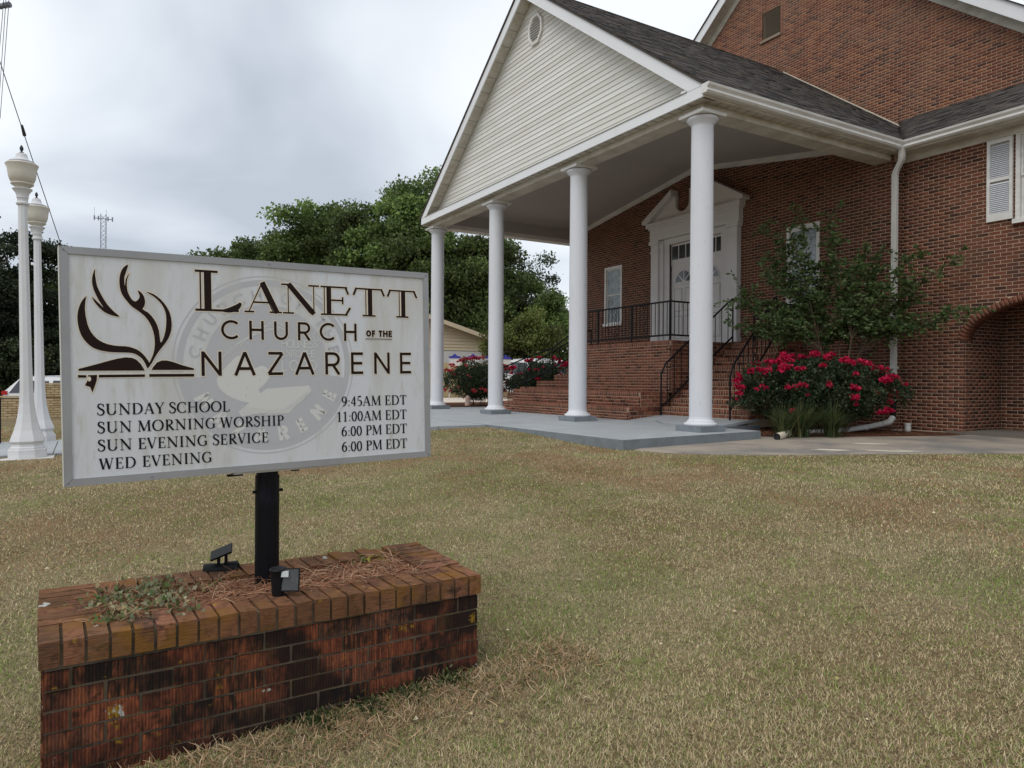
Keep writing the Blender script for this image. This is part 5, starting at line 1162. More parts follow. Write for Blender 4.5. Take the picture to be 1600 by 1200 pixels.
# ------------------------------------------------------------------ things in the planter
t = thing('solar_spotlight', 'black solar spotlight with its small grey panel facing forward beside the sign post', 'spotlight', (5.73, -8.105, PZ))
b = MB(); x, y = 5.725, -8.115
b.lathe(x, y, [(.027, PZ + .002), (.029, PZ + .02), (.033, PZ + .075), (.036, PZ + .115), (.040, PZ + .122), (.036, PZ + .130), (.0, PZ + .133)], 22); b.build('body', 'black_plastic', t, smooth=True)
tilt = Matrix.Translation((x + .040, y + .046, PZ + .078)) @ Matrix.Rotation(R(-28), 4, 'Z') @ Matrix.Rotation(R(-8), 4, 'Y')
b = MB(); b.m = tilt; b.box(-.004, .004, -.042, .042, -.052, .052); b.build('panel_frame', 'black_plastic', t)
b = MB(); b.m = tilt; b.box(.0042, .006, -.037, .037, -.047, .047); b.build('solar_panel', 'solar_cell', t)
b = MB(); b.m = Matrix.Translation((x + .030, y + .01, PZ + .108)) @ Matrix.Rotation(R(-28), 4, 'Z'); b.box(-.004, .006, -.022, .03, -.014, .012); b.build('lens', 'clear_plastic', t)
t = thing('solar_spotlight', 'black solar spotlight lying on its side in the pine straw left of the sign post', 'spotlight', (5.17, -8.24, SZ))
c0 = Vector((5.23, -8.33, SZ + .047)); dv = Vector((.30, .93, .06)).normalized()
b = MB(); b.tube([c0, c0 + dv * .03, c0 + dv * .10, c0 + dv * .17], [.040, .040, .034, .028], 20, False); b.build('body', 'black_plastic', t, smooth=True)
b = MB(); b.tube([c0 + dv * .012, c0 + dv * .02], .033, 18); b.build('lens', 'ink_cream', t)
b = MB(); b.tube([c0 + dv * .10, c0 + dv * .165], .040, 16); b.build('knob', 'black_plastic', t)
b = MB(); b.box(-.006, .006, -.018, -.006, 0, .055); b.box(-.006, .006, .006, .018, 0, .055); b2 = b; b2.m = Matrix.Translation(c0 + dv * .09 + Vector((0, 0, .03))); 
bb = MB(); bb.m = Matrix.Translation(c0 + dv * .085 + Vector((0, 0, .030))) @ Matrix.Rotation(R(-18), 4, 'Z'); bb.box(-.008, .008, -.022, -.008, 0, .045); bb.build('bracket', 'black_plastic', t)
bb = MB(); bb.m = Matrix.Translation(c0 + dv * .085 + Vector((0, 0, .030))) @ Matrix.Rotation(R(-18), 4, 'Z'); bb.box(-.008, .008, .014, .028, 0, .058); bb.build('bracket', 'black_plastic', t)
bb = MB(); bb.m = Matrix.Translation(c0 + dv * .085 + Vector((0, 0, .088))) @ Matrix.Rotation(R(-18), 4, 'Z') @ Matrix.Rotation(R(22), 4, 'X') @ Matrix.Rotation(R(18), 4, 'Y'); bb.box(-.045, .045, -.055, .055, 0, .010); bb.build('solar_panel', 'black_plastic', t)
for o in list(col.objects):
    if o.name.startswith('solar_spotlight'): o.scale = (.85, .85, .85)

def leafmesh(P, D, L, W, col_, curl=0.15):
    """rhombic leaves: base P, direction D (unit), length L, width W"""
    n = len(P); s = np.cross(D, rng.normal(0, 1, (n, 3))); s /= np.linalg.norm(s, axis=1)[:, None] + 1e-9; nn = np.cross(D, s)
    m = P + D * (L * .45)[:, None] + nn * (L * curl)[:, None]; w = s * (W * .5)[:, None]
    V = np.stack([P, m + w, P + D * L[:, None], m - w], 1).reshape(-1, 3); F = (np.arange(n) * 4)[:, None] + np.arange(4)[None]
    return V, F, col_
def unit(n, bias=(0, 0, 0)):
    d = rng.normal(0, 1, (n, 3)) + np.array(bias); return d / np.linalg.norm(d, axis=1)[:, None]
def pick(cols, n, var=.25): return np.array(cols)[rng.integers(0, len(cols), n)] * (1 - var + 2 * var * rng.random((n, 1)))

# weeds in the planter: curled, pale, half dry leaves at the left end
cent = np.array([[*pp(-PL_ + .17 + .30 * random.random() ** .8, .10 + random.random() * (PW - .24), SZ + .03)] for _ in range(85)])
n = 1500; P = cent[rng.integers(0, len(cent), n)] + rng.normal(0, .024, (n, 3)) * [1, 1, .7]; P[:, 2] = np.maximum(P[:, 2], SZ + .01)
L_ = rng.uniform(.014, .036, n)
V, F, C = leafmesh(P, unit(n, (0, 0, .5)), L_, L_ * .6, pick([(0.20, 0.25, 0.10), (0.30, 0.34, 0.20), (0.42, 0.41, 0.27), (0.12, 0.19, 0.06), (0.36, 0.28, 0.15), (0.17, 0.10, 0.05)], n), .35)
t = thing('weed_patch', 'pale green half dried weeds growing over the left end of the brick planter', 'weeds', tuple(cent.mean(0)))
npmesh('leaves', V, F, 'leaf', t, col_face=C)
b = MB()
for i in range(60):
    q = Vector(cent[i]); b.tube([q - Vector((0, 0, .03)), q + Vector((random.uniform(-.03, .03), random.uniform(-.03, .03), .015)), q + Vector((random.uniform(-.06, .06), random.uniform(-.06, .06), .03))], .0012, 3, False)
o = b.build('stem', 'straw', t); at = o.data.attributes.new('col', 'FLOAT_COLOR', 'FACE'); at.data.foreach_set('color', [.35, .30, .17, 1] * len(o.data.polygons)); o['kind'] = 'stuff'
def weed(name, label, c, rad, n, cols, size, stems=12):
    t = thing(name, label, 'weeds', c); P = np.array(c) + rng.normal(0, rad, (n, 3)) * [1, 1, .35]; P[:, 2] = np.maximum(P[:, 2], c[2]); L_ = rng.uniform(size * .6, size * 1.3, n)
    V, F, C = leafmesh(P, unit(n, (0, 0, .8)), L_, L_ * .6, pick(cols, n)); npmesh('leaves', V, F, 'leaf', t, col_face=C)
    b = MB()
    for i in range(stems): q = Vector(P[i]); b.tube([(c[0], c[1], c[2] - .01), q], .0012, 3, False)
    o = b.build('stem', 'bark', t); o['kind'] = 'stuff'; return t
weed('clover_patch', 'small green clover growing in the straw at the middle front of the planter', (5.47, -8.33, SZ + .02), .035, 150, [(.13, .18, .05), (.20, .24, .09), (.26, .27, .14)], .018)
# broad leaved seedling at the right
t = thing('privet_seedling', 'low seedling with curved olive and yellow leaves at the right of the planter', 'plant', (5.36, -7.60, SZ))
for i in range(17):
    a = random.uniform(0, 6.28); L0 = random.uniform(.05, .09); base = Vector((5.36, -7.62, SZ + .01)) + Vector((random.gauss(0, .03), random.gauss(0, .05), random.uniform(0, .05))); d = Vector((math.cos(a), math.sin(a), 0)); s = Vector((-d.y, d.x, 0)); b = MB()
    vs = []
    for k in range(5):
        u = k / 4; w = .0095 * math.sin(math.pi * (.12 + .88 * u)) + .001; p = base + d * L0 * u + Vector((0, 0, .045 * u - .07 * u * u)); vs += [tuple(p - s * w + Vector((0, 0, .004))), tuple(p), tuple(p + s * w + Vector((0, 0, .004)))]
    fs = [];
    for k in range(4): fs += [(3 * k, 3 * k + 1, 3 * k + 4, 3 * k + 3), (3 * k + 1, 3 * k + 2, 3 * k + 5, 3 * k + 4)]
    b.add(vs, fs); o = b.build('leaf', 'leaf', t, fix=False); c_ = random.choice([(.20, .20, .04), (.26, .25, .08), (.14, .16, .04), (.42, .36, .05)]); at = o.data.attributes.new('col', 'FLOAT_COLOR', 'FACE'); at.data.foreach_set('color', [*c_, 1] * len(o.data.polygons))
MB().tube([(5.36, -7.62, SZ - .01), (5.355, -7.615, SZ + .045)], .003, 5).build('stem', 'bark', t)
# weeds at the foot of the planter front
for i, (u, rad, lab) in enumerate([(-.18, .04, 'dark green weeds at the foot of the planter near its right corner'), (-.36, .05, 'dense green weeds at the foot of the planter front, right of its middle'), (-.54, .05, 'green weeds against the lowest bricks near the middle of the planter front'), (-.74, .045, 'sparse weeds against the lowest bricks left of the planter middle')]):
    q = pp(u, -.035, 0); z = float(ground_z(q[0], q[1])); weed('weed_clump', lab, (q[0], q[1], z + .01), rad, 260, [(.06, .085, .03), (.09, .12, .035), (.13, .15, .06), (.04, .06, .02)], .018)['group'] = 'weeds at the foot of the planter'

# ------------------------------------------------------------------ street lamps
LEAN = .024
def lamp(x, y, z, label, lean, rz=0.0):
    t = thing('street_lamp', label, 'street lamp', (x, y, z), 'white lamp posts beside the walkway')
    s = 4.17
    def octp(b, prof, n=8, a0=R(22.5)):
        vs = [(x + r * math.cos(a0 + rz + 2 * math.pi * k / n), y + r * math.sin(a0 + rz + 2 * math.pi * k / n), z + h) for r, h in prof for k in range(n)]; fs = []
        for i in range(len(prof) - 1):
            for k in range(n): fs.append((i * n + k, i * n + (k + 1) % n, (i + 1) * n + (k + 1) % n, (i + 1) * n + k))
        fs += [tuple(reversed(range(n))), tuple(range((len(prof) - 1) * n, len(prof) * n))]; b.add(vs, fs)
    b = MB(); b.box(x - .30, x + .30, y - .30, y + .30, z - .25, z - .002); b.build('pad', 'pale_concrete', t)
    b = MB(); octp(b, [(.232, 0), (.232, .105), (.225, .118)]); b.build('base', 'lamp_body', t)
    b = MB(); octp(b, [(.212, .119), (.212, .135), (.196, .15), (.190, .185), (.205, .20), (.213, .215)]); b.build('base_moulding', 'lamp_body', t)
    b = MB(); octp(b, [(.213, .216), (.195, .27), (.160, .36), (.132, .46), (.108, .58), (.091, .72), (.080, .9), (.074, 1.2), (.069, 1.7), (.063, 2.4), (.056, 3.36)]); b.build('shaft', 'lamp_body', t)
    b = MB(); b.lathe(x, y, [(.062, z + 3.361), (.076, z + 3.375), (.076, z + 3.395), (.062, z + 3.41), (.062, z + 3.45), (.07, z + 3.46), (.068, z + 3.475), (.078, z + 3.52), (.105, z + 3.56), (.116, z + 3.572), (.116, z + 3.58), (.085, z + 3.586)], 24); b.build('neck', 'lamp_body', t, smooth=True)
    b = MB(); b.lathe(x, y, [(.078, z + 3.587), (.082, z + 3.605), (.115, z + 3.625), (.132, z + 3.64), (.132, z + 3.655), (.115, z + 3.662)], 28); b.build('collar', 'lamp_globe', t, smooth=True)
    b = MB(); b.lathe(x, y, [(.118, z + 3.663), (.140, z + 3.685), (.155, z + 3.73), (.163, z + 3.79), (.170, z + 3.85), (.185, z + 3.885), (.191, z + 3.90), (.183, z + 3.912), (.165, z + 3.915)], 32); b.build('globe', 'lamp_globe', t, smooth=True)
    b = MB(); b.lathe(x, y, [(.160, z + 3.916), (.155, z + 3.935), (.125, z + 3.948)], 28); b.build('band', 'sign_metal', t, smooth=True)
    b = MB(); b.lathe(x, y, [(.125, z + 3.949), (.09, z + 3.965), (.072, z + 3.99), (.066, z + 4.02), (.060, z + 4.045), (.04, z + 4.055), (0, z + 4.057)], 28); b.build('cap', 'lamp_body', t, smooth=True)
    b = MB(); b.lathe(x, y, [(.030, z + 4.055), (.026, z + 4.068), (.010, z + 4.08), (.013, z + 4.09), (.023, z + 4.11), (.022, z + 4.13), (.012, z + 4.155), (0, z + 4.17)], 16); b.build('finial', 'dark_iron', t, smooth=True)
    t.rotation_mode = 'QUATERNION'; from mathutils import Quaternion; t.rotation_quaternion = Quaternion((.8593, -.5115, 0), lean)
lamp(-2.93, -9.42, -.245, 'white lamp post with a frosted bowl shade, the nearer and taller of the two', LEAN)
lamp(-5.72, -9.40, -.245, 'white lamp post with a frosted bowl shade, the farther one nearest the sign board', LEAN * .85)
t = thing('handrail', 'black metal handrail post at the far left edge of the lawn beside the lamp posts', 'railing', (-5.3, -9.9, -.24))
for i, (x_, y_) in enumerate([(-5.32, -9.93), (-4.9, -10.55), (-4.45, -11.2)]): MB().box(x_ - .02, x_ + .02, y_ - .02, y_ + .02, -.26, .48).build('post', 'black_metal', t)
MB().tube([(-5.32, -9.93, .495), (-4.9, -10.55, .49), (-4.45, -11.2, .49)], .022, 6).build('rail', 'black_metal', t)
MB().tube([(-5.32, -9.93, -.10), (-4.45, -11.2, -.10)], .014, 6).build('rail', 'black_metal', t)

# ------------------------------------------------------------------ shrubs
LEAFD = [(0.025, 0.045, 0.020), (0.042, 0.068, 0.028), (0.065, 0.095, 0.042), (0.020, 0.034, 0.018), (0.095, 0.12, 0.065)]
def bloom_variants(mat_cols):
    out = []
    for v in range(4):
        P = []; D = []
        for k in range(16): a = random.uniform(0, 6.28); e_ = random.uniform(.1, 1.2); D.append((math.cos(a) * math.cos(e_), math.sin(a) * math.cos(e_), math.sin(e_)))
        D = np.array(D); L_ = rng.uniform(.028, .044, 16); V, F, C = leafmesh(D * .004, D, L_, L_ * .95, pick(mat_cols, 16, .2), .3)
        me = bpy.data.meshes.new('bloom'); me.from_pydata([tuple(v_) for v_ in V], [], [tuple(int(i) for i in f) for f in F]); at = me.attributes.new('col', 'FLOAT_COLOR', 'FACE'); at.data.foreach_set('color', np.c_[C, np.ones(len(C))].ravel()); me.materials.append(MATS['petal']); out.append(me)
    return out
RED = bloom_variants([(0.60, 0.012, 0.075), (0.70, 0.025, 0.10), (0.38, 0.008, 0.05), (0.80, 0.07, 0.16)])
PALE = bloom_variants([(0.55, 0.03, 0.06), (0.62, 0.10, 0.12), (0.60, 0.16, 0.13), (0.48, 0.02, 0.05)])
def rose(label, c, lat, rl, rd, h, nleaf, nbloom, blooms, seed, low=.12, bsc=1.0):
    """c base, lat = unit vector of the long axis, rl/rd radii, h height"""
    t = thing('rose_bush', label, 'rose bush', c, 'red flowering rose bushes beside the entrance'); lat = Vector(lat).normalized(); dep = Vector((lat.y, -lat.x, 0)); rr = random.Random(seed); g = np.random.default_rng(seed)
    tops = []
    b = MB()
    for i in range(26):
        a = rr.uniform(0, 6.28); q = math.sqrt(rr.random()); tp = Vector(c) + lat * rl * q * math.cos(a) + dep * rd * q * math.sin(a); hh_ = h * (1 - .35 * q * q) * rr.uniform(.72, 1.04); tp.z = c[2] + hh_
        b0 = Vector(c) + lat * rl * .35 * q * math.cos(a) + dep * rd * .3 * q * math.sin(a); tops.append((b0, tp)); b.tube([b0 - Vector((0, 0, .05)), b0.lerp(tp, .5) + Vector((0, 0, .08 * h)), tp], [.010, .007, .004], 5, False)
    o = b.build('stem', 'smooth_bark', t); o['kind'] = 'stuff'
    n = nleaf; U = unit(n); rad = g.random(n) ** .45; x_ = U[:, 0] * rad * rl; y_ = U[:, 1] * rad * rd; zz = (U[:, 2] * rad * .5 + .5) * h * (1 - low) + low * h
    lump = vnoise(x_ * 2 + seed, zz * 2, 2.1, seed) * .6 + .64; x_ *= lump; zz *= (.70 + .33 * lump); y_ *= .6 + .45 * lump
    P = np.array(c)[None] + np.outer(x_, lat) + np.outer(y_, dep) + np.outer(zz, (0, 0, 1)); L_ = g.uniform(.035, .065, n)
    V, F, C = leafmesh(P, unit(n, (0, 0, .2)), L_, L_ * .6, pick(LEAFD, n) * (1 + .9 * (g.random((n, 1)) > .93)))
    npmesh('foliage', V, F, 'leaf', t, col_face=C)
    k = 0
    while k < nbloom:
        # blooms sit on the outer shell, mostly high up
        a = rr.uniform(0, math.pi * 2); v = rr.random() ** .55; e_ = math.asin(min(1, v)) ; ce = math.cos(e_) * .98
        p = Vector(c) + lat * rl * ce * math.cos(a) * 1.02 + dep * rd * ce * math.sin(a) * 1.06 + Vector((0, 0, h * (low + (1 - low) * (.45 + .60 * math.sin(e_)))))
        if rr.random() < .30: p = Vector(c) + lat * rl * .9 * math.cos(a) + dep * rd * .98 * abs(math.sin(a)) + Vector((0, 0, h * rr.uniform(.3, .75)))
        cl = rr.choice([1, 3, 5, 8, 10]) if v > .4 else rr.choice([1, 1, 2])
        for _ in range(cl):
            o = bpy.data.objects.new('bloom', rr.choice(blooms)); link(o, t); o.location = p - Vector(c) + Vector((rr.gauss(0, .05), rr.gauss(0, .05), rr.gauss(0, .02))); o.rotation_euler = (rr.gauss(0, .5), rr.gauss(0, .5), rr.uniform(0, 6.28)); s_ = rr.uniform(.85, 1.45) * bsc; o.scale = (s_, s_, s_); k += 1
    return t
LAT = (.5115, .8593, 0)
rose('large dark rose bush covered in crimson blooms against the brick wall beside the nearest column', (.02, 2.92, -.13), LAT, 1.58, .75, 1.40, 34000, 360, RED, 3, bsc=1.32)
rose('rose bush with coral red blooms between the two farthest columns', (-12.0, 2.2, 0.0), LAT, 1.15, .8, 1.5, 24000, 170, PALE, 5, bsc=1.25)
rose('rose bush with crimson blooms behind the railing of the left stairs', (-12.2, 4.9, 0.0), LAT, 1.35, .9, 1.55, 26000, 200, RED, 8, bsc=1.25)
rose('low dark rose bush half hidden behind the second column from the left', (-10.9, 3.6, 0.0), LAT, .8, .6, 1.15, 12000, 30, RED, 11, bsc=1.1)
# liriope
LG = [(0.045, 0.075, 0.025), (0.065, 0.10, 0.035), (0.09, 0.12, 0.05), (0.16, 0.16, 0.06), (0.035, 0.06, 0.022)]
def grass_clump(label, c, n, h, r_):
    t = thing('liriope_clump', label, 'plant', c, 'liriope clumps in front of the rose bush')
    a = rng.uniform(0, 2 * np.pi, n); L_ = rng.uniform(.6, 1.15, n) * h; q = rng.uniform(.0, .5, n) * r_; d = np.stack([np.cos(a), np.sin(a), 0 * a], 1); s = np.stack([-np.sin(a), np.cos(a), 0 * a], 1); lean = rng.uniform(.15, .8, n)
    P = np.array(c) + d * q[:, None] * rng.normal(0, 1, (n, 1)); rows = []
    for k in range(5):
        u = k / 4; w = .0068 * (1 - .8 * u); z = (L_ * (u - .45 * lean * u * u * 1.3)); p = P + d * (L_ * lean * u ** 1.4 * 1.0)[:, None] + np.outer(z, (0, 0, 1)); rows += [p - s * w, p + s * w]
    V = np.stack(rows, 1).reshape(-1, 3); F = np.concatenate([(np.arange(n) * 10)[:, None] + np.array([2 * k, 2 * k + 1, 2 * k + 3, 2 * k + 2]) for k in range(4)]); C = np.tile(pick(LG, n), (4, 1))
    npmesh('blades', V, F, 'leaf', t, col_face=C)
gz = lambda x, y: float(ground_z(x, y)) + .02
for lab, x_, y_, n_, h_ in [('arching green liriope clump nearest to the tan drain outlet', .42, 1.50, 190, .30), ('liriope clump in the middle of the three in front of the rose bush', .50, 1.90, 230, .36), ('liriope clump on the right of the three beside the path', .72, 2.42, 260, .32)]: grass_clump(lab, (x_, y_, gz(x_, y_)), n_ * 2, h_ * 2.0, .22)
# small tree (crape myrtle like) in front of the wall
tb = Vector((-.02, 3.62, -.12)); latv = Vector(LAT); depv = Vector((.8593, -.5115, 0))
t = thing('crape_myrtle', 'small multi stemmed tree with airy dark green leaves growing behind the red roses', 'tree', tuple(tb))
TIPS = [(1250, 322), (1292, 335), (1195, 345), (1216, 362), (1172, 418), (1150, 448), (1134, 470), (1142, 512), (1200, 398), (1240, 380), (1282, 372), (1240, 440), (1200, 470), (1230, 505), (1280, 450), (1320, 412), (1352, 392), (1385, 384), (1412, 396), (1452, 408), (1400, 440), (1350, 450), (1330, 482), (1380, 485), (1420, 470), (1468, 488), (1440, 505), (1400, 505), (1300, 505), (1262, 482), (1310, 455), (1370, 420), (1180, 500), (1225, 420), (1265, 410), (1215, 515), (1180, 525), (1290, 525), (1345, 515), (1385, 515), (1320, 530), (1250, 525), (1300, 480), (1365, 500)]
b = MB(); PT = []; DT = []; rr = random.Random(4)
forks = [Vector((-.30, 0, 1.55)), Vector((.05, 0, 1.7)), Vector((.42, 0, 1.5)), Vector((.15, .25, 1.75)), Vector((-.12, -.2, 1.5))]
W3 = lambda q: tb + latv * q.x + depv * q.y + Vector((0, 0, q.z))
for q in forks: b.tube([W3(Vector((q.x * .15, q.y * .2, -.05))), W3(Vector((q.x * .5, q.y * .6, .75))), W3(q)], [.022, .018, .013], 6, False)
for (px, py) in TIPS:
    q = Vector(((px - 1300) * .01225, rr.uniform(-.55, .45), .8 + (600 - py) * .01225 + .12)); f_ = min(forks, key=lambda k_: abs(k_.x - q.x * .3) + rr.random() * .4); m_ = f_.lerp(q, .5) + Vector((0, 0, .12))
    if (W3(q)).y > 4.85: q.x -= .0; q.y += (W3(q).y - 4.8) / .5115 if W3(q).y > 4.8 else 0
    w0, w1, w2 = W3(f_), W3(m_), W3(q); b.tube([w0, w1, w2], [.010, .007, .003], 5, False)
    nt_ = 27
    for k in range(nt_):      # twigs with leaves set along them
        u = .35 + .65 * k / (nt_ - 1); p0 = (w0.lerp(w1, u * 2) if u < .5 else w1.lerp(w2, u * 2 - 1)); d = Vector((rr.gauss(0, 1), rr.gauss(0, 1), rr.gauss(.25, .6))).normalized(); tl = rr.uniform(.14, .36); p1 = p0 + d * tl - Vector((0, 0, .05))
        if k % 3 == 0: b.tube([p0, p1], [.003, .0015], 3, False)
        for j in range(17):
            v = j / 16; pt = p0.lerp(p1, v) + Vector((0, 0, .03 * math.sin(v * 3))); PT.append(pt + Vector((rr.gauss(0, .012), rr.gauss(0, .012), rr.gauss(0, .008)))); dd = (d * .5 + Vector((rr.gauss(0, .8), rr.gauss(0, .8), rr.gauss(0, .35)))); DT.append(dd.normalized())
o = b.build('branches', 'smooth_bark', t); o['kind'] = 'stuff'
P = np.array([tuple(p) for p in PT]); D = np.array([tuple(p) for p in DT]); k_ = (P[:, 1] < 5.2) & ~((P[:, 1] > 4.9) & (P[:, 0] < .3)); P = P[k_]; D = D[k_]; n = len(P); L_ = rng.uniform(.055, .098, n)
V, F, C = leafmesh(P, D, L_, L_ * .55, pick([(0.07, 0.12, 0.035), (0.095, 0.155, 0.045), (0.13, 0.19, 0.065), (0.045, 0.075, 0.025), (0.19, 0.24, 0.11)], n), .12); npmesh('foliage', V, F, 'leaf', t, col_face=C)
# garden ornament
t = thing('garden_ornament', 'small pale pink garden ornament standing in the bed between the far columns', 'ornament', (-11.8, 1.75, -.02))
b = MB(); b.lathe(-11.8, 1.75, [(.06, -.03), (.085, .0), (.10, .06), (.095, .12), (.075, .16), (.085, .20), (.088, .27), (.07, .33), (.03, .36), (0, .365)], 18); b.build('body', 'terracotta', t, smooth=True)
b = MB(); b.lathe(-11.8, 1.75, [(.105, .155), (.108, .165), (.098, .172)], 18); b.build('rim', 'pale_concrete', t, smooth=True)

# ------------------------------------------------------------------ background buildings, wall, vehicles
wall = thing('garden_wall', 'low tan brick wall at the far edge of the lawn behind the lamp posts', 'wall', (-17.2, -10, -.45))
WB = []
wy = math.atan2(.9, -.35)
wa = Vector((-.28, .96, 0)).normalized(); wo0 = Vector((-16.4, -13.2, 0))
yaww = math.atan2(wa.y, wa.x)
def layc(u0, u1, z0, z1, step=.0):
    n = int((z1 - z0) / .072)
    for r in range(n):
        u = u0 - (.11 if r % 2 else 0)
        while u < u1:
            s, e_ = max(u, u0), min(u + .215, u1)
            if e_ - s > .03: q = wo0 + wa * ((s + e_) / 2); WB.append((wall, (q.x, q.y, z0 + (r + .5) * .072), yaww, (e_ - s - .018, .1, .054), random.random(), 'cream_brick', None, False))
            u += .215
layc(0, 8.0, -.52, .25)
layc(3.35, 8.0, .25, .62)
pieces(wall, 'brick', WB, 300, 'bricks')
def wbox(b, u0, u1, d0, d1, z0, z1):
    nn_ = Vector((-wa.y, wa.x, 0)); c = [wo0 + wa * u + nn_ * d for u, d in ((u0, d0), (u1, d0), (u1, d1), (u0, d1))]
    b.add([(p.x, p.y, z0) for p in c] + [(p.x, p.y, z1) for p in c], [(0, 3, 2, 1), (4, 5, 6, 7), (0, 1, 5, 4), (1, 2, 6, 5), (2, 3, 7, 6), (3, 0, 4, 7)])
b = MB(); wbox(b, .01, 7.99, -.04, .04, -.9, .235); wbox(b, 3.36, 7.99, -.04, .04, .236, .615); b.build('mortar', 'cream_mortar', wall)
b = MB(); wbox(b, 0, 3.34, -.07, .07, .245, .29); b.build('coping', 'cream_brick', wall); b = MB(); wbox(b, 3.33, 8, -.07, .07, .622, .67); b.build('coping', 'cream_brick', wall)

def suv(name, label, loc, yaw, body, L=4.7, H=1.66, Wd=1.85, hatch=True):
    t = thing(name, label, 'car', loc); M = Matrix.Translation(loc) @ Matrix.Rotation(yaw, 4, 'Z')
    prof = [(-L / 2, .45), (-L / 2 + .02, 1.12), (-L / 2 + .10, 1.2), (-L / 2 + .46, H - .08), (-L / 2 + .9, H), (L * .12, H), (L * .27, H - .12), (L * .36, 1.1), (L / 2 - .15, .95), (L / 2, .75), (L / 2, .38), (L / 2 - .3, .28), (-L / 2 + .2, .3)]
    def sec(x, z, side):  # body narrows towards the roof
        f_ = 1 if z < 1.0 else 1 - .22 * (z - 1.0) / (H - 1.0); return (x, side * Wd / 2 * f_, z)
    b = MB(); b.m = M; n = len(prof)
    vs = [sec(x, z, -1) for x, z in prof] + [sec(x, z, 1) for x, z in prof]; tri = tessellate_polygon([[Vector((x, z, 0)) for x, z in prof]])
    b.add(vs, [tuple(t_) for t_ in tri] + [tuple(i + n for i in reversed(t_)) for t_ in tri] + [(i, (i + 1) % n, n + (i + 1) % n, n + i) for i in range(n)]); b.build('body', body, t)
    for side in (-1, 1):
        for (xa, xb) in ((-L * .455, -L * .19), (-L * .175, L * .03), (L * .045, L * .24)):
            pts = [(xa, 1.10), (xb, 1.10), (min(xb, L * .2) - .02, H - .14), (xa + (.05 if xa > -L * .4 else .26), H - .12)]; b = MB(); b.m = M
            vs = [sec(x, z, side) for x, z in pts]; vs2 = [(x, y + side * .008, z) for x, y, z in vs]; b.add(vs + vs2, [(0, 1, 2, 3), (7, 6, 5, 4)] + [(i, (i + 1) % 4, 4 + (i + 1) % 4, 4 + i) for i in range(4)]); b.build('window', 'car_glass', t)
        b = MB(); b.m = M; b.box(-L / 2 - .012, -L / 2 + .16, side * Wd / 2 - .16 if side > 0 else -Wd / 2 - .01, side * Wd / 2 + .01 if side > 0 else -Wd / 2 + .16, 1.04, 1.17); b.build('tail_light', 'tail_red', t)
        b = MB(); b.m = M; b.tube([(-L * .33, side * (Wd * .5 - .33), H + .01), (-L * .1, side * (Wd * .5 - .33), H + .05), (L * .1, side * (Wd * .5 - .33), H + .01)], .018, 5); b.build('roof_rail', 'car_silver', t)
        for xw in (-L * .30, L * .31):
            w = grp('wheel', t); b = MB(); b.m = M; y0 = side * (Wd / 2 - .2); b.tube([(xw, y0, .34), (xw, side * (Wd / 2 + .005), .34)], .34, 20); b.build('tyre', 'tyre', w)
            b = MB(); b.m = M; b.tube([(xw, side * (Wd / 2 + .004), .34), (xw, side * (Wd / 2 + .012), .34)], .2, 14); b.build('rim', 'car_silver', w)
    b = MB(); b.m = M; b.add([(-L / 2 + .07, -.68, 1.2), (-L / 2 + .07, .68, 1.2), (-L / 2 + .40, .60, H - .12), (-L / 2 + .40, -.60, H - .12), (-L / 2 + .14, -.68, 1.18), (-L / 2 + .14, .68, 1.18), (-L / 2 + .55, .60, H - .14), (-L / 2 + .55, -.60, H - .14)], [(0, 1, 2, 3), (4, 7, 6, 5), (0, 4, 5, 1), (2, 6, 7, 3), (1, 5, 6, 2), (0, 3, 7, 4)]); b.build('rear_window', 'car_glass', t)
    return t
suv('parked_car', 'white sport utility vehicle with a red tail light parked behind the tan wall', (-21.92, -8.72, -.80), math.atan2(.93, .36), 'car_white')
suv('parked_car', 'white car with a rounded roof parked behind the rose bushes by the left stairs', (-19.2, 9.6, .08), math.atan2(.86, .51), 'car_white', L=4.6, H=1.72)
# tan house
hs = thing('tan_house', 'single storey tan house with a low gable and horizontal siding behind the rose bushes', 'house', (-27.5, 7.5, -.2))
ho = Vector((-25.6, 1.5, 0)); ha = Vector((.02, 1, 0)).normalized(); hn = Vector((-1, .02, 0)).normalized()
hp = lambda u, z, d=0: tuple(ho + ha * u + hn * d + Vector((0, 0, z)))
PKU, PKZ, HSL, U1 = 4.7, 4.15, .285, 12.4
roofz = lambda u: PKZ - HSL * abs(u - PKU)
z = 2.42; k = 0
while z < PKZ - .1:
    h_ = (PKZ - z) / HSL; u0, u1 = max(-2.6, PKU - h_), PKU + h_
    b = MB(); b.add([hp(u0, z, -.03), hp(u1, z, -.03), hp(max(u0 + .5, u0), z + .16, 0) if 0 else hp(u0 + .5, z + .16, 0), hp(u1 - .5, z + .16, 0), hp(u0, z, .02), hp(u1, z, .02)], [(0, 1, 3, 2), (0, 4, 5, 1)]); b.build('siding_plank', 'house_siding', hs, fix=False); z += .165
b = MB()
def hbox(b, u0, u1, z0, z1, d0, d1): b.add([hp(u0, z0, d0), hp(u1, z0, d0), hp(u1, z0, d1), hp(u0, z0, d1), hp(u0, z1, d0), hp(u1, z1, d0), hp(u1, z1, d1), hp(u0, z1, d1)], [(0, 3, 2, 1), (4, 5, 6, 7), (0, 1, 5, 4), (1, 2, 6, 5), (2, 3, 7, 6), (3, 0, 4, 7)])
hbox(b, -2.6, U1 - .6, 1.75, 2.40, .0, .1); b.build('white_band', 'house_white', hs)
b = MB(); hbox(b, -2.6, U1 - .6, -.4, 1.748, .0, .1); b.build('brick_wall', 'cream_brick', hs)
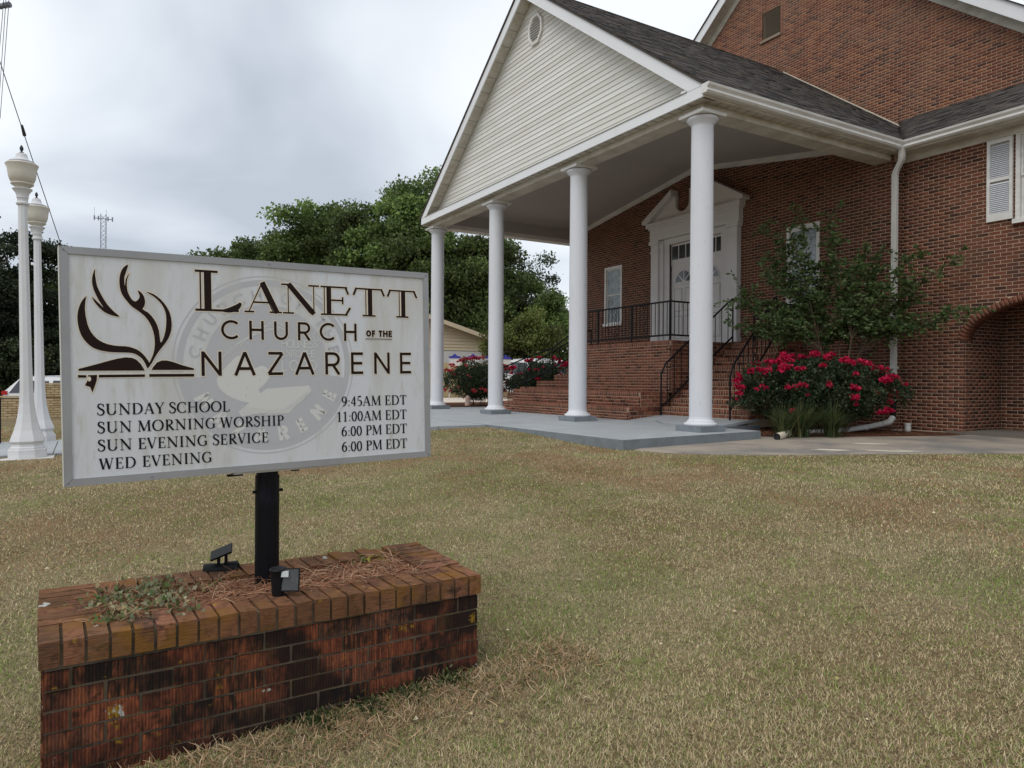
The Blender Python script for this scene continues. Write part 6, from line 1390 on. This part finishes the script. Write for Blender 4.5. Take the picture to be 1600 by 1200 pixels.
b = MB(); b.prism([(-2.6, 2.0), (U1 - .6, 2.0), (U1 - .6, roofz(U1 - .6) - .05), (PKU, PKZ - .05), (-2.6, roofz(-2.6) - .05)], lambda u, z, d: hp(u, z, .11 + d), 0, 12); b.build('house_body', 'house_siding', hs)
for s_ in (-1, 1):
    ue = U1 if s_ > 0 else -3.1
    b = MB(); b.add([hp(PKU, PKZ + .02, -.42), hp(ue, roofz(ue) + .02, -.42), hp(ue, roofz(ue) + .02, 12.5), hp(PKU, PKZ + .02, 12.5), hp(PKU, PKZ + .12, -.42), hp(ue, roofz(ue) + .12, -.42), hp(ue, roofz(ue) + .12, 12.5), hp(PKU, PKZ + .12, 12.5)], [(0, 1, 2, 3), (4, 7, 6, 5), (0, 4, 5, 1), (1, 5, 6, 2), (2, 6, 7, 3)]); b.build('roof', 'house_roof', hs)
    b = MB(); b.add([hp(PKU, PKZ - .12, -.45), hp(ue, roofz(ue) - .12, -.45), hp(ue, roofz(ue) + .10, -.45), hp(PKU, PKZ + .10, -.45), hp(PKU, PKZ - .12, -.425), hp(ue, roofz(ue) - .12, -.425), hp(ue, roofz(ue) + .10, -.425), hp(PKU, PKZ + .10, -.425)], [(0, 1, 2, 3), (4, 7, 6, 5), (0, 4, 5, 1), (3, 2, 6, 7)]); b.build('fascia_board', 'house_siding', hs)
for u in (3.6, 7.9):
    b = MB(); hbox(b, u, u + 1.0, .7, 1.7, -.02, .01); w = b.build('window', 'house_white', hs); b = MB(); hbox(b, u + .07, u + .93, .77, 1.63, -.03, -.018); b.build('pane', 'glass_dark', w)
# small signboards with blue gabled frames
for i, (x_, y_, lab) in enumerate([(-18.36, 4.50, 'small white signboard with a blue gabled frame, leftmost of the row behind the roses'), (-17.99, 5.17, 'small white signboard with a blue gabled frame, second in the row behind the roses'), (-17.6, 5.83, 'small white signboard with a blue gabled frame, just left of the second column'), (-18.1, 6.80, 'small white signboard with a blue gabled frame, just right of the second column')]):
    t = thing('signboard', lab, 'sign', (x_, y_, -.1), 'blue framed signboards behind the roses'); f4 = lambda u, z, d: (x_ + u * .5 - d * .86, y_ + u * .86 + d * .5, z)
    MB().prism([(-.20, 1.45), (.20, 1.45), (.20, 1.80), (-.20, 1.80)], f4, 0, .03).build('board', 'house_white', t)
    MB().prism([(-.25, 1.76), (-.25, 1.83), (-.11, 1.86), (0, 1.96), (.11, 1.86), (.25, 1.83), (.25, 1.76)], f4, -.02, .05).build('gable', 'blue_trim', t)
    for u in (-.225, .225): MB().prism([(u - .015, -.1), (u + .015, -.1), (u + .015, 1.76), (u - .015, 1.76)], f4, -.015, .045).build('post', 'house_white', t)

# ------------------------------------------------------------------ trees
def tree(label, base, h, rx, ry, cols, n, seed, crown0=.28, leaf=.30, name='broadleaf_tree', group='trees beyond the church lawn', clumps=70, gap=.0, squash=1.0):
    n = int(n * 1.7); leaf *= .78; clumps = int(clumps * 1.3)
    g = np.random.default_rng(seed); rr = random.Random(seed); base = (base[0], base[1], float(ground_z(base[0], base[1]))); t = thing(name, label, 'tree', base, group)
    cz = base[2] + h * (crown0 + 1) / 2; rz_ = h * (1 - crown0) / 2
    C = []
    while len(C) < clumps:
        u = g.normal(0, 1, 3); u /= np.linalg.norm(u); r = g.random() ** .33 * .92
        c = np.array([u[0] * rx * r, u[1] * ry * r, u[2] * rz_ * r]); f = 1 + .32 * math.sin(3 * math.atan2(u[1], u[0]) + seed) * math.cos(2.3 * u[2] + seed); C.append(c * f)
    C = np.array(C) + np.array([base[0], base[1], cz]); sz = g.uniform(.16, .30, clumps) * min(rx, rz_) * (1.1)
    b = MB(); b.tube([(base[0], base[1], base[2] - .2), (base[0] + .1, base[1], base[2] + h * .25), (base[0] - .1, base[1] + .1, base[2] + h * .55), (base[0], base[1], base[2] + h * .8)], [h * .028, h * .022, h * .014, h * .004], 9); b.build('trunk', 'bark', t)
    for k in range(min(14, clumps)): 
        c = C[k]; z0 = base[2] + h * rr.uniform(.22, .5); b = MB(); b.tube([(base[0], base[1], z0), ((base[0] + c[0]) / 2, (base[1] + c[1]) / 2, (z0 + c[2]) / 2 + .2), tuple(c)], [h * .010, h * .006, h * .002], 5, False); b.build('limb', 'bark', t)
    i = g.integers(0, clumps, n); d = g.normal(0, 1, (n, 3)); d /= np.linalg.norm(d, axis=1)[:, None]; r = g.random(n) ** .5
    P = C[i] + d * (sz[i] * r)[:, None] * [1.25, 1.25, .72 * squash] + g.normal(0, .1, (n, 3))
    P[:, 2] = np.maximum(P[:, 2], base[2] + .3)
    tone = (.55 + .9 * g.random(clumps) ** 1.3)[i][:, None]; up = (d[:, 2:3] * .0)
    Lf = g.uniform(.6, 1.25, n) * leaf; V, F, _ = leafmesh(P, unit(n, (0, 0, .1)), Lf, Lf * .7, None, .1); c = np.array(cols)[g.integers(0, len(cols), n)] * tone * (.8 + .4 * g.random((n, 1)))
    npmesh('crown', V, F, 'leaf', t, col_face=c); return t
DK = [(0.105, 0.155, 0.042), (0.145, 0.20, 0.056), (0.185, 0.24, 0.078), (0.07, 0.105, 0.034)]
MD = [(0.13, 0.20, 0.05), (0.18, 0.26, 0.07), (0.23, 0.30, 0.10), (0.09, 0.14, 0.045)]
YG = [(0.11, 0.14, 0.035), (0.15, 0.18, 0.045), (0.09, 0.12, 0.03), (0.19, 0.20, 0.06)]
tree('small dark treetop rising just above the middle of the sign board', (-51.1, .4), 10.3, 2.6, 3.0, DK, 9000, 21, leaf=.34)
tree('dark round crowned tree above the sign, leftmost of the dense row', (-45.5, 1.9), 11.6, 3.0, 3.4, DK, 20000, 22, leaf=.30)
tree('dark green tree in the row behind the sign with a notched top', (-42.2, 3.4), 12.0, 2.8, 3.2, DK, 20000, 23, leaf=.30)
tree('broad mid green tree with a rounded top above the word on the sign', (-39.6, 4.9), 12.6, 3.4, 3.6, DK[:2] + MD[:2], 24000, 24, leaf=.29)
tree('dense dark tree in the row just left of the tall light green one', (-36.2, 6.3), 12.2, 3.3, 3.4, DK, 24000, 25, leaf=.28)
tree('tall light green tree behind the left corner of the portico roof', (-33.0, 8.3), 13.6, 3.0, 3.2, MD, 24000, 26, leaf=.27)
tree('wide dark green tree seen between the two farthest columns', (-31.4, 10.3), 10.6, 3.6, 3.8, DK, 26000, 27, crown0=.1, leaf=.26)
tree('dark tree with a sloping crown seen right of the first column gap', (-32.0, 13.0), 10.4, 3.0, 3.4, DK, 22000, 28, crown0=.1, leaf=.27)
tree('loose grey green tree seen between the second and third columns', (-34.3, 17.0), 9.6, 3.2, 3.2, [(0.07, 0.09, 0.05), (0.10, 0.13, 0.07), (0.05, 0.075, 0.035), (0.14, 0.17, 0.10)], 15000, 29, crown0=.08, leaf=.24)
tree('yellow green tree in front of the darker ones beside the second column', (-22.3, 10.2), 4.6, 1.9, 1.9, YG, 12000, 30, crown0=.2, leaf=.17, clumps=45)
tree('bright green tree just left of the third column', (-28.5, 16.0), 6.6, 2.0, 2.4, MD, 14000, 31, crown0=.1, leaf=.22)
tree('bushy dark tree behind the right part of the sign board', (-43.0, -1.5), 8.6, 3.4, 3.4, DK, 12000, 32, crown0=.05, leaf=.32)
tree('low dark tree hidden mostly by the left part of the sign board', (-50.0, -6.0), 8.0, 4.0, 4.0, DK, 10000, 33, crown0=.05, leaf=.34)
tree('large dark oak with open spreading branches behind the lamp posts', (-35.2, -11.2), 9.4, 3.3, 3.4, [(0.022, 0.034, 0.018), (0.034, 0.052, 0.024), (0.05, 0.07, 0.032)], 30000, 34, crown0=.0, leaf=.20, clumps=60, squash=.55)
tree('dark oak with layered branches at the far left edge of the photo', (-37.5, -14.8), 9.9, 3.6, 3.6, [(0.022, 0.034, 0.018), (0.034, 0.052, 0.024), (0.05, 0.07, 0.032)], 30000, 35, crown0=.0, leaf=.20, clumps=60, squash=.55)
tree('low dark undergrowth tree behind the tan wall and the parked white vehicle', (-33.5, -9.6), 3.6, 2.6, 3.6, [(0.03, 0.045, 0.02), (0.05, 0.07, 0.03), (0.08, 0.10, 0.045)], 16000, 37, crown0=-.1, leaf=.2)
tree('low dark bushy tree at the far left edge behind the tan wall', (-34.5, -13.6), 3.9, 2.8, 3.4, [(0.03, 0.045, 0.02), (0.05, 0.07, 0.03)], 16000, 38, crown0=-.1, leaf=.2)
tree('shorter dark tree filling the gap just left of the sign board edge', (-38.5, -8.9), 7.6, 3.0, 2.8, DK, 14000, 36, crown0=.05, leaf=.22, squash=.6)

# ------------------------------------------------------------------ cell tower, pole and wires
t = thing('cell_tower', 'tall grey lattice cell tower far behind the lawn', 'tower', (-475, .4, -3)); tx, ty = -475, .4; zt_ = 97
b = MB(); lw = 1.35
cor = [(tx + lw * a, ty + lw * b_) for a, b_ in ((-1, -1), (1, -1), (1, 1), (-1, 1))]
for cx, cy in cor: MB().tube([(cx, cy, -3), (cx, cy, zt_)], .22, 5).build('leg', 'steel', t)
b = MB(); z = 55; k = 0
while z < zt_ - 2:
    for i in range(4): p, q = cor[i], cor[(i + 1) % 4]; b.tube([(p[0], p[1], z if k % 2 else z + 2.6), (q[0], q[1], z + 2.6 if k % 2 else z)], .12, 4, False)
    z += 2.6; k += 1
o = b.build('bracing', 'steel', t); o['kind'] = 'stuff'
for zz, wdt in ((94.5, 4.6), (73, 4.2)):
    b = MB(); b.tube([(tx, ty - wdt, zz), (tx, ty + wdt, zz)], .25, 5); b.build('platform', 'steel', t)
    for u in (-wdt, -wdt * .55, wdt * .5, wdt): MB().box(tx - .3, tx + .3, ty + u - .35, ty + u + .35, zz - 1.2, zz + 1.4).build('antenna', 'steel', t)
MB().tube([(tx, ty - 4.6, 96), (tx, ty - 4.6, 101)], .1, 4).build('whip_antenna', 'steel', t); MB().tube([(tx, ty + 1.5, 96), (tx, ty + 1.5, 100)], .1, 4).build('whip_antenna', 'steel', t)
t = thing('utility_pole', 'utility pole crossarm with its insulators at the upper left corner of the photo', 'utility pole', (-5.9, -10.75, -.3))
MB().tube([(-5.95, -10.8, -.3), (-5.95, -10.8, 8.6)], [.14, .10], 12).build('pole', 'bark', t)
MB().tube([(-6.2, -11.05, 6.56), (-4.80, -9.77, 6.54)], .028, 8).build('crossarm', 'steel', t)
for k in range(9): f_ = k / 8; MB().tube([(-5.35 + .5 * f_, -10.26 + .46 * f_, 6.545), (-5.33 + .5 * f_, -10.24 + .46 * f_, 6.545)], .045, 10).build('insulator_disc', 'steel', t)
for i, (p0_, p1_) in enumerate([((-4.86, -9.86, 6.54), (-28.23, -11.94, 13.67)), ((-4.84, -9.83, 6.54), (-28.2, -11.89, 12.33)), ((-4.82, -9.79, 6.54), (-28.16, -11.84, 11.67))]):
    a, c = Vector(p0_), Vector(p1_); d = (a - c) * .12
    tag(MB().tube([a + d + Vector((0, 0, 1.2)), a, a.lerp(c, .5), c], [.006, .006, .010, .016], 4, False).build('power_line', 'wire'), ['power line at the upper left edge, leftmost of the three thin wires', 'power line at the upper left edge, middle one of the three thin wires', 'power line at the upper left edge, rightmost of the three thin wires'][i], 'wire', 'power lines at the upper left')
t = thing('guy_wire', 'single thin cable slanting down from the upper left behind the lamp posts', 'wire', (-9.78, -10.31, 7.4))
MB().tube([(-7.48, -10.36, 7.19), (-9.78, -10.31, 7.41), (-14.35, -10.18, 7.3), (-26.83, -9.64, 6.41), (-60.7, -8.0, 3.6)], [.008, .009, .011, .016, .03], 5, False).build('cable', 'wire', t)
MB().tube([(-13.9, -10.19, 7.36), (-14.5, -10.17, 7.29)], [.03, .045], 7).build('splice', 'wire', t)

# ------------------------------------------------------------------ lawn: short dormant turf as real blades
def in_poly(x, y, poly):
    c = np.zeros(len(x), bool); n = len(poly)
    for i in range(n):
        (x1, y1), (x2, y2) = poly[i], poly[(i + 1) % n]; k = ((y1 > y) != (y2 > y)) & (x < (x2 - x1) * (y - y1) / (y2 - y1 + 1e-12) + x1); c ^= k
    return c
def lawn(N_, r0, r1, height, width, seed, a0=-52, a1=52):
    g = np.random.default_rng(seed); base = math.atan2(FWD[1], FWD[0]); a = base + np.radians(g.uniform(a0, a1, N_)); r = np.exp(g.uniform(math.log(r0), math.log(r1), N_)); x = CAM[0] + r * np.cos(a); y = CAM[1] + r * np.sin(a)
    k = ~in_poly(x, y, SLAB) & ~in_poly(x, y, PATH) & ~in_poly(x, y, MULCH) & ~((x > WX0 - .02) & (x < WX1 + .02) & (y < -2.3)) & (y < 5.2) & ~((y > 2.2) & (x > -13) & (x < 1.6)) & ~((x < -11.2) & (y > -1.2))
    du = (x - PFR.x) * pa.x + (y - PFR.y) * pa.y; dw = (x - PFR.x) * pn.x + (y - PFR.y) * pn.y; k &= ~((du < -.01) & (du > -PL_ + .01) & (dw > .012) & (dw < PW - .01))
    for lx_, ly_ in ((-2.93, -9.42), (-5.72, -9.40)): k &= ~((abs(x - lx_) < .3) & (abs(y - ly_) < .3))
    k &= x > -16.5
    x, y, r = x[k], y[k], r[k]; n = len(x)
    big = vnoise(x, y, .35, 1); mid = vnoise(x, y, 1.3, 2); sm = vnoise(x, y, 4.5, 4); fine_ = vnoise(x, y, 14, 5)
    edge = np.exp(-((np.maximum(0, du) + np.maximum(0, -dw)) / .5) ** 2)
    green = np.clip((mid * .55 + sm * .4 + fine_ * .2 - .52) * 3.4 + (big - .5) * 1.0 + .25 * sstep(r, 5, 10), 0, 1); rust = np.clip((vnoise(x, y, .5, 9) * .6 + vnoise(x, y, 2.2, 10) * .5 - .56) * 4.0, 0, 1) * sstep(r, 4, 8)
    rust = np.maximum(rust, .9 * np.clip((vnoise(x, y, 1.6, 12) - .35) * 2, 0, 1) * np.exp(-((y + 3.4) / 1.6) ** 2) * ((x < 3.5)))
    straw = np.array([0.66, 0.545, 0.335]); tan = np.array([0.52, 0.42, 0.245]); grn = np.array([0.22, 0.28, 0.075]); rst = np.array([0.40, 0.225, 0.12]); pal = np.array([0.54, 0.47, 0.33]); drk = np.array([0.13, 0.105, 0.055])
    u = g.random(n)[:, None]; c = np.where(u < .34, straw, np.where(u < .68, tan, np.where(u < .80, drk, np.where(u < .88, pal, grn))))
    isg = (g.random(n) < .10 + green * .6)[:, None]; c = np.where(isg, grn * (.75 + .7 * g.random((n, 1))), c); isr = (g.random(n) < rust * .78)[:, None]; c = np.where(isr, rst, c); c = c * (.72 + .56 * g.random((n, 1)))
    H = height * (.5 + g.random(n)) * (1 + .25 * (sm - .5)); W = width * (.6 + .8 * g.random(n)) * np.maximum(1, r / 3.4) ** .85
    H = H * np.maximum(1, (r / 6)) ** .15
    az = g.uniform(0, 2 * np.pi, n); el = np.clip(g.normal(.55, .36, n), .05, 1.4); d = np.stack([np.cos(az) * np.cos(el), np.sin(az) * np.cos(el), np.sin(el)], 1); s = np.stack([-np.sin(az), np.cos(az), 0 * az], 1)
    P = np.stack([x, y, ground_z(x, y) - .002], 1); V = np.stack([P - s * (W / 2)[:, None], P + s * (W / 2)[:, None], P + d * H[:, None]], 1).reshape(-1, 3); F = np.arange(3 * n).reshape(-1, 3)
    return V, F, c
V, F, C = lawn(1300000, 1.5, 19, .021, .0034, 77)
tag(npmesh('lawn_grass', V, F, 'grass_blade', col_face=C), 'short dry lawn grass, tan with green and rusty patches', 'grass', kind='stuff')
nl = 260; a_ = rng.uniform(-.75, .75, nl) + math.atan2(FWD[1], FWD[0]); r_ = np.exp(rng.uniform(.6, 2.3, nl)); lx_ = CAM[0] + r_ * np.cos(a_); ly_ = CAM[1] + r_ * np.sin(a_)
du_ = (lx_ - PFR.x) * pa.x + (ly_ - PFR.y) * pa.y; dw_ = (lx_ - PFR.x) * pn.x + (ly_ - PFR.y) * pn.y; k_ = (ly_ < -2.6) & (lx_ > -2.8) & ~((du_ < .05) & (du_ > -PL_ - .05) & (dw_ > -.03) & (dw_ < PW + .05)); lx_, ly_ = lx_[k_], ly_[k_]
P = np.stack([lx_, ly_, ground_z(lx_, ly_) + .018], 1); D = unit(len(P)); D[:, 2] *= .25; L_ = rng.uniform(.015, .040, len(P)); V, F, C = leafmesh(P, D, L_, L_ * .6, pick([(.45, .36, .22), (.25, .15, .08), (.55, .48, .33), (.35, .30, .12)], len(P)))
tag(npmesh('fallen_leaves', V, F, 'straw', col_face=C), 'small dry fallen leaves scattered over the lawn', 'leaves', kind='stuff')
# longer dead grass at the foot of the planter
def samp2(n):
    u = rng.uniform(-1.9, .45, n); w = rng.normal(-.14, .13, n); q = np.array([PFR.x, PFR.y]) + np.outer(u, pa) + np.outer(w, pn); k = ~((u < 0) & (u > -PL_) & (w > .0)); q = q[k]; return np.c_[q, ground_z(q[:, 0], q[:, 1]) + .004]
V, F, C = strands(5500, samp2, (.03, .08), .0028, [(.40, .26, .15), (.30, .18, .10), (.22, .15, .08), (.14, .13, .05), (.46, .34, .22)], .45, .5)
tag(npmesh('dead_grass', V, F, 'straw', col_face=C), 'longer dry grass and straw along the foot of the planter front', 'grass', kind='stuff')
def samp3(n):
    a = rng.uniform(0, 6.28, n); r = np.sqrt(rng.random(n)); q = np.stack([.3 + 1.3 * r * np.cos(a), 2.9 + 2.1 * r * np.sin(a)], 1); k = in_poly(q[:, 0], q[:, 1], MULCH); q = q[k]; return np.c_[q, ground_z(q[:, 0], q[:, 1]) + .03]
V, F, C = strands(9000, samp3, (.05, .14), .004, [(.20, .085, .05), (.13, .055, .032), (.28, .14, .08), (.09, .04, .025)], .08, .5)
tag(npmesh('pine_straw', V, F, 'straw', col_face=C), 'rusty pine straw mulch around the large rose bush', 'mulch', kind='stuff')
